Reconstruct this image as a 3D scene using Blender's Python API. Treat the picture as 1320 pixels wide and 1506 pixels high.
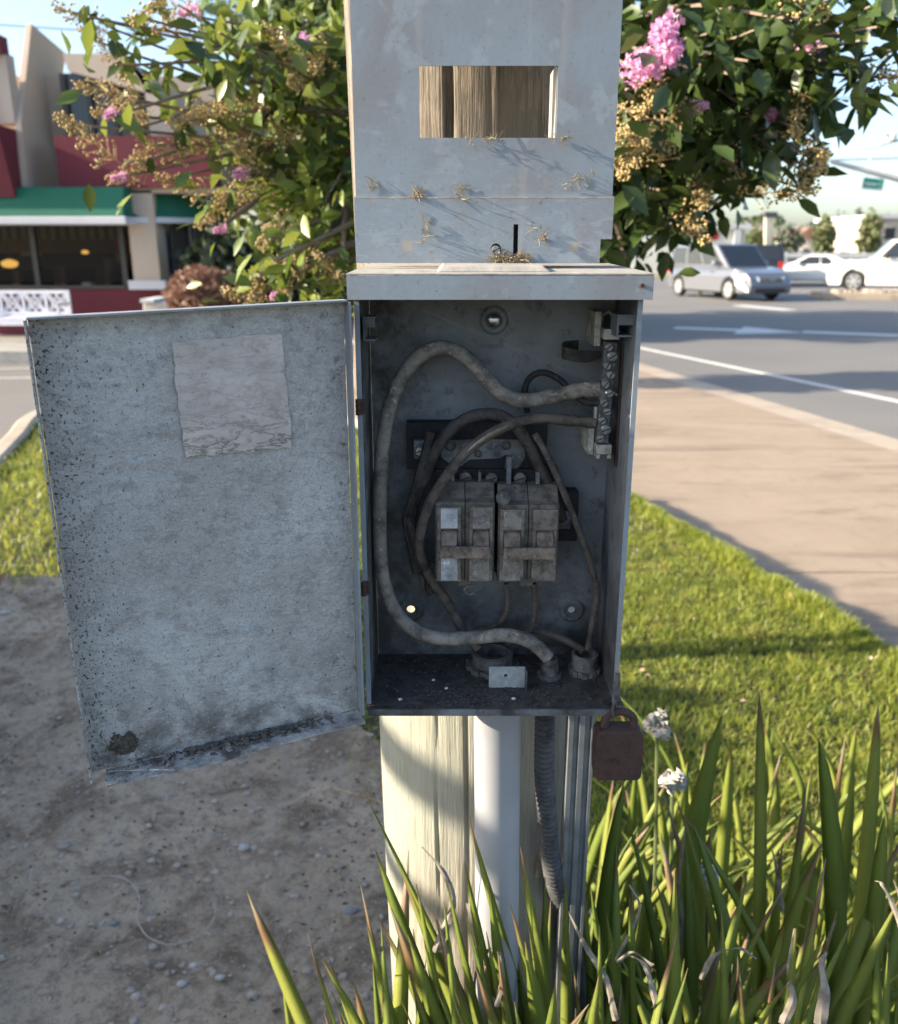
import bpy, bmesh, math, random
import numpy as np
from mathutils import Vector, Matrix, Quaternion, noise as mnoise
from mathutils.geometry import tessellate_polygon

# ------------------------------------------------------------------ scene, camera, light
sc = bpy.context.scene
COL = sc.collection
for o in list(bpy.data.objects):
    bpy.data.objects.remove(o)
R = math.radians
F = 1250.0                      # focal length in photograph pixels (1320 x 1506)
EYE = 1.55
PITCH = math.atan(388.0 / F)
CP, SP = math.cos(PITCH), math.sin(PITCH)

cam_d = bpy.data.cameras.new('camera')
cam = bpy.data.objects.new('camera', cam_d)
COL.objects.link(cam)
cam.location = (0, 0, EYE)
cam.rotation_euler = (math.pi / 2 - PITCH, 0, 0)
cam_d.sensor_fit = 'HORIZONTAL'
cam_d.sensor_width = 36.0
cam_d.lens = 36.0 * F / 1320.0
cam_d.clip_start = 0.02
cam_d.clip_end = 3000
cam_d.dof.use_dof = True
cam_d.dof.focus_distance = 0.72
cam_d.dof.aperture_fstop = 9.5
sc.camera = cam

SUN_EL = R(22.5)
SUN_AZ = R(5)                   # degrees towards the camera side of due left
sun_dir = Vector((-math.cos(SUN_AZ) * math.cos(SUN_EL), -math.sin(SUN_AZ) * math.cos(SUN_EL), math.sin(SUN_EL)))
world = bpy.data.worlds.new('World')
sc.world = world
world.use_nodes = True
wn = world.node_tree
bg = wn.nodes['Background']
sky = wn.nodes.new('ShaderNodeTexSky')
sky.sky_type = 'NISHITA'
sky.sun_disc = False
sky.sun_elevation = SUN_EL
sky.sun_rotation = math.atan2(sun_dir.x, sun_dir.y)
sky.air_density = 1.0
sky.dust_density = 2.2
sky.ozone_density = 2.3
# thin high cloud over the whole sky
tc = wn.nodes.new('ShaderNodeTexCoord')
mp = wn.nodes.new('ShaderNodeMapping')
mp.inputs['Scale'].default_value = (1.0, 1.0, 3.2)
cn = wn.nodes.new('ShaderNodeTexNoise')
cn.inputs['Scale'].default_value = 3.1
cn.inputs['Detail'].default_value = 9
cn.inputs['Roughness'].default_value = 0.62
cn.inputs['Distortion'].default_value = 0.6
cr = wn.nodes.new('ShaderNodeValToRGB')
cr.color_ramp.elements[0].position = 0.52
cr.color_ramp.elements[0].color = (0, 0, 0, 1)
cr.color_ramp.elements[1].position = 0.80
cr.color_ramp.elements[1].color = (0.26, 0.26, 0.26, 1)
cm = wn.nodes.new('ShaderNodeMix')
cm.data_type = 'RGBA'
cm.inputs[7].default_value = (3.4, 3.7, 4.0, 1)
wn.links.new(tc.outputs['Generated'], mp.inputs['Vector'])
wn.links.new(mp.outputs['Vector'], cn.inputs['Vector'])
wn.links.new(cn.outputs['Fac'], cr.inputs['Fac'])
wn.links.new(cr.outputs['Color'], cm.inputs[0])
wn.links.new(sky.outputs['Color'], cm.inputs[6])
wn.links.new(cm.outputs[2], bg.inputs['Color'])
bg.inputs['Strength'].default_value = 0.115

sun_d = bpy.data.lights.new('sun', 'SUN')
sun_d.energy = 4.3
sun_d.angle = R(0.53)
sun_d.color = (1.0, 0.87, 0.68)
sun = bpy.data.objects.new('sun', sun_d)
COL.objects.link(sun)
sun.location = sun_dir * 30
sun.rotation_euler = (-sun_dir).to_track_quat('-Z', 'Y').to_euler()

sc.view_settings.view_transform = 'Standard'
sc.view_settings.look = 'None'
sc.view_settings.gamma = 1.0
sc.view_settings.exposure = 1.78
sc.render.engine = 'CYCLES'
sc.cycles.use_denoising = True
sc.cycles.max_bounces = 8
sc.cycles.transparent_max_bounces = 8

# ------------------------------------------------------------------ helpers: photograph pixel to place
def ray(px, py):
    x = (px - 660.0) / F
    yc = -(py - 753.0) / F
    return Vector((x, CP + yc * SP, -SP + yc * CP))
def P(px, py, Y):               # point of that view ray at distance Y in front
    d = ray(px, py)
    return Vector((d.x * Y / d.y, Y, EYE + d.z * Y / d.y))
def G(px, py, z=0.0):           # point of that view ray on the level z
    d = ray(px, py)
    t = (z - EYE) / d.z
    return Vector((d.x * t, d.y * t, z))
def PX(px, py, X):
    d = ray(px, py)
    t = X / d.x
    return Vector((X, d.y * t, EYE + d.z * t))

# ------------------------------------------------------------------ helpers: materials
def lin(r, g=None, b=None):
    if g is None:
        g = b = r
    return tuple(((c / 255.0 + 0.055) / 1.055) ** 2.4 if c > 10 else c / 255.0 / 12.92 for c in (r, g, b)) + (1,)

class Mt:
    def __init__(self, name, base=(0.5, 0.5, 0.5), rough=0.6, metal=0.0, spec=0.5, coord='Object'):
        self.m = bpy.data.materials.new(name)
        self.m.use_nodes = True
        self.t = self.m.node_tree
        self.b = self.t.nodes['Principled BSDF']
        self.b.inputs['Base Color'].default_value = tuple(base[:3]) + (1,)
        self.b.inputs['Roughness'].default_value = rough
        self.b.inputs['Metallic'].default_value = metal
        self.b.inputs['Specular IOR Level'].default_value = spec
        self.cur = None
        self.base = tuple(base[:3]) + (1,)
        self.coord = self.t.nodes.new('ShaderNodeTexCoord').outputs[coord]
        self.h = None
    def n(self, ty):
        return self.t.nodes.new(ty)
    def l(self, a, b):
        self.t.links.new(a, b)
    def map(self, scale=(1, 1, 1), loc=(0, 0, 0), rot=(0, 0, 0)):
        m = self.n('ShaderNodeMapping')
        m.inputs['Scale'].default_value = scale
        m.inputs['Location'].default_value = loc
        m.inputs['Rotation'].default_value = rot
        self.l(self.coord, m.inputs['Vector'])
        return m.outputs['Vector']
    def noise(self, scale, detail=5, rough=0.55, vec=None, dist=0.0):
        n = self.n('ShaderNodeTexNoise')
        n.inputs['Scale'].default_value = scale
        n.inputs['Detail'].default_value = detail
        n.inputs['Roughness'].default_value = rough
        n.inputs['Distortion'].default_value = dist
        self.l(vec if vec is not None else self.coord, n.inputs['Vector'])
        return n.outputs['Fac']
    def voro(self, scale, vec=None, feature='F1', out='Distance'):
        n = self.n('ShaderNodeTexVoronoi')
        n.feature = feature
        n.inputs['Scale'].default_value = scale
        self.l(vec if vec is not None else self.coord, n.inputs['Vector'])
        return n.outputs[out]
    def ramp(self, fac, a, b, lo=0.0, hi=1.0):
        n = self.n('ShaderNodeMapRange')
        n.inputs['From Min'].default_value = a
        n.inputs['From Max'].default_value = b
        n.inputs['To Min'].default_value = lo
        n.inputs['To Max'].default_value = hi
        self.l(fac, n.inputs['Value'])
        return n.outputs['Result']
    def math(self, op, a, b=None):
        n = self.n('ShaderNodeMath')
        n.operation = op
        for i, v in enumerate((a, b)):
            if v is None:
                continue
            if isinstance(v, (int, float)):
                n.inputs[i].default_value = v
            else:
                self.l(v, n.inputs[i])
        return n.outputs[0]
    def axis(self, i, vec=None):
        n = self.n('ShaderNodeSeparateXYZ')
        self.l(vec if vec is not None else self.coord, n.inputs[0])
        return n.outputs[i]
    def mix(self, fac, col):        # lay a colour over what is there
        n = self.n('ShaderNodeMix')
        n.data_type = 'RGBA'
        if isinstance(fac, (int, float)):
            n.inputs[0].default_value = fac
        else:
            self.l(fac, n.inputs[0])
        if self.cur is None:
            n.inputs[6].default_value = self.base
        else:
            self.l(self.cur, n.inputs[6])
        if hasattr(col, 'type'):
            self.l(col, n.inputs[7])
        else:
            n.inputs[7].default_value = tuple(col[:3]) + (1,)
        self.cur = n.outputs[2]
        return self
    def bump(self, height, strength=0.4, dist=0.01):
        n = self.n('ShaderNodeBump')
        n.inputs['Strength'].default_value = strength
        n.inputs['Distance'].default_value = dist
        self.l(height, n.inputs['Height'])
        if self.h is not None:
            self.l(self.h, n.inputs['Normal'])
        self.h = n.outputs['Normal']
        return self
    def rough(self, val):
        self.l(val, self.b.inputs['Roughness'])
        return self
    def done(self):
        if self.cur is not None:
            self.l(self.cur, self.b.inputs['Base Color'])
        if self.h is not None:
            self.l(self.h, self.b.inputs['Normal'])
        return self.m

def plain(name, col, rough=0.6, metal=0.0, var=0.15, scale=30.0, spec=0.5, bump=0.0):
    m = Mt(name, col, rough, metal, spec)
    f = m.noise(scale, 4)
    m.mix(m.ramp(f, 0.35, 0.7), tuple(c * (1 - var) for c in col[:3]))
    if bump:
        m.bump(f, bump, 0.2 / scale)
    return m.done()

# ------------------------------------------------------------------ helpers: meshes and objects
WL = {}                          # world place of each object's origin, while building
class MB:
    def __init__(self):
        self.v = []
        self.f = []
    def add(self, vs, fs):
        k = len(self.v)
        self.v += [Vector(p) for p in vs]
        self.f += [tuple(i + k for i in f) for f in fs]
        return self
    def hexa(self, a, b):        # two rings of four points each
        return self.add(list(a) + list(b), [(3, 2, 1, 0), (4, 5, 6, 7), (0, 1, 5, 4), (1, 2, 6, 5), (2, 3, 7, 6), (3, 0, 4, 7)])
    def box(self, x0, x1, y0, y1, z0, z1, M=None):
        vs = [Vector((x, y, z)) for z in (z0, z1) for x, y in ((x0, y0), (x1, y0), (x1, y1), (x0, y1))]
        if M is not None:
            vs = [M @ p for p in vs]
        return self.hexa(vs[:4], vs[4:])
    def bar(self, a, b, w, h, up=(0, 0, 1)):     # rectangular bar from a to b
        a, b = Vector(a), Vector(b)
        d = (b - a).normalized()
        s = d.cross(Vector(up))
        if s.length < 1e-5:
            s = d.cross(Vector((1, 0, 0)))
        s.normalize()
        u = s.cross(d)
        q = [s * (i * w / 2) + u * (j * h / 2) for i, j in ((-1, -1), (1, -1), (1, 1), (-1, 1))]
        return self.hexa([a + k for k in q], [b + k for k in q])
    def prism(self, pts, off):
        n = len(pts)
        pts = [Vector(p) for p in pts]
        off = Vector(off)
        return self.add(pts + [p + off for p in pts],
                        [tuple(range(n - 1, -1, -1)), tuple(range(n, 2 * n))] +
                        [(i, (i + 1) % n, n + (i + 1) % n, n + i) for i in range(n)])
    def plate(self, outer, holes, fn, off):      # flat plate with real holes; fn maps 2D to 3D
        off = Vector(off)
        loops = [[Vector((p[0], p[1], 0)) for p in L] for L in [outer] + holes]
        tri = tessellate_polygon(loops)
        flat = [p for L in loops for p in L]
        n = len(flat)
        pts = [Vector(fn(p.x, p.y)) for p in flat]
        fs = [tuple(t) for t in tri] + [tuple(n + i for i in reversed(t)) for t in tri]
        k = 0
        for L in loops:
            m = len(L)
            fs += [(k + i, k + (i + 1) % m, n + k + (i + 1) % m, n + k + i) for i in range(m)]
            k += m
        return self.add(pts + [p + off for p in pts], fs)
    def tube(self, path, r, seg=8, caps=True, closed=False):
        path = [Vector(p) for p in path]
        n = len(path)
        rs = r if isinstance(r, (list, tuple)) else [r] * n
        tg = []
        for i in range(n):
            a = path[(i - 1) % n] if closed else path[max(i - 1, 0)]
            b = path[(i + 1) % n] if closed else path[min(i + 1, n - 1)]
            d = (b - a)
            tg.append(d.normalized() if d.length > 1e-9 else Vector((0, 0, 1)))
        u = tg[0].orthogonal().normalized()
        vs = []
        for i in range(n):
            u = (u - tg[i] * u.dot(tg[i]))
            u = u.normalized() if u.length > 1e-6 else tg[i].orthogonal().normalized()
            w = tg[i].cross(u)
            for k in range(seg):
                a = 2 * math.pi * k / seg
                vs.append(path[i] + (u * math.cos(a) + w * math.sin(a)) * rs[i])
        fs = []
        for i in range(n if closed else n - 1):
            j = (i + 1) % n
            for k in range(seg):
                fs.append((i * seg + k, i * seg + (k + 1) % seg, j * seg + (k + 1) % seg, j * seg + k))
        if caps and not closed:
            fs.append(tuple(range(seg - 1, -1, -1)))
            fs.append(tuple((n - 1) * seg + k for k in range(seg)))
        return self.add(vs, fs)
    def lathe(self, prof, M=None, seg=20, caps=True):   # prof: (radius, height) pairs about local z
        M = M if M is not None else Matrix()
        vs, fs = [], []
        for r, z in prof:
            for k in range(seg):
                a = 2 * math.pi * k / seg
                vs.append(M @ Vector((r * math.cos(a), r * math.sin(a), z)))
        n = len(prof)
        for i in range(n - 1):
            for k in range(seg):
                fs.append((i * seg + k, i * seg + (k + 1) % seg, (i + 1) * seg + (k + 1) % seg, (i + 1) * seg + k))
        if caps:
            fs.append(tuple(range(seg - 1, -1, -1)))
            fs.append(tuple((n - 1) * seg + k for k in range(seg)))
        return self.add(vs, fs)
    def ball(self, c, r, seg=8, ring=5, sc3=(1, 1, 1), jit=0.0, rng=None):
        c = Vector(c)
        vs = [c + Vector((0, 0, r * sc3[2]))]
        for i in range(1, ring):
            t = math.pi * i / ring
            for k in range(seg):
                a = 2 * math.pi * k / seg
                q = 1 + (rng.uniform(-jit, jit) if rng else 0)
                vs.append(c + Vector((r * sc3[0] * math.sin(t) * math.cos(a) * q, r * sc3[1] * math.sin(t) * math.sin(a) * q, r * sc3[2] * math.cos(t) * q)))
        vs.append(c - Vector((0, 0, r * sc3[2])))
        fs = [(0, 1 + k, 1 + (k + 1) % seg) for k in range(seg)]
        for i in range(ring - 2):
            for k in range(seg):
                a = 1 + i * seg
                fs.append((a + k, a + seg + k, a + seg + (k + 1) % seg, a + (k + 1) % seg))
        a = 1 + (ring - 2) * seg
        fs += [(len(vs) - 1, a + (k + 1) % seg, a + k) for k in range(seg)]
        return self.add(vs, fs)
    def mesh(self, name, org=Vector((0, 0, 0)), smooth=False, angle=40):
        me = bpy.data.meshes.new(name)
        me.from_pydata([tuple(p - org) for p in self.v], [], self.f)
        bm = bmesh.new()
        bm.from_mesh(me)
        bmesh.ops.recalc_face_normals(bm, faces=bm.faces)
        bm.to_mesh(me)
        bm.free()
        if smooth:
            me.polygons.foreach_set('use_smooth', [True] * len(me.polygons))
            me.set_sharp_from_angle(angle=R(angle))
        me.update()
        return me
    def build(self, name, material, parent=None, smooth=False, bevel=0.0, loc=None, seg=2):
        org = WL[parent] if parent is not None else (Vector(loc) if loc is not None else Vector((0, 0, 0)))
        me = self.mesh(name, org, smooth)
        me.materials.append(material)
        o = bpy.data.objects.new(name, me)
        COL.objects.link(o)
        if parent is not None:
            o.parent = parent
        else:
            o.location = org
        WL[o] = org
        if bevel:
            b = o.modifiers.new('bevel', 'BEVEL')
            b.width = bevel
            b.segments = seg
            b.limit_method = 'ANGLE'
            b.angle_limit = R(35)
        return o

def tag(o, label=None, cat=None, group=None, kind=None):
    if label: o['label'] = label
    if cat: o['category'] = cat
    if group: o['group'] = group
    if kind: o['kind'] = kind
    return o
def thing(name, label, cat, loc=(0, 0, 0), group=None):
    o = bpy.data.objects.new(name, None)
    COL.objects.link(o)
    o.empty_display_size = 0.05
    o.location = loc
    WL[o] = Vector(loc)
    return tag(o, label, cat, group)
def inst(name, me, parent=None, M=None):
    o = bpy.data.objects.new(name, me)
    COL.objects.link(o)
    if parent is not None:
        o.parent = parent
    if M is not None:
        o.matrix_local = M
    WL[o] = Vector((0, 0, 0))
    return o
def copy_tree(o, parent=None):
    c = o.copy()
    COL.objects.link(c)
    c.parent = parent
    WL[c] = WL[o]
    for ch in list(o.children):
        copy_tree(ch, c)
    return c
def spline(pts, n=8):
    pts = [Vector(p) for p in pts]
    q = [pts[0] * 2 - pts[1]] + pts + [pts[-1] * 2 - pts[-2]]
    out = []
    for i in range(1, len(q) - 2):
        a, b, c, d = q[i - 1:i + 3]
        for k in range(n):
            t = k / n
            out.append(0.5 * ((2 * b) + (c - a) * t + (2 * a - 5 * b + 4 * c - d) * t * t + (3 * b - a - 3 * c + d) * t ** 3))
    out.append(pts[-1])
    return out
def aim(direction, up='Y'):
    return Vector(direction).to_track_quat('Z', up).to_matrix().to_4x4()
def circle2(cx, cy, r, n=16):
    return [(cx + r * math.cos(2 * math.pi * k / n), cy + r * math.sin(2 * math.pi * k / n)) for k in range(n)]
def quads_mesh(name, V, nper, faces_local):
    """V: (N, nper, 3) array; the same faces for every one of N pieces, as one mesh."""
    N = V.shape[0]
    me = bpy.data.meshes.new(name)
    fl = np.array(faces_local, dtype=np.int64)
    k = fl.shape[1]
    idx = (np.arange(N)[:, None, None] * nper + fl[None]).reshape(-1)
    nf = N * fl.shape[0]
    me.vertices.add(N * nper)
    me.vertices.foreach_set('co', V.reshape(-1).astype(np.float32))
    me.loops.add(nf * k)
    me.loops.foreach_set('vertex_index', idx.astype(np.int32))
    me.polygons.add(nf)
    me.polygons.foreach_set('loop_start', np.arange(0, nf * k, k, dtype=np.int32))
    me.update(calc_edges=True)
    me.validate()
    return me
# ------------------------------------------------------------------ materials shared
def m_asphalt():
    m = Mt('asphalt', (0.135, 0.128, 0.12), 0.85)
    m.mix(m.ramp(m.noise(0.35, 5), 0.38, 0.66), (0.165, 0.155, 0.14))
    m.mix(m.ramp(m.noise(90, 3), 0.45, 0.75, 0, 0.6), (0.15, 0.145, 0.14))
    m.mix(m.ramp(m.noise(2.2, 6, 0.7, dist=1.5), 0.60, 0.72, 0, 0.5), (0.07, 0.068, 0.066))
    m.bump(m.noise(140, 3), 0.5, 0.004)
    return m.done()
def m_concrete(name, col, tint):
    m = Mt(name, col, 0.8)
    m.mix(m.ramp(m.noise(1.1, 6, 0.65), 0.36, 0.68), tint)
    m.mix(m.ramp(m.noise(9, 6, 0.7, dist=0.6), 0.52, 0.72, 0, 0.5), tuple(c * 0.72 for c in col))
    m.mix(m.ramp(m.noise(2.2, 7, 0.7, m.map((0.35, 1.6, 1), rot=(0, 0, R(12))), 0.8), 0.50, 0.62, 0, 0.6), tuple(c * 0.62 for c in col))
    m.mix(m.ramp(m.noise(170, 2), 0.55, 0.72, 0, 0.45), tuple(c * 0.6 for c in col))
    m.bump(m.noise(120, 4), 0.35, 0.003)
    return m.done()
def m_dirt():
    m = Mt('dry_dirt', (0.40, 0.325, 0.24), 0.95, spec=0.15)
    m.mix(m.ramp(m.noise(1.9, 5, 0.6), 0.42, 0.60), (0.50, 0.405, 0.30))
    m.mix(m.ramp(m.noise(4.0, 9, 0.74, dist=0.35), 0.49, 0.60, 0, 0.9), (0.20, 0.148, 0.105))
    m.mix(m.ramp(m.noise(30, 8, 0.78, dist=0.25), 0.51, 0.62, 0, 0.65), (0.18, 0.135, 0.095))
    m.mix(m.ramp(m.noise(80, 5, 0.7), 0.55, 0.64, 0, 0.6), (0.50, 0.435, 0.365))
    m.mix(m.ramp(m.noise(190, 4, 0.7), 0.56, 0.65, 0, 0.6), (0.11, 0.085, 0.065))
    m.bump(m.noise(45, 8, 0.8), 0.45, 0.012)
    m.bump(m.noise(260, 5, 0.75), 1.0, 0.006)
    return m.done()
def m_leaf(name, a, b, rough=0.45, trans=0.25, patchy=False):
    m = Mt(name, a, rough)
    g = m.n('ShaderNodeNewGeometry')
    m.mix(m.ramp(g.outputs['Random Per Island'], 0, 1), b)
    if patchy:
        m.mix(m.ramp(m.noise(2.4, 5, 0.65), 0.50, 0.66, 0, 0.65), (0.075, 0.12, 0.014))
        m.mix(m.ramp(m.noise(5.5, 4, 0.6, m.map((1, 1, 1), (3, 1, 0))), 0.58, 0.70, 0, 0.6), (0.36, 0.29, 0.10))
    if trans:
        m.b.inputs['Transmission Weight'].default_value = 0.0
        tr = m.n('ShaderNodeBsdfTranslucent')
        mx = m.n('ShaderNodeMixShader')
        mx.inputs[0].default_value = trans
        out = m.t.nodes['Material Output']
        hs = m.n('ShaderNodeHueSaturation')
        hs.inputs['Value'].default_value = 1.5
        hs.inputs['Hue'].default_value = 0.485
        m.l(m.cur, hs.inputs['Color'])
        m.l(hs.outputs[0], tr.inputs['Color'])
        m.l(m.b.outputs[0], mx.inputs[1])
        m.l(tr.outputs[0], mx.inputs[2])
        m.l(mx.outputs[0], out.inputs['Surface'])
    return m.done()
ASPHALT = m_asphalt()
CONC = m_concrete('warm_concrete', (0.27, 0.205, 0.142), (0.325, 0.25, 0.18))
CONC2 = m_concrete('gutter_concrete', (0.37, 0.30, 0.225), (0.42, 0.345, 0.265))
DIRT = m_dirt()
GRASS = m_leaf('grass_blades', (0.10, 0.17, 0.016), (0.38, 0.38, 0.065), 0.5, 0.38, patchy=True)
ROADPAINT = plain('white_road_paint', (0.62, 0.61, 0.58), 0.7, var=0.3, scale=18)

# ------------------------------------------------------------------ ground, road, island
mb = MB()
mb.add([(-900, -300, -0.24), (900, -300, -0.24), (900, 1500, -0.24), (-900, 1500, -0.24)], [(0, 1, 2, 3)])
gm = Mt('dry_ground', (0.23, 0.20, 0.15), 0.95)
gm.mix(gm.ramp(gm.noise(0.05, 6), 0.4, 0.65), (0.16, 0.15, 0.12))
tag(mb.build('ground', gm.done()), kind='structure')
mb = MB()
mb.add([(-70, -20, -0.17), (90, -20, -0.17), (90, 52, -0.17), (-70, 52, -0.17)], [(0, 1, 2, 3)])
tag(mb.build('road', ASPHALT), kind='structure')

ISL = [(-3.31, 6.08), (-3.88, 8.1), (-3.7, 8.9), (-2.9, 9.3), (-1.6, 8.3), (-0.2, 6.9), (0.75, 6.0), (1.13, 5.5), (1.33, 4.7), (1.56, 3.85), (1.78, 3.0), (2.0, 2.1), (2.2, 1.2), (2.45, -0.2), (2.6, -3.2), (-5.6, -3.2), (-5.6, 3.9), (-3.6, 3.88), (-2.98, 4.9)]
def dense(poly, step=0.12):
    out = []
    n = len(poly)
    pts = spline([Vector((*p, 0)) for p in poly + poly[:1]], 6)[:-1]
    return [(p.x, p.y) for p in pts]
ISLD = dense(ISL)
ISLN = np.array(ISLD)
def inside(x, y, poly=ISLN):
    r = np.zeros(np.shape(x), dtype=bool)
    j = len(poly) - 1
    for i in range(len(poly)):
        xi, yi = poly[i]
        xj, yj = poly[j]
        c = ((yi > y) != (yj > y)) & (x < (xj - xi) * (y - yi) / (yj - yi + 1e-12) + xi)
        r ^= c
        j = i
    return r
mb = MB()
mb.prism([(x, y, -0.002) for x, y in ISLD], (0, 0, -0.23))
SOIL = plain('lawn_soil', (0.05, 0.05, 0.018), 0.95, var=0.4, scale=14)
tag(mb.build('lawn_island', SOIL), kind='structure')

def dirt_edge(x):
    return np.interp(x, [-6, -1.2, -0.8, -0.36, 0.0, 0.5, 1.0, 2.4], [3.78, 3.74, 3.2, 2.46, 2.0, 1.5, 1.3, 1.2])
nx, ny = 340, 320
xs = np.linspace(-2.9, 1.5, nx)
ys = np.linspace(0.2, 3.95, ny)
vs = []
for y in ys:
    for x in xs:
        h = 0.016 + 0.007 * mnoise.fractal(Vector((x * 7, y * 7, 9.0)), 0.8, 2.1, 4) + 0.020 * mnoise.fractal(Vector((x * 1.6, y * 1.6, 3.1)), 0.9, 2.1, 5) + 0.006 * mnoise.fractal(Vector((x * 23, y * 23, 1.0)), 0.6, 2.0, 4)
        vs.append((x, y, max(h, 0.001)))
fs = [(j * nx + i, j * nx + i + 1, (j + 1) * nx + i + 1, (j + 1) * nx + i) for j in range(ny - 1) for i in range(nx - 1) if ys[j] < dirt_edge(xs[i]) + 0.12]
me = bpy.data.meshes.new('bare_dirt')
me.from_pydata(vs, [], fs)
me.polygons.foreach_set('use_smooth', [True] * len(me.polygons))
me.materials.append(DIRT)
dirt_o = bpy.data.objects.new('bare_dirt', me)
COL.objects.link(dirt_o)
tag(dirt_o, kind='structure')
def dirt_z(x, y):
    i = int(np.clip(np.interp(x, xs, np.arange(nx)), 0, nx - 1))
    j = int(np.clip(np.interp(y, ys, np.arange(ny)), 0, ny - 1))
    return vs[j * nx + i][2]

# grass: denser where it shows near
rng = np.random.default_rng(7)
def grass_patch(n, x0, x1, y0, y1, ln, wd):
    x = rng.uniform(x0, x1, n)
    y = rng.uniform(y0, y1, n)
    e = dirt_edge(x) + 0.10 * np.sin(x * 7.0) * np.cos(x * 3.1 + 1) + rng.normal(0, 0.07, n)
    k = inside(x, y) & (y > e)
    x, y = x[k], y[k]
    m = len(x)
    patch = 0.72 + 0.5 * (np.sin(x * 3.3 + 1.2 * np.sin(y * 2.1)) * np.cos(y * 2.7 + x) * 0.5 + 0.5)
    cl = np.array([mnoise.noise(Vector((a_ * 14.0, b_ * 14.0, 0.0))) for a_, b_ in zip(x.tolist(), y.tolist())])
    L = ln * rng.uniform(0.5, 1.25, m) * patch * (1.0 + 0.75 * cl)
    a = rng.uniform(0, 2 * np.pi, m)
    lean = rng.uniform(0.15, 0.95, m)
    d = np.stack([np.cos(a) * lean, np.sin(a) * lean, np.ones(m)], 1)
    d /= np.linalg.norm(d, axis=1)[:, None]
    b = rng.uniform(0, 2 * np.pi, m)
    s = np.stack([np.cos(b), np.sin(b), np.zeros(m)], 1) * (wd * rng.uniform(0.6, 1.3, m))[:, None]
    base = np.stack([x, y, np.full(m, -0.004)], 1)
    mid = base + d * (L * 0.55)[:, None]
    d2 = d.copy()
    d2[:, 2] *= 0.45
    tip = mid + d2 * (L * 0.5)[:, None]
    return np.stack([base - s, base + s, mid + s * 0.8, mid - s * 0.8, tip], 1)
V = np.concatenate([
    grass_patch(70000, -0.7, 2.5, 1.2, 6.6, 0.046, 0.0020),
    grass_patch(60000, 0.3, 2.1, 1.2, 4.6, 0.044, 0.0017),
    grass_patch(56000, -4.2, -0.6, 2.3, 9.5, 0.062, 0.0036),
    grass_patch(6000, -0.7, 2.5, 5.5, 8.5, 0.06, 0.005)])
# longer unmown fringe along the pavement, added for the shadow it casts
n = 26000
y = rng.uniform(1.1, 5.7, n)
x = np.interp(y, [1.2, 2.1, 3.0, 3.85, 4.7, 5.5, 5.7], [2.2, 2.0, 1.78, 1.56, 1.33, 1.13, 1.05]) - np.abs(rng.normal(0, 0.05, n)) + 0.012
m = n
cl = np.array([mnoise.noise(Vector((a_ * 5.0, b_ * 5.0, 4.0))) for a_, b_ in zip(x.tolist(), y.tolist())])
Lf = 0.085 * rng.uniform(0.5, 1.2, m) * (1 + 0.7 * cl)
a = rng.uniform(0, 2 * np.pi, m)
lean = rng.uniform(0.1, 0.75, m)
d = np.stack([np.cos(a) * lean + 0.15, np.sin(a) * lean, np.ones(m)], 1)
d /= np.linalg.norm(d, axis=1)[:, None]
b = rng.uniform(0, 2 * np.pi, m)
s = np.stack([np.cos(b), np.sin(b), np.zeros(m)], 1) * (0.0024 * rng.uniform(0.6, 1.3, m))[:, None]
base = np.stack([x, y, np.full(m, -0.01)], 1)
mid = base + d * (Lf * 0.55)[:, None]
d2 = d.copy()
d2[:, 2] *= 0.4
tip = mid + d2 * (Lf * 0.5)[:, None]
V = np.concatenate([V, np.stack([base - s, base + s, mid + s * 0.8, mid - s * 0.8, tip], 1)])
N = V.shape[0]
tri = np.array([(0, 1, 2), (0, 2, 3), (3, 2, 4)])
me = quads_mesh('lawn_grass', V, 5, tri)
me.materials.append(GRASS)
o = bpy.data.objects.new('lawn_grass', me)
COL.objects.link(o)
tag(o, 'short sunlit green lawn grass around the post', 'grass', kind='stuff')

# fallen petals and dead bits on the lawn
mbp = MB()
rl = random.Random(31)
for _ in range(260):
    x, y = rl.uniform(-3.2, 2.0), rl.uniform(1.4, 6.5)
    if not bool(inside(np.array([x]), np.array([y]))[0]) or y < float(dirt_edge(x)):
        continue
    a = rl.uniform(0, 6.28)
    r = rl.uniform(0.006, 0.016)
    c = Vector((x, y, rl.uniform(0.02, 0.035)))
    u = Vector((math.cos(a), math.sin(a), rl.uniform(-0.4, 0.4))) * r
    w = Vector((-math.sin(a), math.cos(a), rl.uniform(-0.4, 0.4))) * r * 0.6
    mbp.add([c - u, c - w + Vector((0, 0, 0.004)), c + u, c + w + Vector((0, 0, 0.003))], [(0, 1, 2), (0, 2, 3)])
tag(mbp.build('fallen_petals', m_leaf('fallen_petal', (0.62, 0.52, 0.44), (0.34, 0.22, 0.10), 0.7, 0)), 'pale fallen petals and dead leaves strewn on the lawn', 'petals', kind='stuff')

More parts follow.
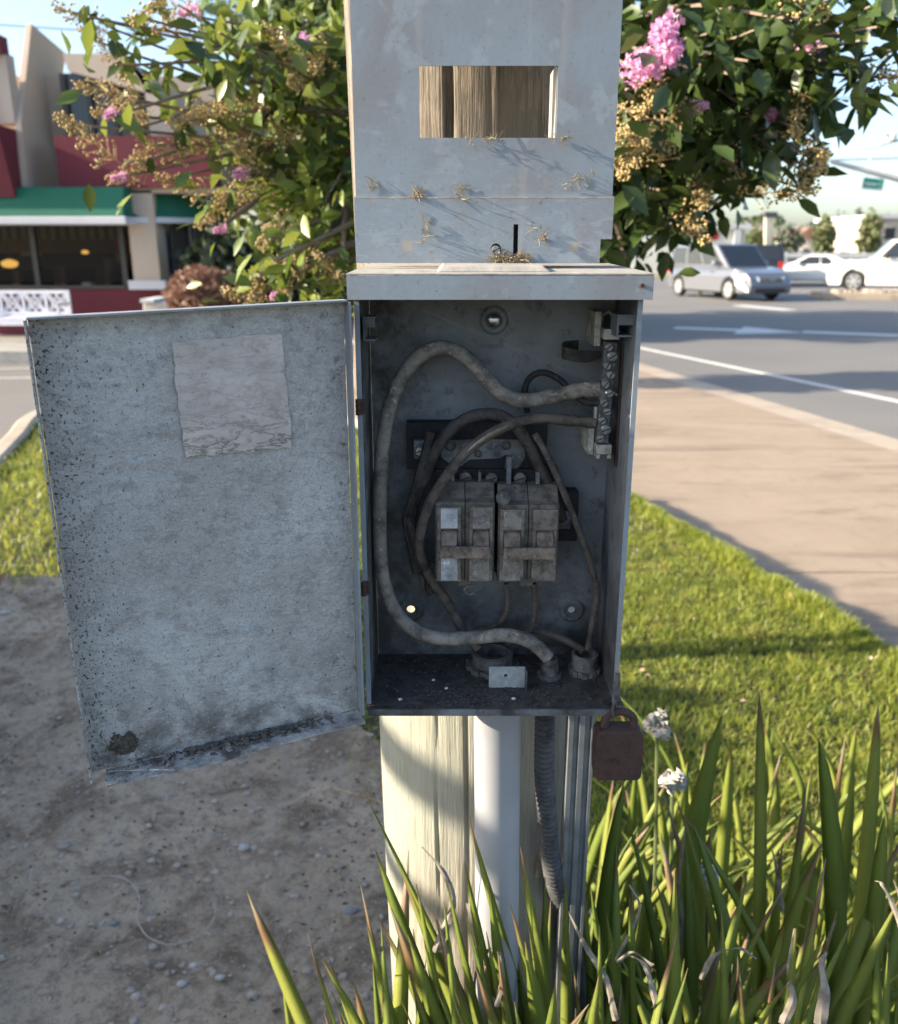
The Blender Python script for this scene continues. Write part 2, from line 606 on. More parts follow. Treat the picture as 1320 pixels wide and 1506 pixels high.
# left kerb of the lawn
path = spline([Vector((*p, 0)) for p in [(-5.6, 3.95), (-3.6, 3.9), (-2.98, 4.9), (-3.31, 6.08), (-3.6, 7.1), (-3.88, 8.1), (-3.72, 8.95), (-2.9, 9.38), (-1.6, 8.38), (-0.2, 6.98), (0.6, 6.2)]], 6)
mb = MB()
n = len(path)
prof = [(-0.02, -0.22), (-0.02, 0.035), (-0.05, 0.05), (-0.15, 0.05), (-0.18, 0.03), (-0.20, -0.22)]
vv, ff = [], []
for i, p in enumerate(path):
    t = (path[min(i + 1, n - 1)] - path[max(i - 1, 0)]).normalized()
    s = Vector((t.y, -t.x, 0))
    for a, z in prof:
        vv.append(Vector((p.x, p.y, 0)) + s * (a + 0.02) + Vector((0, 0, z)))
k = len(prof)
for i in range(n - 1):
    for j in range(k - 1):
        ff.append((i * k + j, (i + 1) * k + j, (i + 1) * k + j + 1, i * k + j + 1))
mb.add(vv, ff)
tag(mb.build('lawn_kerb', CONC2), kind='structure')

# concrete apron: slabs with open joints, gutter strip, asphalt beyond
g0, g1 = G(940, 545, -0.15), G(1320, 665, -0.15)
def xg(y):
    return g0.x + (g1.x - g0.x) * (y - g0.y) / (g1.y - g0.y)
EDGE_Y = [-3, -0.2, 1.2, 2.1, 3.0, 3.85, 4.7, 5.5, 6.0, 7.0, 9, 13]
EDGE_X = [2.3, 2.15, 1.9, 1.7, 1.48, 1.26, 1.03, 0.6, 0.1, -0.7, -1.4, -1.4]
def xl(y):
    return float(np.interp(y, EDGE_Y, EDGE_X))
apron = thing('concrete_apron', None, None)
tag(apron, kind='structure')
cuts = [-3, 0.1, 1.45, 4.36, 7.35, 10.3, 13.4]
for a, b in zip(cuts[:-1], cuts[1:]):
    a2, b2 = a + 0.006, b - 0.006
    yy = [a2] + [y for y in EDGE_Y if a2 < y < b2] + [b2]
    pts = [(xl(y), y, -0.15) for y in yy] + [(xg(y) - 0.006, y, -0.15) for y in reversed(yy)]
    mb = MB()
    mb.prism(pts, (0, 0, -0.06))
    mb.build('concrete_slab', CONC, apron)
    mb = MB()
    mb.prism([(xg(a2) + 0.004, a2, -0.156), (xg(a2) + 0.42, a2, -0.164), (xg(b2) + 0.42, b2, -0.164), (xg(b2) + 0.004, b2, -0.156)], (0, 0, -0.05))
    mb.build('gutter_strip', CONC2, apron)

# painted markings on the road
def painted(name, pts, label=None):
    mb = MB()
    mb.prism(pts, (0, 0, -0.003))
    return tag(mb.build(name, ROADPAINT), kind='structure')
def gstrip(name, a, b, w):
    A, B = G(*a, -0.165), G(*b, -0.165)
    d = (B - A).normalized()
    s = Vector((-d.y, d.x, 0)) * w / 2
    return painted(name, [A - s, B - s, B + s, A + s])
gstrip('edge_line_marking', (900, 503), (1500, 627), 0.13)
gstrip('lane_line_marking', (1180, 488), (1500, 500), 0.42)
gstrip('lane_dash_marking', (1085, 449), (1162, 456), 0.5)
A, B = G(992, 482, -0.165), G(1180, 489, -0.165)
d = (B - A).normalized()
s = Vector((-d.y, d.x, 0))
H = B - d * 1.3
painted('arrow_marking', [A - s * 0.24, H - s * 0.24, H - s * 0.95, B, H + s * 0.95, H + s * 0.24, A + s * 0.24])
for a, b in (((-300, 548), (70, 541)), ((-300, 560), (74, 555))):
    gstrip('parking_line_marking', a, b, 0.07)

# pavement before the restaurant
mb = MB()
mb.prism([(-30, 13.3, 0.02), (-2.2, 13.3, 0.02), (-1.4, 13.9, 0.02), (-1.2, 15.0, 0.02), (-1.2, 30, 0.02), (-30, 30, 0.02)], (0, 0, -0.36))
tag(mb.build('restaurant_pavement', m_concrete('grey_concrete', (0.30, 0.285, 0.265), (0.35, 0.335, 0.31))), kind='structure')
# ------------------------------------------------------------------ materials of the post and the boxes
def m_panel():
    m = Mt('weathered_grey_paint', (0.225, 0.265, 0.296), 0.6)
    m.mix(m.ramp(m.noise(11, 4, 0.5), 0.44, 0.60, 0, 0.85), (0.205, 0.205, 0.212))
    m.mix(m.ramp(m.noise(24, 5, 0.6, dist=0.4), 0.56, 0.62, 0, 0.6), (0.29, 0.33, 0.36))
    m.mix(m.ramp(m.noise(260, 4, 0.65), 0.56, 0.68, 0, 0.6), (0.17, 0.175, 0.18))
    m.mix(m.ramp(m.noise(130, 6, 0.75), 0.645, 0.68, 0, 0.8), (0.15, 0.14, 0.125))
    z = m.axis(2)
    low = m.ramp(z, 0.0, 0.13, 1, 0)
    streak = m.noise(60, 6, 0.7, m.map((1, 1, 3.2), rot=(0, R(35), 0)), 1.2)
    m.mix(m.math('MULTIPLY', m.ramp(streak, 0.52, 0.66), low), (0.27, 0.315, 0.36))
    m.mix(m.math('MULTIPLY', m.ramp(m.noise(45, 6, 0.7), 0.60, 0.68), low), (0.36, 0.30, 0.22))
    m.bump(m.noise(220, 5, 0.6), 0.12, 0.0008)
    m.bump(m.noise(9, 3), 0.12, 0.004)
    # old drips and scratches in the paint
    drip = m.noise(55, 5, 0.6, m.map((1, 1, 0.06)), 0.2)
    m.mix(m.ramp(drip, 0.60, 0.70, 0, 0.35), (0.33, 0.32, 0.315))
    scr = m.noise(34, 6, 0.6, m.map((1, 1, 4.5), rot=(0, R(28), 0)), 1.5)
    m.mix(m.ramp(m.math('ABSOLUTE', m.math('SUBTRACT', scr, 0.5)), 0.0, 0.006, 0.35, 0), (0.27, 0.27, 0.275))
    return m.done()
def m_door():
    m = Mt('stained_door_paint', (0.56, 0.555, 0.53), 0.62)
    big = m.noise(7.5, 5, 0.6)
    m.mix(m.ramp(big, 0.39, 0.53, 0, 0.85), (0.43, 0.405, 0.38))
    m.mix(m.ramp(m.noise(60, 7, 0.75, m.map((1, 1, 1.3))), 0.50, 0.60, 0, 0.55), (0.26, 0.245, 0.235))
    m.mix(m.ramp(m.noise(16, 4, 0.5, m.map((1, 1, 2.6))), 0.645, 0.665, 0, 0.7), (0.47, 0.51, 0.53))
    # peeling specks, thickest along the free edge and scattered elsewhere
    x = m.axis(0)
    edge = m.ramp(x, -0.215, -0.165, 1, 0)
    sp = m.noise(430, 4, 0.6, m.map((1.0, 1, 0.8)))
    thr = m.math('ADD', sp, m.math('MULTIPLY', edge, 0.085))
    m.mix(m.ramp(thr, 0.645, 0.668), (0.03, 0.026, 0.024))
    # grime that gathered along the bottom fold
    z = m.axis(2)
    low = m.ramp(z, 0.0, 0.085, 1, 0)
    grime = m.math('MULTIPLY', m.ramp(m.noise(22, 6, 0.7, dist=0.5), 0.42, 0.60), low)
    m.mix(grime, (0.085, 0.075, 0.065))
    right = m.ramp(x, -0.045, -0.005, 0, 1)
    m.mix(m.math('MULTIPLY', m.ramp(m.noise(75, 5, 0.7), 0.56, 0.66), right), (0.10, 0.085, 0.07))
    fine = m.noise(190, 6, 0.7, m.map((1, 1, 1.2)), 0.5)
    m.mix(m.ramp(m.math('ABSOLUTE', m.math('SUBTRACT', fine, 0.5)), 0.0, 0.03, 0.55, 0), (0.17, 0.16, 0.15))
    m.mix(m.ramp(m.noise(330, 4, 0.7), 0.58, 0.66, 0, 0.5), (0.60, 0.61, 0.60))
    wr = m.noise(140, 8, 0.72, m.map((1, 1, 1.25)), 0.8)
    m.bump(wr, 0.85, 0.0032)
    m.bump(m.noise(38, 5, 0.6, m.map((1, 1, 1.6)), 0.6), 0.4, 0.005)
    m.bump(thr, 0.25, 0.001)
    return m.done()
def m_interior():
    m = Mt('sooty_interior_paint', (0.205, 0.222, 0.235), 0.6)
    m.mix(m.ramp(m.noise(11, 6, 0.65), 0.38, 0.66, 0, 0.8), (0.105, 0.11, 0.112))
    m.mix(m.ramp(m.noise(55, 7, 0.75), 0.54, 0.66, 0, 0.75), (0.05, 0.046, 0.042))
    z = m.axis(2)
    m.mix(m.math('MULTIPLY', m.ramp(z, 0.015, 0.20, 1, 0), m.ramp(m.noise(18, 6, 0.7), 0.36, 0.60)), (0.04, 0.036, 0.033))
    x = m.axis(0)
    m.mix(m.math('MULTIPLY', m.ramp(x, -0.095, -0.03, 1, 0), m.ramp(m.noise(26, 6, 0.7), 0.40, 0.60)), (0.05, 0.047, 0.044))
    m.bump(m.noise(150, 5, 0.7), 0.3, 0.001)
    return m.done()
def m_grime(name, col, sc=60, b=0.5):
    m = Mt(name, col, 0.8)
    m.mix(m.ramp(m.noise(sc * 0.35, 6, 0.7), 0.44, 0.60, 0, 0.6), tuple(c * 1.45 for c in col))
    m.mix(m.ramp(m.noise(sc, 7, 0.7), 0.44, 0.62), tuple(c * 0.45 for c in col))
    m.mix(m.ramp(m.noise(sc * 2.4, 4, 0.6), 0.60, 0.70, 0, 0.7), tuple(min(1, c * 2.0) for c in col))
    m.bump(m.noise(sc * 2, 6, 0.7), b, 0.002)
    return m.done()
def m_rust(name='rust', col=(0.062, 0.030, 0.023)):
    m = Mt(name, col, 0.8)
    m.mix(m.ramp(m.noise(90, 6, 0.7), 0.44, 0.66), (0.035, 0.021, 0.017))
    m.mix(m.ramp(m.noise(300, 4, 0.7), 0.58, 0.70, 0, 0.6), (0.105, 0.052, 0.038))
    m.bump(m.noise(350, 5, 0.7), 0.5, 0.001)
    return m.done()
def m_wood(name):
    m = Mt(name, (0.30, 0.27, 0.222), 0.85)
    v = m.map((1, 1, 0.035))
    m.mix(m.ramp(m.noise(38, 5, 0.6, v, 0.3), 0.40, 0.62, 0, 0.8), (0.355, 0.325, 0.27))
    m.mix(m.ramp(m.noise(150, 5, 0.75, v, 0.25), 0.50, 0.66, 0, 0.8), (0.27, 0.215, 0.145))
    m.mix(m.ramp(m.noise(420, 3, 0.7, v, 0.1), 0.56, 0.68, 0, 0.7), (0.17, 0.13, 0.09))
    m.mix(m.ramp(m.noise(4.0, 4, 0.5, m.map((1, 1, 0.5))), 0.44, 0.62, 0, 0.5), (0.30, 0.345, 0.27))
    m.mix(m.ramp(m.noise(14, 6, 0.7, m.map((1, 1, 0.25))), 0.56, 0.68, 0, 0.5), (0.23, 0.20, 0.165))
    m.mix(m.ramp(m.axis(2), 1.40, 1.52, 0, 0.82), (0.135, 0.105, 0.078))  # darker brown towards the upper post
    upper_fac = m.ramp(m.axis(2), 1.40, 1.52, 0, 1)
    m.mix(m.math('MULTIPLY', upper_fac, m.ramp(m.noise(60, 7, 0.75, m.map((1, 1, 0.3))), 0.50, 0.60, 0, 0.9)), (0.25, 0.20, 0.15))
    m.mix(m.math('MULTIPLY', upper_fac, m.ramp(m.noise(95, 5, 0.75, v, 0.3), 0.54, 0.62, 0, 0.9)), (0.05, 0.038, 0.028))
    m.bump(m.noise(150, 5, 0.75, v, 0.25), 0.7, 0.004)
    m.bump(m.noise(420, 3, 0.7, v, 0.1), 0.5, 0.002)
    return m.done()
PANEL = m_panel()
DOORM = m_door()
INTER = m_interior()
SOOT = m_grime('sooty_floor_dust', (0.058, 0.052, 0.046))
BUSB = m_grime('black_bakelite', (0.018, 0.018, 0.020))
BUSM = m_grime('dull_bus_metal', (0.16, 0.165, 0.17))
BRK = m_grime('dusty_breaker_case', (0.125, 0.105, 0.086), 90, 0.3)
BRKF = m_grime('dusty_breaker_face', (0.165, 0.14, 0.115), 110, 0.3)
LABELW = m_grime('breaker_white_label', (0.42, 0.42, 0.43), 40, 0.1)
LABELG = m_grime('breaker_grey_label', (0.23, 0.205, 0.175), 70, 0.1)
HANDLE = m_grime('brown_breaker_handle', (0.19, 0.145, 0.112), 100, 0.3)
CABLEG = m_grime('dusty_grey_cable', (0.225, 0.20, 0.168), 70, 0.3)
CABLEB = m_grime('dusty_brown_cable', (0.098, 0.080, 0.064), 80, 0.3)
CABLED = m_grime('dusty_black_cable', (0.055, 0.047, 0.04), 90, 0.4)
CABLEK = m_grime('black_cable', (0.022, 0.021, 0.021), 80, 0.2)
SCREW = plain('screw_steel', (0.36, 0.36, 0.36), 0.4, 0.8, var=0.5, scale=220)
NYLON = m_grime('ivory_plastic', (0.40, 0.385, 0.33), 90, 0.2)
RUST = m_rust()
STEEL = plain('galvanised_steel', (0.30, 0.32, 0.34), 0.5, 0.55, var=0.3, scale=40)
FLEXM = m_grime('grey_flex_jacket', (0.06, 0.06, 0.062), 50, 0.2)
HUBM = m_grime('dusty_hub_metal', (0.115, 0.108, 0.098), 90, 0.4)
PVC = plain('pale_pvc', (0.33, 0.335, 0.35), 0.45, var=0.14, scale=14)
WOOD = m_wood('weathered_pine')
SUNLIT_PAINT = plain('sunlit_grey_paint', (0.36, 0.335, 0.30), 0.75, var=0.3, scale=60, bump=0.3)  # warmer, lighter copy of the panel paint; sunlight put into the colour
STRAW = plain('dry_straw', (0.36, 0.27, 0.15), 0.9, var=0.5, scale=200)

# ------------------------------------------------------------------ wooden post
PR = 0.120
def post_ax(z):
    return Vector((0.036 + (1.15 - z) * 0.020, 0.892, z))
rp = random.Random(3)
cracks = [(rp.uniform(0, 2 * math.pi), rp.uniform(-0.3, 1.6), rp.uniform(0.5, 1.9), rp.uniform(0.003, 0.007)) for _ in range(17)]
seg, rows = 220, 60
vv, ff = [], []
for j in range(rows + 1):
    z = -0.05 + 2.85 * j / rows
    c = post_ax(z)
    for k in range(seg):
        a = 2 * math.pi * k / seg
        r = PR * (1 + 0.018 * mnoise.noise(Vector((math.cos(a) * 1.4, math.sin(a) * 1.4, z * 0.7)))) + 0.0012 * mnoise.noise(Vector((math.cos(a) * 22, math.sin(a) * 22, z * 2)))
        for ca, z0, ln, dp in cracks:
            if z0 < z < z0 + ln:
                w = abs((a - ca - 0.06 * math.sin(z * 3 + ca) + math.pi) % (2 * math.pi) - math.pi)
                if w < 0.016:
                    r -= dp * (1 - w / 0.016) * min(1, (z - z0) * 6, (z0 + ln - z) * 6)
        vv.append(c + Vector((r * math.cos(a), r * math.sin(a), 0)))
for j in range(rows):
    for k in range(seg):
        ff.append((j * seg + k, j * seg + (k + 1) % seg, (j + 1) * seg + (k + 1) % seg, (j + 1) * seg + k))
ff.append(tuple(range(seg - 1, -1, -1)))
ff.append(tuple(rows * seg + k for k in range(seg)))
mb = MB()
mb.add(vv, ff)
tag(mb.build('wooden_post', WOOD, smooth=True, loc=post_ax(0)), 'thick weathered round wooden post carrying the grey electrical boxes', 'post')

# ------------------------------------------------------------------ meter cover above
YP = 0.700
def pp(px, py, Y=YP):
    return P(px, py, Y)
c0 = pp(523, 290)
c1 = pp(900, 290)
ML, MR = c0.x, c1.x
ZS = pp(600, 294).z
ZB = pp(600, 387).z
meter = thing('meter_cover', 'pale grey sheet metal meter cover with rectangular window cut-out, high on the wooden post', 'meter cover', ((ML + MR) / 2, YP, ZB))
h0, h1 = pp(616, 97), pp(817, 203)
outer = [(ML, ZS - 0.004), (MR, ZS - 0.004), (MR, 1.86), (ML, 1.86)]
hole = [(h0.x, h1.z), (h1.x, h1.z), (h1.x, h0.z), (h0.x, h0.z)]
mb = MB()
mb.plate(outer, [hole], lambda x, z: (x, YP, z), (0, 0.0015, 0))
mb.build('upper_panel', PANEL, meter)
mb = MB()     # returned edges
mb.box(MR - 0.0012, MR + 0.0004, YP + 0.0018, YP + 0.072, ZS, 1.86)
mb.build('right_flange', PANEL, meter)
mb = MB()
mb.box(ML, ML + 0.0014, YP + 0.0018, YP + 0.012, ZS, 1.86)
mb.build('left_flange', PANEL, meter)
mb = MB()
mb.box(ML, MR, YP + 0.0018, YP + 0.075, 1.8615, 1.863)
mb.build('top_flange', PANEL, meter)
mb = MB()     # tab bent back along the window's right edge
mb.box(h1.x - 0.0008, h1.x + 0.0008, YP + 0.0018, YP + 0.046, h1.z - 0.002, h0.z + 0.002)
mb.build('window_tab', SUNLIT_PAINT, meter)
# lower cover plate, a little proud, with keyhole, slot and notched corner
n0, n1 = pp(882, 352), pp(882, 387)
YL = YP - 0.003
k0 = pp(729, 366, YL)
s0, s1 = pp(755, 330, YL), pp(761, 377, YL)
ZT = ZS + 0.0005
outer = [(ML - 0.001, ZB), (n0.x, ZB), (n0.x, n0.z), (MR + 0.001, n0.z), (MR + 0.001, ZT), (ML - 0.001, ZT)]
mb = MB()
mb.plate(outer, [circle2(k0.x, k0.z, 0.0040, 14), [(s0.x, s1.z), (s1.x, s1.z), (s1.x, s0.z), (s0.x, s0.z)]], lambda x, z: (x, YL, z), (0, 0.0015, 0))
mb.build('lower_panel', PANEL, meter)
mb = MB()
mb.box(ML - 0.001, MR + 0.001, YL, YP - 0.0002, ZT + 0.0002, ZT + 0.0016)
mb.build('seam_ledge', SUNLIT_PAINT, meter)
mb = MB()
mb.lathe([(0.0036, 0), (0.0036, 0.004), (0.0030, 0.0055)], Matrix.Translation(Vector((k0.x, YL + 0.004, k0.z - 0.001))) @ aim((0, -1, 0)), 14)
sw = mb.build('lock_screw', SCREW, meter, smooth=True)
mb = MB()
mb.bar((k0.x - 0.003, YL - 0.0018, k0.z - 0.0025), (k0.x + 0.003, YL - 0.0018, k0.z + 0.0008), 0.0008, 0.0008, (0, 1, 0))
mb.build('screw_slot', BUSB, sw)
mb = MB()     # dark backing added so the openings read as shaded
mb.box(ML + 0.02, MR - 0.02, YP + 0.020, YP + 0.024, ZB - 0.0, ZS - 0.012)
mb.build('dark_backing', BUSB, meter)
rs = random.Random(11)
def tuft(px, py, Y, w, h, n, thick=0.0004):
    mb = MB()
    c = P(px, py, Y)
    for _ in range(n):
        a = c + Vector((rs.uniform(-w, w), -rs.uniform(0.0005, 0.003), rs.uniform(-h, h)))
        d = Vector((rs.gauss(0, 1), rs.gauss(0, 0.3), rs.gauss(0, 0.7))).normalized() * rs.uniform(0.004, 0.010)
        b = a + d * 0.5 + Vector((rs.gauss(0, 0.001), -abs(rs.gauss(0, 0.001)), rs.gauss(0, 0.001)))
        e = a + d
        e.y = min(e.y, Y - 0.0006)
        b.y = min(b.y, Y - 0.0008)
        mb.tube([a, b, e], [thick, thick, thick * 0.4], 4)
    return tag(mb.build('debris_tuft', STRAW, meter), kind='stuff')
tuft(750, 382, YL, 0.014, 0.0028, 90)
tuft(612, 287, YP, 0.003, 0.004, 22)
tuft(677, 283, YP, 0.002, 0.005, 14)
tuft(546, 272, YP, 0.003, 0.005, 10, 0.0003)
tuft(800, 345, YL, 0.002, 0.004, 12)
tuft(625, 345, YL, 0.0016, 0.012, 18, 0.0003)
tuft(855, 265, YP, 0.010, 0.005, 14, 0.0003)
tuft(783, 333, YL, 0.0015, 0.003, 6, 0.0003)
tuft(720, 204, YP, 0.018, 0.0012, 16, 0.0003)
tuft(820, 205, YP, 0.004, 0.0012, 9, 0.0003)

# ------------------------------------------------------------------ breaker enclosure
BX0, BX1, BY0, BY1 = -0.0712, 0.1462, 0.660, 0.760
BZ0, BZ1 = 1.1668, 1.5180
T = 0.0016
box = thing('breaker_enclosure', 'open grey metal breaker box on the post with door swung wide to the left', 'breaker box', ((BX0 + BX1) / 2, BY1, BZ0))
def back(px, py):
    return P(px, py, BY1 - T)
hl, hr = back(604, 896), back(840, 897)
mb = MB()
mb.plate([(BX0, BZ0), (BX1, BZ0), (BX1, BZ1), (BX0, BZ1)], [circle2(hl.x, hl.z, 0.0040, 14), circle2(hr.x, hr.z, 0.0034, 14)], lambda x, z: (x, BY1 - T, z), (0, T, 0))
bk = mb.build('back_panel', INTER, box)
for c in (hl, hr, back(726, 471)):
    mb = MB()
    mb.lathe([(0.0130, 0), (0.0105, 0.0022), (0.0075, 0.0022), (0.0062, 0.0004)], Matrix.Translation((c.x, BY1 - T - 0.0001, c.z)) @ aim((0, -1, 0)), 24, caps=False)
    mb.build('mounting_dimple', INTER, bk, smooth=True)
c = back(726, 471)
mb = MB()
mb.lathe([(0.0058, 0), (0.0058, 0.002), (0.0035, 0.0036)], Matrix.Translation((c.x, BY1 - T - 0.0005, c.z)) @ aim((0, -1, 0)), 12)
mb.build('mounting_screw', plain('bright_screw', (0.6, 0.6, 0.6), 0.25, 1.0, var=0.5, scale=300), box, smooth=True)
# faint stamped marking
fc = bpy.data.curves.new('stamp', 'FONT')
fc.body = 'TR100-DS'
fc.size = 0.0052
fc.extrude = 0.0001
to = bpy.data.objects.new('stamp_tmp', fc)
COL.objects.link(to)
bpy.context.view_layer.update()
me = bpy.data.meshes.new_from_object(to.evaluated_get(bpy.context.evaluated_depsgraph_get()))
bpy.data.objects.remove(to)
me.materials.append(plain('stamp_ink', (0.11, 0.12, 0.135), 0.7))
so = bpy.data.objects.new('stamped_marking', me)
COL.objects.link(so)
so.parent = bk
so.rotation_euler = (math.pi / 2, 0, 0)
so.location = back(703, 512) - Vector((0, 0.0003, 0)) - WL[bk]

mb = MB()
mb.box(BX0, BX0 + T, BY0, BY1 - T - 0.0002, BZ0 + T, BZ1)
mb.build('left_wall', INTER, box)
mb = MB()
mb.box(BX1 - T, BX1, BY0, BY1 - T - 0.0002, BZ0 + T, BZ1)
rw = mb.build('right_wall', INTER, box)
for x in (BX0, BX1):
    mb = MB()
    sgn = 1 if x < 0 else -1
    mb.box(min(x, x + sgn * 0.0035) - (0.0004), max(x, x + sgn * 0.0035), BY0 - 0.0022, BY0 - 0.0003, BZ0 + 0.004, BZ1 - 0.004)
    mb.build('front_edge', PANEL, box)
mb = MB()
mb.box(BX0 + 0.0002, BX1 - 0.0002, BY0 - 0.006, BY1 - T - 0.0002, BZ0, BZ0 + T - 0.0002)
mb.build('bottom_plate', SOOT, box)
mb = MB()
mb.box(BX0 + 0.001, BX1 - 0.001, BY0 - 0.0078, BY0 - 0.0062, BZ0 - 0.0045, BZ0 + T)
mb.build('bottom_lip', INTER, box)
mb = MB()
mb.box(BX0 + T, BX1 - T, BY0 + 0.001, BY1 - T, BZ1 + 0.0002, BZ1 + T)
mb.build('top_plate', INTER, box)
# lid: sloping sheet with front lip and side turns
LY = 0.648
la, lb = P(509, 402, LY), P(961, 405, LY)
lc = P(509, 441, LY)
LZ1, LZ0 = la.z, lc.z
LX0, LX1 = la.x, P(961, 420, LY).x
mb = MB()
bz = LZ1 + 0.0052
mb.hexa([(LX0, LY, LZ1 - 0.0015), (LX1, LY, LZ1 - 0.0015), (LX1 - 0.013, BY1 + 0.004, bz - 0.0015), (LX0 + 0.008, BY1 + 0.004, bz - 0.0015)],
        [(LX0, LY, LZ1), (LX1, LY, LZ1), (LX1 - 0.013, BY1 + 0.004, bz), (LX0 + 0.008, BY1 + 0.004, bz)])
lid = mb.build('lid', SUNLIT_PAINT, box, bevel=0.0004)
mb = MB()
mb.box(LX0, LX1, LY, LY + T, LZ0, LZ1 - 0.0017)
mb.build('lid_lip', PANEL, lid)
for x0, x1 in ((LX0, LX0 + T), (LX1 - T, LX1)):
    mb = MB()
    mb.box(x0, x1, LY + T + 0.0002, BY0 + 0.02, LZ0, LZ1 - 0.0018)
    mb.build('lid_side', PANEL, lid)
e0, e1 = P(650, 402, LY + 0.006), P(800, 402, LY + 0.006)
f = lambda y: LZ1 + (y - LY) / (BY1 + 0.004 - LY) * 0.0052
ya, yb = LY + 0.010, LY + 0.062
mb = MB()
mb.hexa([(e0.x - 0.004, ya, f(ya)), (e1.x + 0.006, ya, f(ya)), (e1.x + 0.006, yb, f(yb)), (e0.x - 0.004, yb, f(yb))],
        [(e0.x, ya + 0.003, f(ya) + 0.0042), (e1.x, ya + 0.003, f(ya) + 0.0042), (e1.x, yb - 0.003, f(yb) + 0.0042), (e0.x, yb - 0.003, f(yb) + 0.0042)])
mb.build('lid_boss', SUNLIT_PAINT, lid, bevel=0.001)
mb = MB()
q = P(944, 420, LY)
mb.lathe([(0.0016, 0), (0.0016, 0.0010)], Matrix.Translation((q.x, LY - 0.0002, q.z)) @ aim((0, -1, 0)), 10)
mb.build('rivet', RUST, lid)
# corner brackets
def cbracket(pxs, pys, Y0, Y1):
    a, b = P(pxs[0], pys[0], Y0), P(pxs[1], pys[1], Y0)
    x0, x1 = min(a.x, b.x), max(a.x, b.x)
    mb = MB()
    mb.box(x0, x1, Y0, Y1, a.z - 0.0015, a.z)
    mb.box(x0, x1, Y0, Y1, b.z, b.z + 0.0015)
    mb.box(x0, x0 + 0.0015, Y0 + 0.0002, Y1, b.z + 0.0017, a.z - 0.0017)
    mb.box(x0, x1, Y0, Y0 + 0.0012, a.z - 0.008, a.z - 0.0017)
    return mb.build('corner_bracket', INTER, box)
cbracket((533, 552), (466, 502), 0.676, 0.70)
cbracket((908, 931), (463, 496), 0.682, 0.71)
# hinges
for py in (599, 866):
    q = P(527 + (py - 599) * 0.03, py, 0.654)
    mb = MB()
    for k in range(3):
        z = q.z - 0.006 + k * 0.0042
        mb.lathe([(0.0024, 0), (0.0024, 0.0038)], Matrix.Translation((q.x, q.y, z)), 10)
    mb.box(q.x + 0.0014, q.x + 0.005, q.y + 0.001, q.y + 0.0025, q.z - 0.0055, q.z + 0.006)
    mb.build('hinge', RUST, box, smooth=True)

# door, opened about 157 degrees
DA = R(23)
DH = Vector((-0.0795, 0.657, 0))
du = Vector((-math.cos(DA), -math.sin(DA), 0))
dn = Vector((math.sin(DA), -math.cos(DA), 0))           # inside face, towards the viewer
DW = 0.2155
def dpt(u, v, n=0.0):                                    # u 0..1 hinge to free edge, v 0..1 bottom to top
    zt = 1.512 + (1.5055 - 1.512) * u
    zb = 1.1665 + (1.160 - 1.1665) * u
    return DH + du * (DW * u) + dn * n + Vector((0, 0, zb + (zt - zb) * v))
door = bpy.data.objects.new('door', None)
nu, nv = 40, 60
vv = []
for j in range(nv + 1):
    for i in range(nu + 1):
        u, v = i / nu, j / nv
        b = 0.0006 * mnoise.fractal(Vector((u * 3, v * 5, 2)), 1, 2, 3)
        vv.append(dpt(u, v, b))
bk_ = [p - dn * 0.0016 for p in vv]
nn = (nu + 1) * (nv + 1)
ff = []
for j in range(nv):
    for i in range(nu):
        a = j * (nu + 1) + i
        ff.append((a, a + 1, a + nu + 2, a + nu + 1))
        ff.append((nn + a, nn + a + nu + 1, nn + a + nu + 2, nn + a + 1))
def rim(idx):
    for a, b in zip(idx[:-1], idx[1:]):
        ff.append((a, nn + a, nn + b, b))
rim([i for i in range(nu + 1)])
rim([nv * (nu + 1) + i for i in range(nu, -1, -1)])
rim([j * (nu + 1) for j in range(nv, -1, -1)])
rim([j * (nu + 1) + nu for j in range(nv + 1)])
mb = MB()
mb.add(vv + bk_, ff)
# the door mesh keeps its own axes: local x along the door, z up
me = bpy.data.meshes.new('door')
org = Vector((DH.x, DH.y, 1.160))
Mdoor = Matrix.Translation(org - WL[box]) @ Matrix.Rotation(DA, 4, 'Z')
Mi = (Matrix.Translation(org) @ Matrix.Rotation(DA, 4, 'Z')).inverted()
me = mb.mesh('door', smooth=True)
me.transform(Mi)
me.materials.append(DOORM)
bpy.data.objects.remove(door)
door = bpy.data.objects.new('door', me)
COL.objects.link(door)
door.parent = box
door.matrix_local = Mdoor
tag(door, 'grey door inside, peeling and stained, with blank wrinkled paper label')
def door_part(mb, name, material, smooth=False, bevel=0.0):
    me = mb.mesh(name, smooth=smooth)
    me.transform(Mi)
    me.materials.append(material)
    o = bpy.data.objects.new(name, me)
    COL.objects.link(o)
    o.parent = door
    if bevel:
        b = o.modifiers.new('bevel', 'BEVEL')
        b.width = bevel
        b.segments = 2
    return o
FL = 0.021
def flange(a0, a1, n0, n1, t):
    mb = MB()
    mb.hexa([a0 + dn * n0, a1 + dn * n0, a1 + dn * n1, a0 + dn * n1], [a0 + dn * n0 + t, a1 + dn * n0 + t, a1 + dn * n1 + t, a0 + dn * n1 + t])
    return mb
up = Vector((0, 0, 0.0014))
door_part(flange(dpt(1.0, 0) + du * 0.0004, dpt(1.0, 1) + du * 0.0004, 0.0002, 0.016, du * 0.0014), 'edge_flange', DOORM)
door_part(flange(dpt(0.0, 0.002) - du * 0.0004, dpt(0.0, 1) - du * 0.0004, 0.0002, 0.014, -du * 0.0014), 'hinge_flange', PANEL)
door_part(flange(dpt(0.0, 1), dpt(1.0, 1), -0.0014, 0.012, up), 'top_flange', PANEL)
mb = MB()     # bottom fold, dented and sagging
vv, ff = [], []
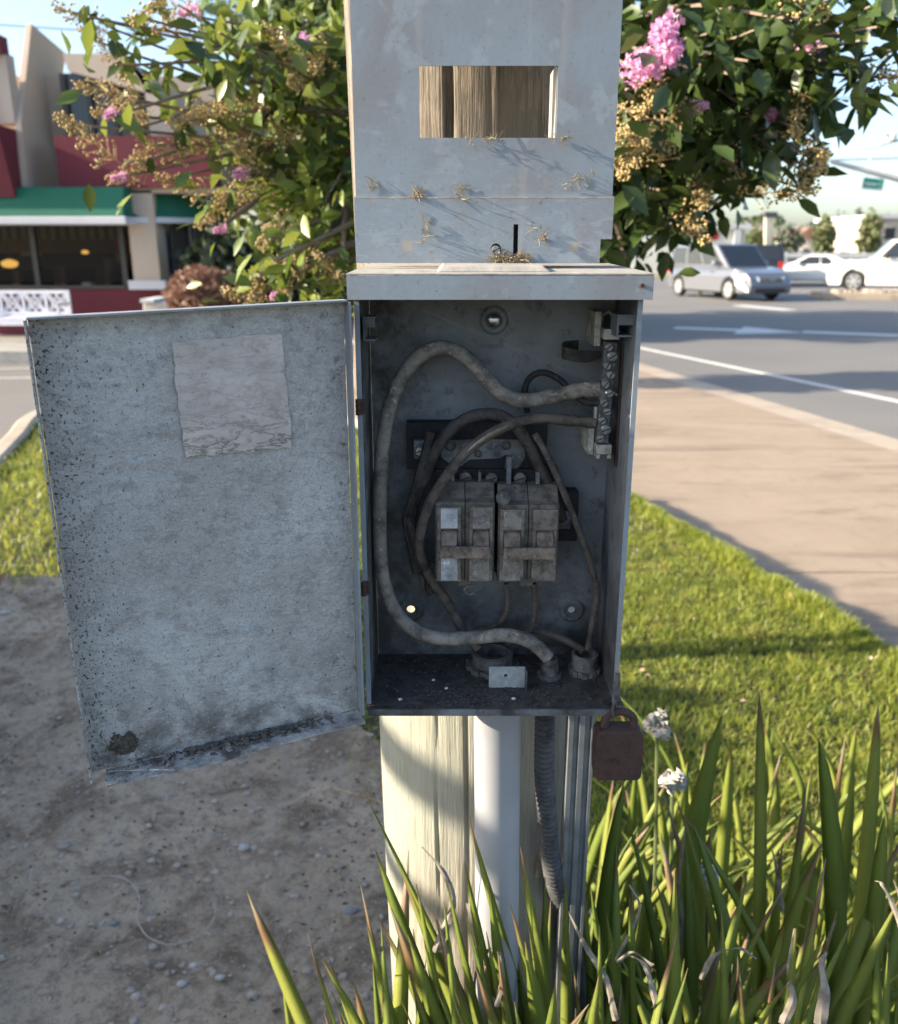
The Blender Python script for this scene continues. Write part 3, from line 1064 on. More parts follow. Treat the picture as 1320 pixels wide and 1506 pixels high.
for i in range(41):
    u = i / 40 * 0.955
    for j in range(7):
        k = j / 6
        dent = 0.0035 * math.exp(-((u - 0.62) / 0.16) ** 2) * k + 0.0008 * mnoise.noise(Vector((u * 9, k * 2, 5)))
        vv.append(dpt(u, 0, 0.0005 + FL * k) - Vector((0, 0, 0.0003 + dent + 0.001 * k)))
n0 = len(vv)
vv += [p - Vector((0, 0, 0.0014)) for p in vv]
for i in range(40):
    for j in range(6):
        a = i * 7 + j
        ff.append((a, a + 1, a + 8, a + 7))
        ff.append((n0 + a, n0 + a + 7, n0 + a + 8, n0 + a + 1))
    ff.append((i * 7 + 6, n0 + i * 7 + 6, n0 + i * 7 + 13, i * 7 + 13))
for j in range(6):
    ff.append((280 + j, 281 + j, n0 + 281 + j, n0 + 280 + j))
mb.add(vv, ff)
door_part(mb, 'bottom_flange', DOORM, smooth=True)
# dirt heap lying in the fold
rs2 = random.Random(5)
mb = MB()
for _ in range(420):
    u = min(0.9, max(0.12, rs2.gauss(0.46, 0.15)))
    n = abs(rs2.gauss(0.0, 0.006)) + 0.001
    p = dpt(u, 0, min(n, 0.016))
    mb.ball(p + Vector((0, 0, -0.001 + rs2.uniform(0, 0.003))), rs2.uniform(0.0006, 0.0021), 6, 4, (1.3, 1.0, 0.6), 0.3, rs2)
tag(door_part(mb, 'dirt_pile', m_grime('settled_dirt', (0.105, 0.092, 0.078), 150)), kind='stuff')
mb = MB()
for _ in range(26):
    p = dpt(rs2.gauss(0.74, 0.012), 0, rs2.uniform(0.006, 0.015)) + Vector((0, 0, rs2.uniform(-0.001, 0.004)))
    d = Vector((rs2.gauss(0, 1), rs2.gauss(0, 1), rs2.gauss(0, 1))).normalized() * 0.004
    mb.tube([p, p + d], 0.0005, 4)
for _ in range(8):
    p = dpt(rs2.gauss(0.53, 0.01), 0, rs2.uniform(0.010, 0.017)) + Vector((0, 0, rs2.uniform(-0.001, 0.003)))
    mb.ball(p, rs2.uniform(0.001, 0.002), 6, 4, (1.4, 1, 0.6), 0.35, rs2)
tag(door_part(mb, 'cobweb_debris', plain('pale_web_debris', (0.30, 0.28, 0.26), 0.9, var=0.6, scale=300)), kind='stuff')
mb = MB()     # mud nest at the low free corner
for _ in range(90):
    a = rs2.uniform(0, 6.28)
    r = 0.010 * math.sqrt(rs2.random())
    p = dpt(0.885, 0.055, 0.0006) + du * (r * math.cos(a)) + Vector((0, 0, r * 0.9 * math.sin(a)))
    mb.ball(p, rs2.uniform(0.0008, 0.0022), 5, 4, (1, 1, 1), 0.3, rs2)
tag(door_part(mb, 'mud_nest', m_grime('mud', (0.10, 0.082, 0.062), 200)), kind='stuff')
# paper label, wrinkled
PAPER = Mt('wrinkled_paper', (0.54, 0.475, 0.425), 0.85)
PAPER.mix(PAPER.ramp(PAPER.noise(26, 5, 0.6), 0.42, 0.62, 0, 0.75), (0.40, 0.35, 0.31))
PAPER.mix(PAPER.ramp(PAPER.noise(150, 6, 0.7), 0.56, 0.66, 0, 0.6), (0.26, 0.23, 0.20))
pz = PAPER.axis(2)
creases = PAPER.noise(62, 8, 0.66, PAPER.map((0.55, 1, 1.7)), 0.6)
ridge = PAPER.math('ABSOLUTE', PAPER.math('SUBTRACT', creases, 0.5))
low_ = PAPER.math('ADD', PAPER.ramp(pz, 0.242, 0.280, 1, 0.22), 0.0)
PAPER.mix(PAPER.math('MULTIPLY', PAPER.ramp(ridge, 0.0, 0.034, 1.0, 0), low_), (0.10, 0.075, 0.055))
PAPER.mix(PAPER.math('MULTIPLY', PAPER.ramp(PAPER.noise(28, 6, 0.7, PAPER.map((0.8, 1, 1.5)), 0.8), 0.54, 0.64, 0, 0.7), low_), (0.17, 0.125, 0.09))
PAPER.bump(PAPER.ramp(ridge, 0.0, 0.03), 0.25, 0.001)
PAPER = PAPER.done()
def lab(px, py):                      # door (u, v) seen at that pixel
    best = None
    d = ray(px, py)
    o_ = Vector((0, 0, EYE))
    t = (DH - Vector((0, 0, DH.z)) - Vector((0, 0, 0)) - o_ * 0).dot(dn) / d.dot(dn)
    p = o_ + d * t
    u = (p - DH).dot(du) / DW
    zt = 1.512 + (1.5055 - 1.512) * u
    zb = 1.1665 + (1.160 - 1.1665) * u
    return u, (p.z - zb) / (zt - zb)
corners = [lab(272, 673), lab(429, 657), lab(414, 489), lab(251, 504)]
nu, nv = 46, 46
vv, ff = [], []
for j in range(nv + 1):
    for i in range(nu + 1):
        a, b = i / nu, j / nv
        rag = 0.016 * mnoise.fractal(Vector((a * 9, b * 9, 4.4)), 0.8, 2, 3)
        a = min(1, max(0, a)) + (rag if i in (0, nu) else 0)
        b = b + (rag if j in (0, nv) else 0)
        (u0, v0), (u1, v1), (u2, v2), (u3, v3) = corners
        u = (u0 * (1 - a) + u1 * a) * (1 - b) + (u3 * (1 - a) + u2 * a) * b
        v = (v0 * (1 - a) + v1 * a) * (1 - b) + (v3 * (1 - a) + v2 * a) * b
        h = 0.0011 + 0.0013 * abs(mnoise.fractal(Vector((a * 5.0, b * 9 + 0.8 * mnoise.noise(Vector((a * 5, b * 4, 0))), 1)), 0.8, 2, 4)) * (1.25 - 0.6 * b)
        vv.append(dpt(u, v, h))
for j in range(nv):
    for i in range(nu):
        a = j * (nu + 1) + i
        ff.append((a, a + 1, a + nu + 2, a + nu + 1))
nn = len(vv)
vv += [p - dn * 0.0005 for p in vv]
idx = [i for i in range(nu + 1)] + [j * (nu + 1) + nu for j in range(1, nv + 1)] + [nv * (nu + 1) + i for i in range(nu - 1, -1, -1)] + [j * (nu + 1) for j in range(nv - 1, 0, -1)]
for a, b in zip(idx, idx[1:] + idx[:1]):
    ff.append((a, b, nn + b, nn + a))
mb = MB()
mb.add(vv, ff)
door_part(mb, 'paper_label', PAPER, smooth=True)

# ---- inside: busbar base, plate, screws
YB = BY1 - T
def pbox(px0, py0, px1, py1, Y0, Y1, name, material, parent, bevel=0.0006):
    a, b = P(px0, py0, Y0), P(px1, py1, Y0)
    mb = MB()
    mb.box(min(a.x, b.x), max(a.x, b.x), Y0, Y1, min(a.z, b.z), max(a.z, b.z))
    return mb.build(name, material, parent, bevel=bevel)
base = pbox(597, 622, 803, 690, 0.742, YB - 0.0003, 'busbar_base', BUSB, box)
pbox(640, 690, 815, 842, 0.738, YB - 0.0003, 'busbar_base', BUSB, box)
pbox(800, 724, 848, 796, 0.741, YB - 0.0003, 'busbar_base', BUSB, box)
pbox(822, 752, 838, 778, 0.739, 0.7408, 'terminal_clip', BUSM, box, 0.0004)
pl = [(648, 648), (700, 646), (770, 647), (772, 672), (765, 684), (748, 700), (742, 690), (744, 668), (735, 674), (690, 676), (672, 690), (648, 672)]
mb = MB()
mb.prism([P(x, y, 0.7395) for x, y in pl], (0, 0.0018, 0))
bp = mb.build('bus_plate', BUSM, box)
for (x, y, r) in ((744, 655, 0.0042), (703, 667, 0.0034), (663, 655, 0.005)):
    q = P(x, y, 0.7392)
    mb = MB()
    mb.lathe([(0.001, 0.001), (r * 0.5, 0.0012), (r * 0.7, 0.0022), (r, 0.0008), (r, -0.001)], Matrix.Translation(q) @ aim((0, -1, 0)), 16)
    mb.build('bus_rivet', HUBM, bp, smooth=True)
# lug with slotted screw on the left
pbox(608, 648, 628, 676, 0.732, 0.7418, 'lug', BUSM, box, 0.001)
q = P(617, 663, 0.7318)
mb = MB()
mb.lathe([(0.0045, 0), (0.0045, 0.0022), (0.0036, 0.003)], Matrix.Translation(q) @ aim((0, -1, 0)), 14)
ls = mb.build('lug_screw', SCREW, box, smooth=True)
mb = MB()
mb.bar(q + Vector((-0.004, -0.0031, -0.001)), q + Vector((0.004, -0.0031, 0.001)), 0.0008, 0.001, (0, 1, 0))
mb.build('screw_slot', BUSB, ls)
for x, y in ((684, 703), (722, 704), (764, 704), (798, 703)):
    q = P(x, y, 0.733)
    mb = MB()
    mb.lathe([(0.0055, -0.006), (0.0055, 0.001), (0.0042, 0.002)], Matrix.Translation(q) @ aim((0, -1, 0)), 14)
    s_ = mb.build('bus_screw', HUBM, box, smooth=True)
    mb = MB()
    mb.bar(q + Vector((-0.004, -0.0022, -0.0012)), q + Vector((0.004, -0.0022, 0.0012)), 0.0009, 0.001, (0, 1, 0))
    mb.build('screw_slot', BUSB, s_)
for x, w in ((663, 5), (703, 4), (745, 6), (788, 5)):
    a, b = P(x, 672 if x == 745 else 695, 0.726), P(x + w, 716, 0.726)
    mb = MB()
    mb.box(a.x, b.x, 0.726, 0.7335, b.z, a.z)
    mb.build('bus_stab', BUSM, box, bevel=0.0003)
q = P(740, 733, 0.699)
mb = MB()
mb.lathe([(0.0062, -0.008), (0.0064, 0.001), (0.0058, 0.0016), (0.0050, 0.0008), (0.0012, 0.0008)], Matrix.Translation(q) @ aim((0, -1, 0.15)), 18)
ns = mb.build('round_nut', HUBM, box, smooth=True)

# ---- two double-pole breakers
def breaker(px0, px1, pt, pb, labels, seed):
    YF = 0.7000
    rr = random.Random(seed)
    a, b = P(px0, pt, YF), P(px1, pb, YF)
    x0, x1, z0, z1 = a.x, b.x, b.z, a.z
    W = x1 - x0
    xm = (x0 + x1) / 2
    sh = 0.013                                    # sloping shoulder
    prof = [(YF + 0.004, z0), (YF + 0.004, z1), (YF + 0.012, z1 + 0.002), (YF + 0.024, z1 + sh), (0.7375, z1 + sh), (0.7375, z0)]
    mb = MB()
    g = 0.0006
    for xa, xb in ((x0, xm - g / 2), (xm + g / 2, x1)):
        mb.prism([(xa, y, z) for y, z in prof], (xb - xa, 0, 0))
    mb.box(xm - g, xm + g, YF + 0.012, 0.737, z0 + 0.001, z1)
    br = mb.build('breaker', BRK, box, bevel=0.0007)
    for i, (xa, xb) in enumerate(((x0 + 0.0016, xm - 0.0036), (xm + 0.0036, x1 - 0.0016))):
        mb = MB()                                  # raised pole face with a notch for the handle
        hz = z1 - (z1 - z0) * 0.52
        mb.box(xa, xb, YF, YF + 0.0038, z0 + 0.0012, hz - 0.0075)
        mb.box(xa, xb, YF, YF + 0.0038, hz + 0.0150, z1 - 0.003)
        mb.box(xa, xa + 0.0030, YF + 0.0002, YF + 0.0038, hz - 0.0073, hz + 0.0148)
        mb.box(xb - 0.0030, xb, YF + 0.0002, YF + 0.0038, hz - 0.0073, hz + 0.0148)
        mb.build('pole_face', BRKF, br, bevel=0.0004)
        mb = MB()
        mb.box(xa + 0.003, xb - 0.003, YF - 0.0003, YF - 0.0001, z0 + 0.0022, hz - 0.0095)
        mb.build('rating_label', labels[i], br)
        mb = MB()
        mb.box(xa + 0.003, xb - 0.003, YF - 0.0003, YF - 0.0001, hz + 0.0158, z1 - 0.0042)
        mb.build('rating_label', labels[i], br)
        mb = MB()
        mb.hexa([(xa + 0.0032, YF + 0.003, hz - 0.005), (xb - 0.0032, YF + 0.003, hz - 0.005), (xb - 0.0032, YF + 0.003, hz + 0.0125), (xa + 0.0032, YF + 0.003, hz + 0.0125)],
                [(xa + 0.0036, YF - 0.0085, hz - 0.0052), (xb - 0.0036, YF - 0.0085, hz - 0.0052), (xb - 0.0036, YF - 0.0062, hz + 0.0040), (xa + 0.0036, YF - 0.0062, hz + 0.0040)])
        mb.build('toggle', HANDLE, br, bevel=0.0006)
    mb = MB()
    mb.box(x0 + 0.0042, x1 - 0.0042, YF - 0.0118, YF - 0.0088, hz - 0.0078, hz + 0.0026)
    mb.box(x0 + 0.0042, x1 - 0.0042, YF - 0.0087, YF - 0.0040, hz - 0.0062, hz - 0.0054)
    mb.build('handle_tie', HANDLE, br, bevel=0.0005)
    mb = MB()
    mb.box(xm - 0.006, xm + 0.006, YF + 0.008, YF + 0.02, z0 - 0.0065, z0 - 0.0002)
    mb.build('mounting_foot', BRK, br, bevel=0.0006)
    for i in (0, 1):
        mb = MB()
        xx = (x0 * 3 + x1) / 4 if i == 0 else (x0 + 3 * x1) / 4
        mb.box(xx - 0.0045, xx + 0.0045, YF + 0.011, YF + 0.024, z0 - 0.003, z0 - 0.0002)
        mb.build('wire_clamp', HUBM, br, bevel=0.0006)
    return br
tag(breaker(640, 726, 741, 857, (LABELW, LABELG), 1), 'left breaker with pale label on its first pole')
tag(breaker(733, 819, 745, 857, (LABELG, BRKF), 2), 'right breaker with brown tied toggles')
# curled strap end below the left breaker
q = P(690, 866, 0.708)
mb = MB()
mb.tube([q + Vector((0.0045 * math.cos(a), -0.001 * a, 0.0035 * math.sin(a))) for a in [k * 0.35 for k in range(18)]], 0.0011, 6)
mb.build('curled_wire_end', HUBM, box, smooth=True)

# ---- neutral bar on the right with ivory supports
nb_top, nb_bot = P(897, 503, 0.712), P(884, 650, 0.712)
nd = (nb_bot - nb_top)
mb = MB()
mb.bar(nb_top, nb_bot, 0.0100, 0.0100, (0, 1, 0))
nb = mb.build('neutral_bar', m_grime('neutral_bar_metal', (0.12, 0.13, 0.135), 90), box, bevel=0.0006)
for i in range(11):
    t = (i + 0.45) / 11
    q = nb_top + nd * t + Vector((0.0018 * (1 if i % 2 else -1), -0.0051, 0))
    r = 0.0044 if i in (1, 9) else 0.0036
    mb = MB()
    mb.lathe([(r, -0.001), (r, 0.0016), (r * 0.8, 0.0024)], Matrix.Translation(q) @ aim((0, -1, 0)), 14)
    s_ = mb.build('bar_screw', SCREW, nb, smooth=True)
    a = rs2.uniform(0.3, 1.1)
    e = Vector((math.cos(a), 0, math.sin(a))) * r * 0.85
    mb = MB()
    mb.bar(q - e + Vector((0, -0.0025, 0)), q + e + Vector((0, -0.0025, 0)), 0.0008, 0.0008, (0, 1, 0))
    mb.build('screw_slot', BUSB, s_)
# upper support: two cheeks, arch and foot
q = P(897, 492, 0.712)
mb = MB()
mb.box(q.x - 0.0065, q.x + 0.0065, 0.7045, 0.728, q.z - 0.0035, q.z + 0.0050)
mb.box(q.x - 0.0125, q.x - 0.0070, 0.716, YB - 0.0004, q.z - 0.010, q.z + 0.018)
mb.build('bar_support', NYLON, box, bevel=0.0007)
mb = MB()
mb.tube([q + Vector((x, 0.012, z)) for x, z in ((-0.006, 0.005), (-0.0055, 0.014), (0.0, 0.0175), (0.005, 0.013), (0.007, 0.005))], 0.0016, 6)
mb.build('support_arch', NYLON, box, smooth=True)
q = P(886, 658, 0.712)
mb = MB()
mb.box(q.x - 0.0065, q.x + 0.0065, 0.7045, 0.728, q.z - 0.0045, q.z + 0.0035)
mb.box(q.x - 0.0065, q.x - 0.0032, 0.7045, 0.728, q.z - 0.0085, q.z - 0.0047)
mb.box(q.x + 0.0032, q.x + 0.0065, 0.7045, 0.728, q.z - 0.0085, q.z - 0.0047)
mb.box(q.x - 0.0120, q.x - 0.0070, 0.716, YB - 0.0004, q.z - 0.0075, q.z + 0.016)
mb.build('bar_support', NYLON, box, bevel=0.0007)
mb = MB()     # rusty slot strip on the side wall behind the bar
a, b = P(915, 505, 0.715), P(909, 684, 0.715)
mb.bar(Vector((BX1 - T - 0.0012, 0.712, a.z)), Vector((BX1 - T - 0.0012, 0.712, b.z)), 0.006, 0.0018, (1, 0, 0))
mb.build('rust_strip', RUST, box)
q = P(876, 608, 0.715)
mb = MB()
mb.lathe([(0.0030, -0.006), (0.0030, 0.006)], Matrix.Translation(q), 12)
mb.build('clamp_screw', SCREW, box, smooth=True)
# bent black strap
mb = MB()
path = [P(884, 522, 0.732), P(868, 524, 0.728), P(850, 524, 0.724), P(835, 521, 0.722), P(827, 518, 0.727), P(829, 512, 0.737), P(840, 510, 0.745), P(850, 509, 0.748)]
path = spline(path, 5)
vv, ff = [], []
for i, p in enumerate(path):
    w = 0.0052 if i > 6 else 0.0028 + 0.0004 * i
    t = (path[min(i + 1, len(path) - 1)] - path[max(i - 1, 0)]).normalized()
    s = t.cross(Vector((0, 0, 1))).normalized() * 0.0006
    for k in (Vector((0, 0, -w)) - s, Vector((0, 0, w)) - s, Vector((0, 0, w)) + s, Vector((0, 0, -w)) + s):
        vv.append(p + k)
for i in range(len(path) - 1):
    for k in range(4):
        ff.append((i * 4 + k, i * 4 + (k + 1) % 4, i * 4 + 4 + (k + 1) % 4, i * 4 + 4 + k))
ff += [(0, 1, 2, 3), tuple(len(vv) - 1 - k for k in range(4))]
mb.add(vv, ff)
mb.build('bent_strap', m_grime('dark_strap', (0.045, 0.038, 0.035), 90), box)

# ---- cables
def cable(name, pts, r, material, seg=10, label=None, jit=0.0):
    path = spline([P(*p) for p in pts], 10)
    mb = MB()
    rr = random.Random(len(pts) * 7 + int(pts[0][0]))
    rad = [r * (1 + jit * mnoise.noise(Vector((i * 0.22, pts[0][0], 0)))) for i in range(len(path))]
    mb.tube(path, rad, seg)
    return tag(mb.build(name, material, box, smooth=True), label)
cable('cable', [(884, 573, 0.716), (852, 574, 0.722), (815, 582, 0.730), (768, 589, 0.734), (735, 577, 0.732), (707, 548, 0.728), (680, 522, 0.727), (648, 512, 0.727), (618, 523, 0.727), (590, 556, 0.728), (569, 612, 0.728), (560, 690, 0.726), (558, 780, 0.722), (563, 848, 0.718), (580, 897, 0.714), (612, 928, 0.708), (652, 939, 0.702), (700, 937, 0.700), (745, 934, 0.702), (780, 944, 0.706), (806, 966, 0.708)], 0.0064, CABLEG, 14, 'thick grey cable looping round the left side', 0.06)
cable('cable', [(884, 593, 0.716), (862, 592, 0.722), (843, 579, 0.728), (822, 558, 0.734), (798, 548, 0.738), (779, 556, 0.741), (771, 577, 0.744), (775, 606, 0.748)], 0.0028, CABLEK, 10, 'thin black wire curl')
cable('cable', [(877, 622, 0.714), (840, 619, 0.718), (795, 615, 0.720), (757, 622, 0.715), (718, 640, 0.708), (683, 667, 0.704), (655, 702, 0.703), (632, 740, 0.704), (619, 780, 0.708), (618, 815, 0.715), (634, 852, 0.724), (660, 890, 0.730), (682, 930, 0.730), (704, 955, 0.722)], 0.0046, CABLEB, 10, None, 0.1)
cable('cable', [(614, 842, 0.736), (604, 790, 0.735), (606, 752, 0.732), (622, 705, 0.726), (645, 655, 0.720), (675, 622, 0.716), (710, 609, 0.714), (742, 614, 0.716), (768, 640, 0.722), (795, 690, 0.730), (815, 735, 0.735), (826, 765, 0.738)], 0.0052, CABLED, 10, None, 0.1)
cable('cable', [(634, 636, 0.728), (626, 668, 0.724), (615, 705, 0.724), (604, 745, 0.728), (598, 768, 0.732), (608, 805, 0.736), (624, 850, 0.738), (634, 873, 0.738)], 0.0044, CABLED, 8, 'frayed brown cable stub', 0.25)
cable('cable', [(786, 638, 0.724), (803, 668, 0.720), (822, 708, 0.716), (840, 752, 0.714), (858, 800, 0.714), (872, 842, 0.716), (878, 872, 0.718), (872, 910, 0.720), (864, 955, 0.722)], 0.0030, CABLEB, 8, None, 0.15)
cable('cable', [(744, 858, 0.716), (746, 885, 0.718), (742, 905, 0.722), (728, 920, 0.728), (706, 926, 0.732)], 0.0026, CABLEB, 8)
cable('cable', [(784, 858, 0.716), (787, 890, 0.718), (784, 915, 0.722), (776, 930, 0.726), (745, 945, 0.720)], 0.0026, CABLEB, 8)
cable('cable', [(700, 945, 0.735), (760, 926, 0.738), (815, 935, 0.736), (850, 952, 0.728), (858, 960, 0.722)], 0.0034, CABLEB, 8)
# paler strands laid along a stretch of the brown cable
mb = MB()
wp = spline([P(745, 627, 0.7075), P(722, 638, 0.7035), P(700, 653, 0.7005), P(688, 663, 0.6995)], 6)
for k in range(4):
    off = Vector((0.0006 * (k - 1.5), -0.0002 * k, 0.0007 * (k - 1.5)))
    mb.tube([p + off for p in wp], [0.0006 + 0.0007 * math.sin(math.pi * i / (len(wp) - 1)) for i in range(len(wp))], 6)
mb.build('pale_strands', plain('pale_strand_metal', (0.42, 0.36, 0.29), 0.4, 0.6, var=0.5, scale=250), box, smooth=True)
# frayed strands on the left
mb = MB()
for k in range(9):
    x = 598 + rs2.uniform(-4, 6)
    mb.tube(spline([P(x, 758 + rs2.uniform(-6, 6), 0.728), P(x + rs2.uniform(2, 12), 790, 0.724), P(x + rs2.uniform(14, 26), 830, 0.728), P(x + rs2.uniform(24, 44), 872 + rs2.uniform(-20, 12), 0.732)], 5), 0.0006, 5)
mb.build('frayed_strands', CABLEB, box)

# ---- conduit hubs in the floor
FZ = BZ0 + T
def hub(px, py, rad, h, name, grooves=4, nut=1.3):
    q = G(px, py, FZ + h)
    q.z = FZ
    prof = [(rad, 0)]
    for k in range(grooves * 2):
        prof.append((rad * (0.955 if k % 2 else 1.0), h * (k + 0.5) / (grooves * 2)))
    prof += [(rad, h * 0.97), (rad * 0.95, h), (rad * 0.80, h), (rad * 0.78, h * 0.15)]
    mb = MB()
    mb.lathe(prof, Matrix.Translation(q), 28)
    o = mb.build(name, HUBM, box, smooth=True)
    if nut:
        mb = MB()
        pr = []
        N2 = 10
        for k in range(N2):
            a0, a1 = 2 * math.pi * k / N2, 2 * math.pi * (k + 0.55) / N2
            pr += [(q.x + rad * nut * math.cos(a0), q.y + rad * nut * math.sin(a0), FZ), (q.x + rad * nut * math.cos(a1), q.y + rad * nut * math.sin(a1), FZ),
                   (q.x + rad * nut * 0.9 * math.cos(a1 + 0.02), q.y + rad * nut * 0.9 * math.sin(a1 + 0.02), FZ), (q.x + rad * nut * 0.9 * math.cos(2 * math.pi * (k + 1) / N2 - 0.02), q.y + rad * nut * 0.9 * math.sin(2 * math.pi * (k + 1) / N2 - 0.02), FZ)]
        mb.prism(pr, (0, 0, h * 0.28))
        mb.build('lock_nut', HUBM, o)
    return q
hubA = hub(724, 958, 0.0195, 0.016, 'conduit_hub', 3, 1.32)
hubB = hub(808, 975, 0.0085, 0.014, 'cable_connector', 2, 1.35)
hubC = hub(860, 960, 0.0125, 0.020, 'threaded_hub', 5, 1.22)
mb = MB()
mb.tube(spline([Vector((hubB.x, hubB.y, FZ - 0.02)), Vector((hubB.x, hubB.y, FZ + 0.006)), Vector((hubB.x + 0.0005, hubB.y, FZ + 0.02))], 5), 0.0072, 12)
mb.build('connector_sleeve', HUBM, box, smooth=True)
# small upright tab with a hole
ta, tb = P(719, 981, 0.691), P(771, 1012, 0.691)
mb = MB()
hc = ((ta.x + tb.x) / 2 - 0.001, (ta.z * 0.6 + tb.z * 0.4))
mb.plate([(ta.x, FZ), (tb.x, FZ), (tb.x, ta.z), (ta.x, ta.z)], [circle2(hc[0], hc[1], 0.0017, 12)], lambda x, z: (x, 0.691, z), (0, 0.0015, 0))
tab = mb.build('latch_tab', plain('bare_tab_paint', (0.36, 0.38, 0.38), 0.55, var=0.35, scale=160), box)
mb = MB()
mb.box(tb.x - 0.0001, tb.x + 0.0014, 0.683, 0.6908, FZ, ta.z)
mb.build('tab_return', INTER, tab)
# dust and litter on the floor
mb = MB()
for _ in range(520):
    x, y = rs2.uniform(BX0 + 0.006, BX1 - 0.006), rs2.uniform(BY0 - 0.003, BY1 - 0.01)
    if rs2.random() < 0.5:
        x = rs2.gauss(0.03, 0.03)
        y = rs2.gauss(0.672, 0.01)
        if not (BX0 + 0.004 < x < BX1 - 0.004 and BY0 - 0.004 < y < BY1 - 0.01):
            continue
    mb.ball((x, y, FZ + 0.0002), rs2.uniform(0.0004, 0.0013), 5, 3, (1.3, 1, 0.7), 0.3, rs2)
tag(mb.build('floor_debris', m_grime('floor_crumbs', (0.075, 0.068, 0.058), 300), box), kind='stuff')
mb = MB()
for (x, y) in ((588, 1028), (637, 1000), (656, 1012), (755, 1027), (551, 974)):
    q = G(x, y, FZ + 0.001)
    mb.ball(q, 0.0016, 6, 4, (1.3, 1, 0.6), 0.3, rs2)
tag(mb.build('pale_crumbs', plain('pale_crumb', (0.65, 0.63, 0.6), 0.8), box), kind='stuff')

# hasp with link on the lower right corner
qa = P(908, 988, BY0 - 0.003)
qb = P(912, 1042, BY0 - 0.006)
mb = MB()
hw = 0.0030
hole_c = (qb.x - 0.0005, qb.z + 0.005)
mb.plate([(qa.x - hw, qb.z + 0.014), (qa.x - hw * 0.8, qa.z), (qa.x + hw * 0.6, qa.z), (qa.x + hw, qb.z + 0.012), (qb.x + hw, qb.z - 0.001), (qb.x - hw, qb.z - 0.001)], [circle2(hole_c[0], hole_c[1], 0.0026, 12)], lambda x, z: (x, BY0 - 0.0062, z), (0, 0.0016, 0))
mb.build('hasp', HUBM, box)

# ------------------------------------------------------------------ padlock hanging from the hasp
YK = 0.6535
ka, kb = P(873, 1068, YK), P(941, 1139, YK)
kc = Vector(((ka.x + kb.x) / 2, YK, kb.z))
lock = thing('padlock', 'dark rusty padlock hanging from the lower right corner of the breaker box', 'padlock', kc)
hh = (ka.z - kb.z)
ww = (kb.x - ka.x) / 2 * 0.94
mb = MB()
pr = [(-ww, 0.004), (-ww + 0.003, 0.0), (ww - 0.003, 0.0), (ww, 0.003), (ww * 1.02, hh * 0.6), (ww * 0.98, hh - 0.004), (ww - 0.003, hh), (-ww + 0.003, hh), (-ww, hh - 0.003), (-ww * 1.03, hh * 0.5)]
mb.prism([(kc.x + x, YK - 0.0095, kc.z + z) for x, z in pr], (0, 0.019, 0))
mb.build('lock_body', RUST, lock, bevel=0.0012, seg=2)
rc = Vector((kc.x - ww * 0.18, YK, P(905, 1040, YK).z))
mb = MB()
mb.tube([rc + Vector((0.0035 * math.cos(a), 0.004 * math.cos(a), 0.0085 * math.sin(a))) for a in [k * math.pi / 8 for k in range(16)]], 0.0013, 8, closed=True)
mb.build('hasp_ring', HUBM, box, smooth=True)
sr = ww * 0.62
zt = P(905, 1046, YK).z
pth = [(kc.x - sr, YK, kc.z + hh - 0.004), (kc.x - sr, YK, zt - sr * 0.75)]
pth += [(kc.x + sr * math.cos(a), YK, zt - sr * 0.75 + sr * 0.75 * math.sin(a)) for a in [math.pi - k * math.pi / 10 for k in range(1, 10)]]
pth += [(kc.x + sr, YK, zt - sr * 0.75), (kc.x + sr, YK, kc.z + hh - 0.004)]
mb = MB()
mb.tube(pth, 0.0036, 12)
mb.build('shackle', RUST, lock, smooth=True)
mb = MB()
mb.lathe([(0.0024, 0), (0.0024, 0.003)], Matrix.Translation((kc.x - ww * 0.2, YK - 0.0094, kc.z + hh * 0.42)) @ aim((0, -1, 0)), 10)
mb.build('lock_rivet', RUST, lock)

# ------------------------------------------------------------------ conduits and strut under the box
mb = MB()
xa = P(730, 1040, 0.722).x
def pipe_x(z):
    return xa + (BZ0 - z) * 0.016
mb.lathe([(0.0225, -0.02), (0.0225, 1.166)], Matrix.Translation((pipe_x(0), 0.722, 0)) @ Matrix.Shear('XY', 4, (-0.016, 0)), 36)
pipe = thing('conduit_pipe', 'straight pale grey plastic conduit pipe rising into the bottom of the box', 'conduit', (pipe_x(0), 0.722, 0))
mb.build('pipe', PVC, pipe, smooth=True)
mb = MB()
mb.lathe([(0.0225, 0), (0.0248, 0.002), (0.0248, 0.010), (0.021, 0.0145)], Matrix.Translation((pipe_x(BZ0), 0.722, BZ0 - 0.0145)), 36, caps=False)
mb.build('pipe_collar', PVC, pipe, smooth=True)

path = spline([P(801, 1030, 0.735), P(801, 1080, 0.737), P(800, 1130, 0.742), P(803, 1180, 0.752), P(807, 1240, 0.762), P(816, 1300, 0.775), P(840, 1370, 0.81), P(850, 1500, 0.83), Vector((P(850, 1500, 0.83).x + 0.01, 0.86, 0.3)), Vector((P(850, 1500, 0.83).x + 0.01, 0.88, -0.02))], 24)
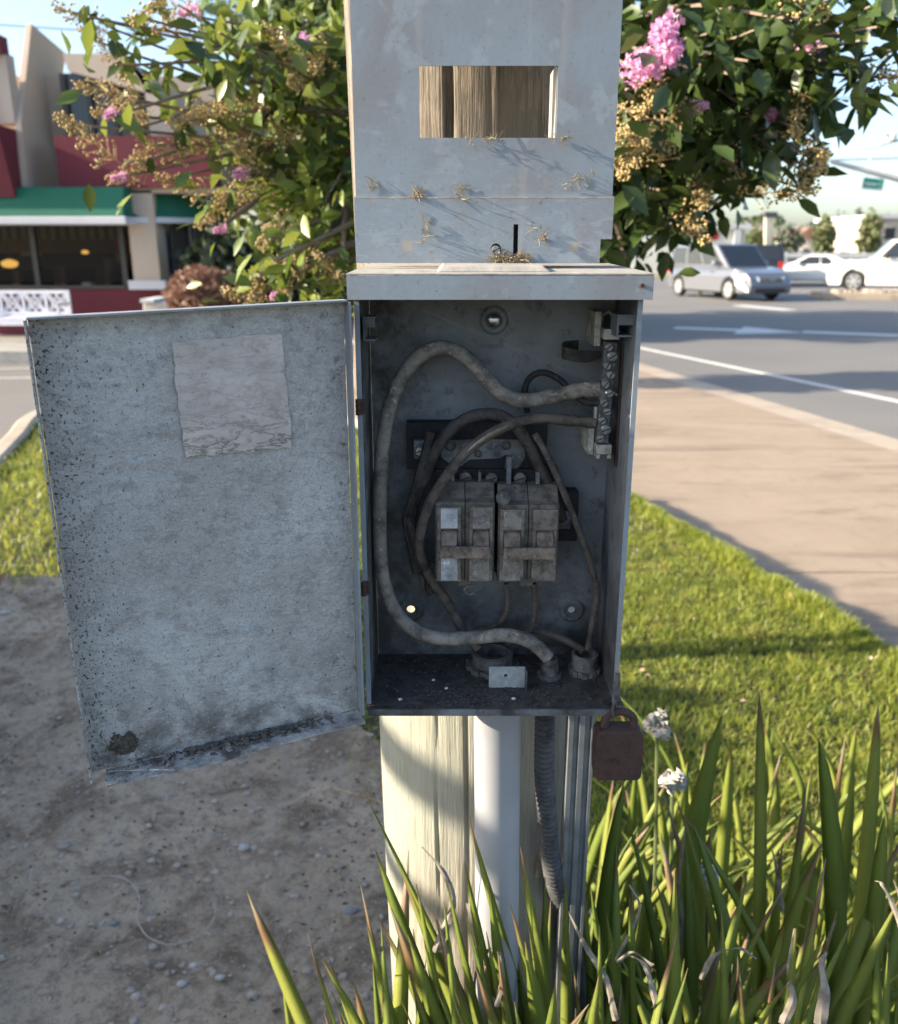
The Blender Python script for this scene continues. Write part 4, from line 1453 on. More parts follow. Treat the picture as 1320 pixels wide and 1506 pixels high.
# resample evenly for the ribs
ln = [0]
for a, b in zip(path[:-1], path[1:]):
    ln.append(ln[-1] + (b - a).length)
nres = int(ln[-1] / 0.0016)
ev = []
j = 0
for k in range(nres):
    s_ = ln[-1] * k / (nres - 1)
    while j < len(ln) - 2 and ln[j + 1] < s_:
        j += 1
    t = (s_ - ln[j]) / max(1e-9, ln[j + 1] - ln[j])
    ev.append(path[j].lerp(path[j + 1], t))
mb = MB()
mb.tube(ev, [0.0098 + 0.0009 * math.sin(k * math.pi / 2 + 0.4) for k in range(nres)], 16)
tag(mb.build('flexible_conduit', FLEXM, smooth=True, loc=(ev[-1].x, ev[-1].y, 0)), 'ribbed dark grey flexible conduit bending down behind the leaves', 'conduit')

sa, sb = P(838, 1042, 0.772), P(876, 1042, 0.772)
mb = MB()
w = sb.x - sa.x
pr = [(0, 0), (w * 0.18, 0), (w * 0.24, 0.004), (w * 0.36, 0.004), (w * 0.42, 0), (w * 0.62, 0), (w * 0.68, 0.005), (w * 0.82, 0.005), (w * 0.88, 0), (w, 0), (w, 0.024), (0, 0.024)]
mb.prism([(sa.x + x, 0.772 + y, -0.02) for x, y in pr], (0, 0, 1.19))
tag(mb.build('steel_strut', STEEL, loc=(sa.x, 0.772, 0)), 'grooved galvanised steel channel strip running down the right of the post', 'channel')
# ------------------------------------------------------------------ litter on the bare dirt
rq = random.Random(21)
STONE = plain('pale_stone', (0.42, 0.40, 0.38), 0.85, var=0.3, scale=60, bump=0.3)
STONE2 = plain('grey_stone', (0.20, 0.20, 0.205), 0.85, var=0.3, scale=60, bump=0.3)
mb = MB()
for _ in range(2400):
    y = rq.uniform(1.2, 3.7)
    x = rq.uniform(-0.62 * y - 0.1, 0.3)
    r = rq.choice((0.0015, 0.002, 0.0025, 0.003, 0.004, 0.006, 0.009))
    mb.ball((x, y, dirt_z(x, y) + r * 0.15), r, 6, 4, (rq.uniform(0.8, 1.5), 1, 0.6), 0.25, rq)
tag(mb.build('gravel', plain('gravel', (0.38, 0.33, 0.28), 0.9, var=0.5, scale=25)), 'small grey gravel scattered over the bare dirt', 'gravel', kind='stuff')
mb = MB()
for _ in range(5200):
    y = rq.uniform(1.2, 3.7)
    x = rq.uniform(-0.62 * y - 0.1, 0.3)
    if mnoise.noise(Vector((x * 3.1, y * 3.1, 6.0))) < rq.uniform(-0.25, 0.45):
        continue
    r = rq.uniform(0.0015, 0.0048)
    mb.ball((x, y, dirt_z(x, y) + r * 0.2), r, 5, 4, (rq.uniform(0.8, 1.8), 1, 0.55), 0.35, rq)
tag(mb.build('soil_crumbs', plain('dark_crumbs', (0.13, 0.098, 0.07), 0.95, var=0.5, scale=20)), 'dark soil crumbs and bark bits in patches on the dirt', 'soil', kind='stuff')
STICK = plain('dry_stick', (0.38, 0.29, 0.19), 0.9, var=0.5, scale=60)
mb = MB()
for _ in range(2600):
    y = rq.uniform(1.2, 3.7)
    x = rq.uniform(-0.62 * y - 0.1, 0.35)
    a = rq.uniform(0, 6.3)
    L = rq.uniform(0.008, 0.04)
    z = dirt_z(x, y) + 0.002
    d = Vector((math.cos(a), math.sin(a), 0)) * L
    w = rq.uniform(0.0005, 0.0013)
    mb.tube([(x, y, z), Vector((x, y, z + 0.004)) + d * 0.5 + Vector((rq.gauss(0, 0.003), rq.gauss(0, 0.003), 0)), Vector((x, y, z)) + d], [w, w, w * 0.5], 4)
tag(mb.build('dry_litter', STICK), 'dry straw and root bits scattered over the dirt', 'litter', kind='stuff')
def stone(px, py, r, label, material, flat=0.65):
    q = G(px, py, 0.012)
    q.z = dirt_z(q.x, q.y)
    mb = MB()
    mb.ball(q + Vector((0, 0, r * flat * 0.55)), r, 10, 7, (1.25, 0.95, flat), 0.16, rq)
    o = mb.build('stone', material, smooth=True, loc=q)
    o.modifiers.new('smooth', 'SUBSURF').levels = 1
    o.modifiers['smooth'].render_levels = 1
    tag(o, label, 'stone', 'loose stones on the dirt')
stone(268, 1456, 0.010, 'white stone lowest on the dirt beside the brown iris tip', STONE)
stone(325, 1450, 0.009, 'pale stone just right of the white stone on the dirt', STONE)
stone(286, 1426, 0.010, 'pale grey stone just above the white stone on the dirt', STONE)
stone(515, 1345, 0.016, 'flat grey stone on the dirt just left of the post', STONE2, 0.4)
stone(168, 1361, 0.010, 'dark blue grey stone inside the loop of dry stem', STONE2)
stone(358, 1250, 0.013, 'crumpled pale stone in the middle of the dirt', STONE, 0.8)
stone(95, 1252, 0.014, 'dusty flat stone on the dirt left of the curled stem', plain('dusty_stone', (0.27, 0.245, 0.22), 0.9, var=0.3, scale=50), 0.4)
stone(8, 904, 0.022, 'pale stone at far left where dirt meets grass', STONE, 0.5)
# curled dry stem
pts = [(52, 1278), (48, 1306), (100, 1306), (160, 1298), (190, 1305), (206, 1330), (204, 1362), (220, 1388), (255, 1397), (295, 1385), (317, 1360), (316, 1335)]
path = []
for x, y in pts:
    q = G(x, y, 0.012)
    path.append(Vector((q.x, q.y, dirt_z(q.x, q.y) + 0.014)))
mb = MB()
mb.tube(spline(path, 6), 0.0017, 6)
tag(mb.build('dry_stem', plain('pale_dry_stem', (0.36, 0.32, 0.27), 0.8), smooth=True, loc=path[0]), 'long thin pale dry stem curled on the dirt', 'stem')
# dead blade lying at the left edge of the lawn
q0, q1 = G(-14, 880, 0.02), G(20, 838, 0.10)
mb = MB()
vv, ff = [], []
for i in range(9):
    t = i / 8
    c = q0.lerp(q1, t) + Vector((0, 0, 0.03 * math.sin(t * 3)))
    w = 0.022 * (1 - t) ** 0.6 + 0.002
    vv += [c + Vector((-w, 0, 0)), c + Vector((0, 0, -w * 0.35)), c + Vector((w, 0, w * 0.2))]
for i in range(8):
    a = i * 3
    ff += [(a, a + 1, a + 4, a + 3), (a + 1, a + 2, a + 5, a + 4)]
mb.add(vv, ff)
tag(mb.build('dead_leaf', plain('brown_dead_leaf', (0.24, 0.13, 0.065), 0.8, var=0.4, scale=30), smooth=True, loc=q0), 'curled brown dead leaf where dirt meets grass, left edge', 'leaf')

# ------------------------------------------------------------------ iris clumps, leaf by leaf
def m_iris():
    m = Mt('iris_leaf', (0.15, 0.21, 0.035), 0.48, coord='UV')
    oi = m.n('ShaderNodeObjectInfo')
    m.mix(m.ramp(oi.outputs['Random'], 0.0, 1.0), (0.37, 0.395, 0.08))
    u, v = m.axis(0), m.axis(1)
    m.mix(m.ramp(m.noise(3, 3, vec=m.map((70, 1, 1))), 0.45, 0.60, 0, 0.5), (0.19, 0.24, 0.06))
    m.mix(m.ramp(m.noise(2.4, 5, 0.7, m.map((5, 9, 1))), 0.58, 0.68, 0, 0.55), (0.06, 0.085, 0.022))
    m.mix(m.ramp(m.noise(7, 6, 0.75, m.map((3, 7, 1))), 0.64, 0.70, 0, 0.7), (0.27, 0.19, 0.09))
    thr = m.ramp(oi.outputs['Random'], 0.35, 1.0, 0.985, 0.86)
    tip = m.math('SUBTRACT', m.math('ADD', v, m.math('MULTIPLY', m.noise(9, 4), 0.05)), m.math('ADD', thr, 0.02))
    m.mix(m.ramp(tip, -0.012, 0.03), (0.26, 0.15, 0.085))
    m.mix(m.ramp(tip, 0.05, 0.10), (0.34, 0.27, 0.20))
    tr = m.n('ShaderNodeBsdfTranslucent')
    tr.inputs['Color'].default_value = (0.34, 0.46, 0.05, 1)
    mx = m.n('ShaderNodeMixShader')
    mx.inputs[0].default_value = 0.30
    m.l(m.b.outputs[0], mx.inputs[1])
    m.l(tr.outputs[0], mx.inputs[2])
    m.l(mx.outputs[0], m.t.nodes['Material Output'].inputs['Surface'])
    m.bump(m.noise(4, 2, vec=m.map((60, 1, 1))), 0.5, 0.002)
    return m.done()
IRIS = m_iris()
DEADI = plain('withered_iris_leaf', (0.30, 0.255, 0.20), 0.9, var=0.7, scale=70)
ri = random.Random(17)
def blade_mesh(b, m, t, width, side, twist=0.3, nseg=12, fold=0.18):
    """sword leaf from base b by way of m to tip t (quadratic curve), real width, folded along the midrib"""
    b, m, t = Vector(b), Vector(m), Vector(t)
    c = m * 2 - (b + t) * 0.5
    vv, uv = [], []
    for i in range(nseg + 1):
        k = i / nseg
        p = b * (1 - k) ** 2 + c * 2 * k * (1 - k) + t * k * k
        d = (b * (2 * k - 2) + c * (2 - 4 * k) + t * 2 * k).normalized()
        s = Vector(side)
        s = s - d * s.dot(d)
        s.normalize()
        s = Quaternion(d, twist * (k - 0.4)) @ s
        n = d.cross(s)
        w = width * 0.5 * min(1.0, 0.62 + k * 1.0) * (1 - max(0, (k - 0.55) / 0.45) ** 2.0) ** 0.75
        w = max(w, 0.0004)
        vv += [p - s * w, p + n * w * fold, p + s * w, p - n * 0.0006]
        uv += [(0, k), (0.5, k), (1, k), (0.5, k)]
    ff = []
    for i in range(nseg):
        a = i * 4
        ff += [(a, a + 1, a + 5, a + 4), (a + 1, a + 2, a + 6, a + 5), (a + 2, a + 3, a + 7, a + 6), (a + 3, a, a + 4, a + 7)]
    return vv, ff, uv
def add_leaf(parent, b, m, t, width, side, material, name='leaf', twist=0.3):
    org = WL[parent]
    vv, ff, uv = blade_mesh(b, m, t, width, side, twist)
    me = bpy.data.meshes.new(name)
    me.from_pydata([tuple(p - org) for p in vv], [], ff)
    ul = me.uv_layers.new(name='UVMap')
    li = np.zeros(len(me.loops), dtype=np.int32)
    me.loops.foreach_get('vertex_index', li)
    ul.data.foreach_set('uv', np.array(uv, dtype=np.float32)[li].reshape(-1))
    me.polygons.foreach_set('use_smooth', [True] * len(me.polygons))
    me.materials.append(material)
    o = bpy.data.objects.new(name, me)
    COL.objects.link(o)
    o.parent = parent
    return o
def seen_leaf(parent, tip, low, Yt, Yl, width, ang=0.0, bend=0.0, material=None, twist=0.3):
    """leaf whose tip and a lower point are known; it roots on the ground below"""
    T_, L_ = P(*tip, Yt), P(*low, Yl)
    d = (L_ - T_)
    if d.z > -0.05:
        d.z = -0.05
    k = (T_.z - 0.01) / -d.z
    B_ = T_ + d * k
    # roots draw in towards the clump
    c = WL[parent]
    B_ = Vector((L_.x + (B_.x - L_.x) * 0.6, L_.y + (B_.y - L_.y) * 0.6, 0.005))
    M_ = (B_ + T_) * 0.5
    f = (T_.z - L_.z) / max(0.01, T_.z)
    # make the curve pass near L_
    M_ = M_.lerp(L_ if 0.25 < f < 0.75 else M_, 0.6) + Vector((bend, 0, 0))
    side = Vector((math.cos(ang), math.sin(ang), 0))
    return add_leaf(parent, B_, M_, T_, width, side, material or IRIS, twist=twist)
clA = thing('iris_clump', 'low iris leaves with brown tips in front of the foot of the post', 'iris plant', (0.0, 1.02, 0.0), 'iris plants')
clB = thing('iris_clump', 'tall dense clump of sword-shaped iris leaves right of the pipe', 'iris plant', (0.30, 1.15, 0.0), 'iris plants')
clC = thing('iris_clump', 'iris leaves with withered tips at the lower right corner', 'iris plant', (0.72, 1.25, 0.0), 'iris plants')
L = [  # clump, tip, lower point, Y tip, Y low, width, blade angle, bend
    (clA, (362, 1308), (455, 1455), 0.80, 0.86, 0.020, 0.5, 0.0), (clA, (452, 1372), (505, 1500), 0.82, 0.86, 0.013, 0.9, 0.0),
    (clA, (414, 1432), (430, 1506), 0.86, 0.88, 0.009, 0.2, 0.0), (clA, (552, 1250), (640, 1440), 0.66, 0.72, 0.020, 0.35, 0.01),
    (clA, (580, 1252), (680, 1440), 0.70, 0.74, 0.013, 0.2, 0.01), (clA, (533, 1160), (690, 1395), 0.66, 0.72, 0.006, 0.3, 0.012),
    (clA, (688, 1200), (760, 1350), 0.66, 0.72, 0.011, 0.5, 0.0), (clA, (683, 1268), (722, 1380), 0.66, 0.70, 0.011, 0.6, 0.0),
    (clA, (718, 1296), (748, 1420), 0.66, 0.70, 0.013, 0.3, 0.0), (clA, (775, 1128), (795, 1240), 0.80, 0.82, 0.013, 0.8, 0.0),
    (clA, (686, 1350), (740, 1470), 0.66, 0.68, 0.010, 0.4, 0.0), (clA, (732, 1400), (752, 1480), 0.65, 0.67, 0.011, 0.2, 0.0),
    (clA, (548, 1415), (560, 1500), 0.70, 0.72, 0.009, 0.2, 0.0), (clA, (601, 1430), (640, 1500), 0.66, 0.68, 0.012, 0.2, 0.0),
    (clB, (801, 1290), (803, 1400), 0.72, 0.75, 0.013, 0.2, 0.0), (clB, (831, 1290), (836, 1420), 0.74, 0.76, 0.013, 0.4, 0.0),
    (clB, (853, 1245), (872, 1400), 0.80, 0.84, 0.013, 0.1, 0.0), (clB, (868, 1302), (905, 1440), 0.76, 0.80, 0.013, 0.2, 0.0),
    (clB, (917, 1150), (890, 1390), 0.90, 0.94, 0.020, 0.15, -0.008), (clB, (1062, 1048), (1010, 1340), 0.98, 1.02, 0.026, 0.15, -0.012),
    (clB, (1116, 1018), (1122, 1300), 0.86, 0.90, 0.019, 1.15, 0.0), (clB, (992, 1276), (1000, 1420), 0.66, 0.70, 0.015, 0.2, 0.0),
    (clB, (1045, 1220), (1020, 1400), 0.95, 0.98, 0.016, 0.4, 0.0), (clB, (960, 1270), (935, 1420), 0.95, 0.98, 0.012, 0.6, 0.0),
    (clB, (925, 1320), (938, 1440), 0.70, 0.74, 0.010, 0.3, 0.0), (clB, (881, 1360), (888, 1480), 0.66, 0.68, 0.010, 0.3, 0.0),
    (clB, (1075, 1100), (1063, 1260), 1.2, 1.24, 0.018, 0.2, 0.0), (clB, (1010, 1120), (1000, 1260), 1.3, 1.34, 0.016, 0.2, 0.0),
    (clB, (935, 1130), (925, 1260), 1.3, 1.34, 0.015, 0.2, 0.0), (clB, (965, 1160), (985, 1280), 1.25, 1.28, 0.016, 0.4, 0.0),
    (clC, (1203, 1085), (1228, 1340), 0.88, 0.92, 0.021, 0.3, 0.008), (clC, (1186, 1150), (1165, 1320), 0.94, 0.97, 0.013, 0.3, 0.0),
    (clC, (1208, 1240), (1150, 1400), 0.84, 0.90, 0.021, 0.1, -0.02), (clC, (1325, 1316), (1235, 1470), 0.72, 0.76, 0.018, 0.25, -0.008),
    (clC, (1300, 1200), (1282, 1400), 0.84, 0.88, 0.018, 0.25, 0.0), (clC, (1291, 1035), (1275, 1280), 0.98, 1.02, 0.016, 0.6, 0.0),
    (clC, (1256, 1128), (1240, 1290), 1.04, 1.06, 0.022, 0.7, 0.0), (clC, (1243, 1080), (1226, 1200), 1.14, 1.16, 0.012, 0.6, 0.0),
    (clC, (1170, 1365), (1165, 1480), 0.66, 0.69, 0.014, 0.2, 0.0), (clC, (1140, 1410), (1130, 1500), 0.66, 0.68, 0.011, 0.2, 0.0),
    (clC, (1318, 1130), (1310, 1250), 1.1, 1.12, 0.014, 0.3, 0.0), (clC, (1305, 1400), (1312, 1500), 0.66, 0.68, 0.014, 0.2, 0.0),
    (clC, (1230, 1340), (1190, 1440), 0.76, 0.80, 0.012, 0.2, 0.0), (clC, (1150, 1240), (1140, 1380), 0.90, 0.93, 0.014, 0.4, 0.0)]
for k, (x, y) in enumerate(((612, 1300), (640, 1345), (575, 1335), (655, 1290), (700, 1425), (772, 1385), (750, 1330), (590, 1470), (520, 1445), (482, 1405), (765, 1245), (628, 1400), (668, 1455), (540, 1360), (600, 1375), (715, 1370))):
    L.append((clA, (x, y), (x + 30 + 45 * ((k * 7) % 5) / 4, y + 150), 0.64 + 0.008 * (k % 4), 0.69, 0.011 + 0.004 * (k % 3), 0.3 + 0.1 * (k % 4), 0.012))
for (c, tip, low, yt, yl, w, ang, bend) in L:
    seen_leaf(c, tip, low, yt, yl, w * (1.7 if c is clA else 1.3), -ang + ri.uniform(-0.15, 0.15), bend, None, ri.uniform(-0.3, 0.5))
def fill_leaves(c, n, x0, x1, y0, y1, h0, h1, lean=0.27):
    for _ in range(n):
        bx, by = ri.uniform(x0, x1), ri.uniform(y0, y1)
        h = ri.uniform(h0, h1)
        ln = ri.gauss(0, lean) * h
        an = ri.uniform(-1.05, 0.25)
        t = Vector((bx + ln, by + ri.gauss(0, 0.08) * h, h * (1 - 0.25 * min(1, abs(ln) / h))))
        m = Vector((bx + ln * 0.24, by, h * 0.56))
        add_leaf(c, (bx, by, 0), m, t, ri.uniform(0.012, 0.025), (math.cos(an), math.sin(an), 0), IRIS, twist=ri.uniform(-0.4, 0.6))
fill_leaves(clA, 34, -0.07, 0.14, 0.585, 0.69, 0.85, 0.98, 0.09)
fill_leaves(clA, 10, 0.08, 0.20, 0.60, 0.72, 0.80, 0.92, 0.06)
fill_leaves(clB, 84, 0.12, 0.50, 0.80, 1.4, 0.46, 0.70)
fill_leaves(clB, 40, 0.16, 0.40, 0.64, 0.80, 0.74, 0.93, 0.12)
fill_leaves(clB, 20, 0.20, 0.60, 1.3, 1.7, 0.42, 0.64)
fill_leaves(clC, 84, 0.45, 0.95, 0.85, 1.5, 0.42, 0.64)
fill_leaves(clC, 34, 0.30, 0.62, 0.66, 0.85, 0.70, 0.92)
fill_leaves(clC, 14, 0.50, 1.10, 1.4, 1.8, 0.42, 0.62)
# withered, curled leaves
for c, pts, Y, w in ((clA, [(730, 1480), (738, 1440), (735, 1405), (720, 1395), (700, 1430), (697, 1480)], 0.655, 0.006),
                     (clA, [(640, 1400), (665, 1330), (650, 1280), (620, 1245)], 0.68, 0.010), (clA, [(790, 1290), (793, 1240), (785, 1200), (776, 1185)], 0.78, 0.005),
                     (clB, [(960, 1420), (930, 1400), (906, 1412), (940, 1340), (925, 1300)], 0.70, 0.005), (clB, [(1030, 1440), (1050, 1405), (1085, 1394), (1112, 1410)], 0.68, 0.006),
                     (clB, [(970, 1506), (960, 1460), (948, 1420), (925, 1405), (908, 1412)], 0.66, 0.008), (clC, [(1150, 1506), (1165, 1470), (1160, 1430), (1168, 1365)], 0.655, 0.012),
                     (clC, [(1205, 1506), (1212, 1460), (1208, 1420), (1215, 1400)], 0.655, 0.016), (clC, [(1330, 1380), (1312, 1330), (1296, 1300), (1285, 1295)], 0.70, 0.006),
                     (clB, [(995, 1420), (1003, 1350), (998, 1300), (1007, 1220)], 0.88, 0.008), (clC, [(1150, 1340), (1142, 1280), (1135, 1250)], 0.9, 0.007),
                     (clB, [(905, 1500), (890, 1440), (860, 1390), (835, 1340)], 0.66, 0.009)):
    path = spline([P(x, y, Y + 0.01 * k) for k, (x, y) in enumerate(pts)], 6)
    mb = MB()
    vv, ff = [], []
    for i, p in enumerate(path):
        t = (path[min(i + 1, len(path) - 1)] - path[max(i - 1, 0)]).normalized()
        s = t.cross(Vector((0, 1, 0)))
        s = (s.normalized() + Vector((0, 0.8 * math.sin(i * 0.5), 0))).normalized()
        ww = w * 0.42 * (1 - (i / len(path)) ** 2) * (0.75 + 0.5 * abs(mnoise.noise(Vector((i * 0.6, w * 900, pts[0][0]))))) + 0.0006
        n_ = t.cross(s).normalized()
        vv += [p - s * ww, p + n_ * ww * 0.4, p + s * ww]
    for i in range(len(path) - 1):
        a = i * 3
        ff += [(a, a + 1, a + 4, a + 3), (a + 1, a + 2, a + 5, a + 4)]
    mb.add(vv, ff)
    o = mb.build('withered_leaf', DEADI, c, smooth=True)
# faded flowers and their stalks
PETAL = plain('faded_petal', (0.58, 0.53, 0.46), 0.8, var=0.25, scale=120)
STALK = plain('iris_stalk', (0.12, 0.15, 0.05), 0.6)
def faded(px, py, Y, r, seed):
    rr = random.Random(seed)
    q = P(px, py, Y)
    mb = MB()
    mb.tube(spline([Vector((q.x + 0.04, Y + 0.02, 0.0)), Vector((q.x + 0.02, Y + 0.01, q.z * 0.6)), q - Vector((0, 0, r))], 6), 0.003, 6)
    mb.build('flower_stalk', STALK, clB, smooth=True)
    mb = MB()
    for k in range(9):
        a = rr.uniform(0, 6.28)
        e = rr.uniform(-1.1, 0.9)
        d = Vector((math.cos(a) * math.cos(e), math.sin(a) * math.cos(e), math.sin(e)))
        s = d.orthogonal().normalized()
        n = d.cross(s)
        vv, ff = [], []
        N_ = 6
        for i in range(N_ + 1):
            t = i / N_
            w = r * 0.55 * math.sin(0.35 + 2.5 * t)
            for j in range(5):
                f_ = j / 4 - 0.5
                vv.append(q + d * (r * t) + s * (w * f_ * 2) + n * (r * 0.25 * math.sin(j * 2.3 + i * 1.4 + k) - r * 0.5 * t * t) + Vector((0, 0, -r * 0.35 * t * t)))
        for i in range(N_):
            for j in range(4):
                a_ = i * 5 + j
                ff.append((a_, a_ + 1, a_ + 6, a_ + 5))
        mb.add(vv, ff)
    mb.build('faded_flower', PETAL, clB, smooth=True)
faded(968, 1060, 1.15, 0.022, 1)
faded(990, 1140, 1.12, 0.021, 2)
faded(1042, 1285, 0.95, 0.016, 3)

# ------------------------------------------------------------------ crape myrtle behind the post
rt = random.Random(42)
CLEAF_SHADE = m_leaf('crape_leaf_shaded', (0.03, 0.055, 0.014), (0.065, 0.10, 0.022), 0.35, 0.2)  # right side of the tree: shade put into the leaf colour
CLEAF_LIT = m_leaf('crape_leaf_sunlit', (0.07, 0.125, 0.02), (0.20, 0.235, 0.04), 0.4, 0.28)  # left side of the tree: sunlight put into the leaf colour
BARK = plain('smooth_bark', (0.24, 0.18, 0.13), 0.7, var=0.35, scale=25)
SEED = m_leaf('seed_capsules', (0.34, 0.215, 0.085), (0.55, 0.44, 0.19), 0.7, 0)
PINK = m_leaf('pink_petals', (0.60, 0.26, 0.46), (0.80, 0.50, 0.66), 0.6, 0.3)
tree = thing('crape_myrtle', 'crape myrtle with pink blooms and golden seed heads behind the meter cover', 'tree', (0.16, 3.05, 0.0))
forks = []
mb = MB()
for dx, dy, tz, w in ((0.0, 0.0, 1.55, 0.034), (-0.10, -0.12, 1.5, 0.028), (0.10, -0.08, 1.6, 0.028)):
    a = Vector((0.16 + dx * 0.5, 3.05 + dy * 0.4, -0.02))
    b = Vector((0.16 + dx * 1.6, 3.05 + dy * 1.8, tz))
    mb.tube(spline([a, a.lerp(b, 0.4) + Vector((0.02, 0.02, 0)), b, b + Vector((dx * 2.2, dy * 2, 1.1))], 6), [w * (1 - 0.028 * i) for i in range(19)], 8)
    forks.append(b)
mb.build('trunk', BARK, tree, smooth=True)
tips = [  # px, py, Y of branch ends; kind: s seed head, p pink, l leafy
    (100, 182, 1.95, 's'), (128, 130, 1.95, 's'), (150, 165, 2.0, 's'), (170, 262, 2.0, 's'), (205, 240, 2.0, 's'), (230, 215, 2.05, 's'), (245, 265, 2.1, 's'), (200, 190, 2.05, 's'), (262, 180, 2.05, 's'), (300, 165, 2.0, 's'), (330, 200, 2.05, 's'), (355, 215, 2.1, 's'),
    (380, 160, 2.1, 's'), (320, 120, 2.1, 's'), (290, 215, 2.1, 's'), (400, 210, 2.15, 's'), (430, 120, 2.0, 's'), (462, 95, 2.0, 's'), (350, 255, 2.1, 's'), (320, 300, 2.2, 's'), (375, 290, 2.2, 's'), (300, 325, 2.2, 's'),
    (130, 25, 2.0, 'l'), (160, 40, 2.1, 'l'), (205, 25, 2.0, 's'), (240, 40, 2.1, 's'), (95, 15, 2.1, 's'), (140, 60, 2.1, 's'), (265, 20, 2.1, 'q'), (170, 95, 2.05, 'l'), (210, 110, 2.1, 'l'),
    (290, 45, 1.9, 'l'), (322, 48, 1.9, 'l'), (255, 80, 1.95, 'l'), (350, 60, 1.95, 'l'), (400, 50, 2.0, 's'), (450, 30, 2.1, 'l'), (490, 60, 2.0, 'l'), (385, 330, 2.1, 'l'), (440, 300, 2.05, 'l'), (470, 220, 2.1, 'l'), (500, 160, 2.1, 'l'), (420, 250, 2.1, 'l'),
    (490, 350, 2.05, 'l'), (400, 385, 1.9, 'l'), (380, 405, 1.9, 'l'), (470, 380, 1.95, 's'), (440, 400, 1.95, 's'), (500, 405, 1.95, 's'), (390, 355, 1.95, 's'), (420, 425, 1.95, 's'), (370, 440, 1.95, 's'), (340, 430, 1.95, 's'), (505, 300, 2.05, 'l'), (480, 290, 2.05, 'l'),
    (445, 60, 1.95, 'q'), (165, 262, 1.98, 'q'), (315, 340, 2.1, 'q'), (155, 172, 1.93, 'q'), (345, 255, 2.05, 'q'), (400, 438, 1.93, 'q'),
    (970, 45, 1.7, 'p'), (958, 85, 1.68, 'p'), (985, 75, 1.7, 'p'), (968, 115, 1.7, 'q'), (1040, 155, 1.75, 'q'), (1195, 68, 1.8, 'p'), (1135, 165, 1.85, 'q'), (930, 165, 1.7, 's'), (960, 150, 1.72, 's'), (920, 195, 1.7, 's'), (950, 205, 1.7, 's'), (990, 175, 1.72, 's'), (1015, 162, 1.75, 's'), (975, 215, 1.75, 's'), (935, 235, 1.72, 's'),
    (915, 250, 1.8, 's'), (1075, 110, 1.8, 'l'), (1100, 90, 1.8, 'l'), (1180, 30, 1.8, 'l'), (1205, 15, 1.8, 's'), (1230, 50, 1.8, 'l'), (1170, 190, 1.8, 's'), (1200, 250, 1.8, 's'), (1185, 280, 1.82, 's'), (1205, 225, 1.82, 's'), (1150, 225, 1.85, 'l'), (1090, 270, 1.9, 's'), (1035, 300, 1.9, 's'), (1030, 345, 1.9, 's'), (1060, 240, 1.9, 'l'),
    (1265, 60, 1.7, 'l'), (1290, 40, 1.7, 'l'), (1310, 75, 1.7, 'l'), (1320, 20, 1.75, 'l'), (1240, 90, 1.75, 'l'), (1315, 115, 1.75, 's'), (1280, 10, 1.75, 'l'), (1120, 40, 1.8, 'l'), (1150, 80, 1.85, 'l'), (1100, 160, 1.85, 'l'), (1060, 200, 1.85, 'l'), (1010, 100, 1.85, 'l'), (1010, 240, 1.9, 'l'), (970, 280, 1.95, 'l'), (930, 300, 1.95, 'l'), (985, 310, 2.0, 'l'), (912, 352, 2.0, 'l'), (918, 380, 2.0, 'l'),
    (1110, 200, 1.9, 'l'), (1140, 120, 1.9, 'l'), (1040, 50, 1.9, 'l'), (920, 60, 1.9, 'l'), (920, 120, 1.9, 'l'), (1060, 300, 1.95, 'l'), (1130, 190, 1.9, 'l'), (1180, 110, 1.85, 'l')]
def project(p):
    v = Vector(p) - Vector((0, 0, EYE))
    d = v.y * CP - v.z * SP
    return 660 + F * v.x / d, 753 - F * (v.y * SP + v.z * CP) / d, d
leafpos = []                                   # (point, direction, size, painted sunlit)
mbb = MB()
def on_branch(a, b, n, spread, size, light):
    for _ in range(n):
        t = rt.uniform(0.35, 1.05)
        p = a.lerp(b, t) + Vector((rt.gauss(0, spread), rt.gauss(0, spread), rt.gauss(0, spread)))
        d = Vector((rt.gauss(0, 1), rt.gauss(0, 1), rt.gauss(-0.55, 0.7))).normalized()
        qx, qy, _q = project(p)
        if qx > 900 and (qy > 415 or (qx > 1000 and qy > 352) or (qx > 1050 and qy > 300)):
            continue
        leafpos.append((p, d, size * rt.uniform(0.7, 1.25), light))
tipw = []
for (px, py, Y, kd) in tips:
    t = P(px, py, Y)
    f = min(forks, key=lambda q: (q - t).length)
    hub_ = f + Vector((rt.uniform(-0.1, 0.1), rt.uniform(-0.15, 0.05), rt.uniform(-0.1, 0.45)))
    mid = hub_.lerp(t, 0.55) + Vector((rt.gauss(0, 0.05), rt.gauss(0, 0.05), 0.09))
    pth = spline([hub_, mid, t], 6)
    if py > 330:
        pth = pth[5:]
    mbb.tube(pth, [0.0075 * (1 - 0.068 * i) + 0.001 for i in range(len(pth))], 5)
    tipw.append((t, (pth[-1] - pth[-3]).normalized(), kd))
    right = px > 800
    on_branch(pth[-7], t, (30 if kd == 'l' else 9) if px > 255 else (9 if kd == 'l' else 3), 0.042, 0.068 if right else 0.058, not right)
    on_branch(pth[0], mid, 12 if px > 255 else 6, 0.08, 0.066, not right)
mbb.build('branches', BARK, tree, smooth=True)
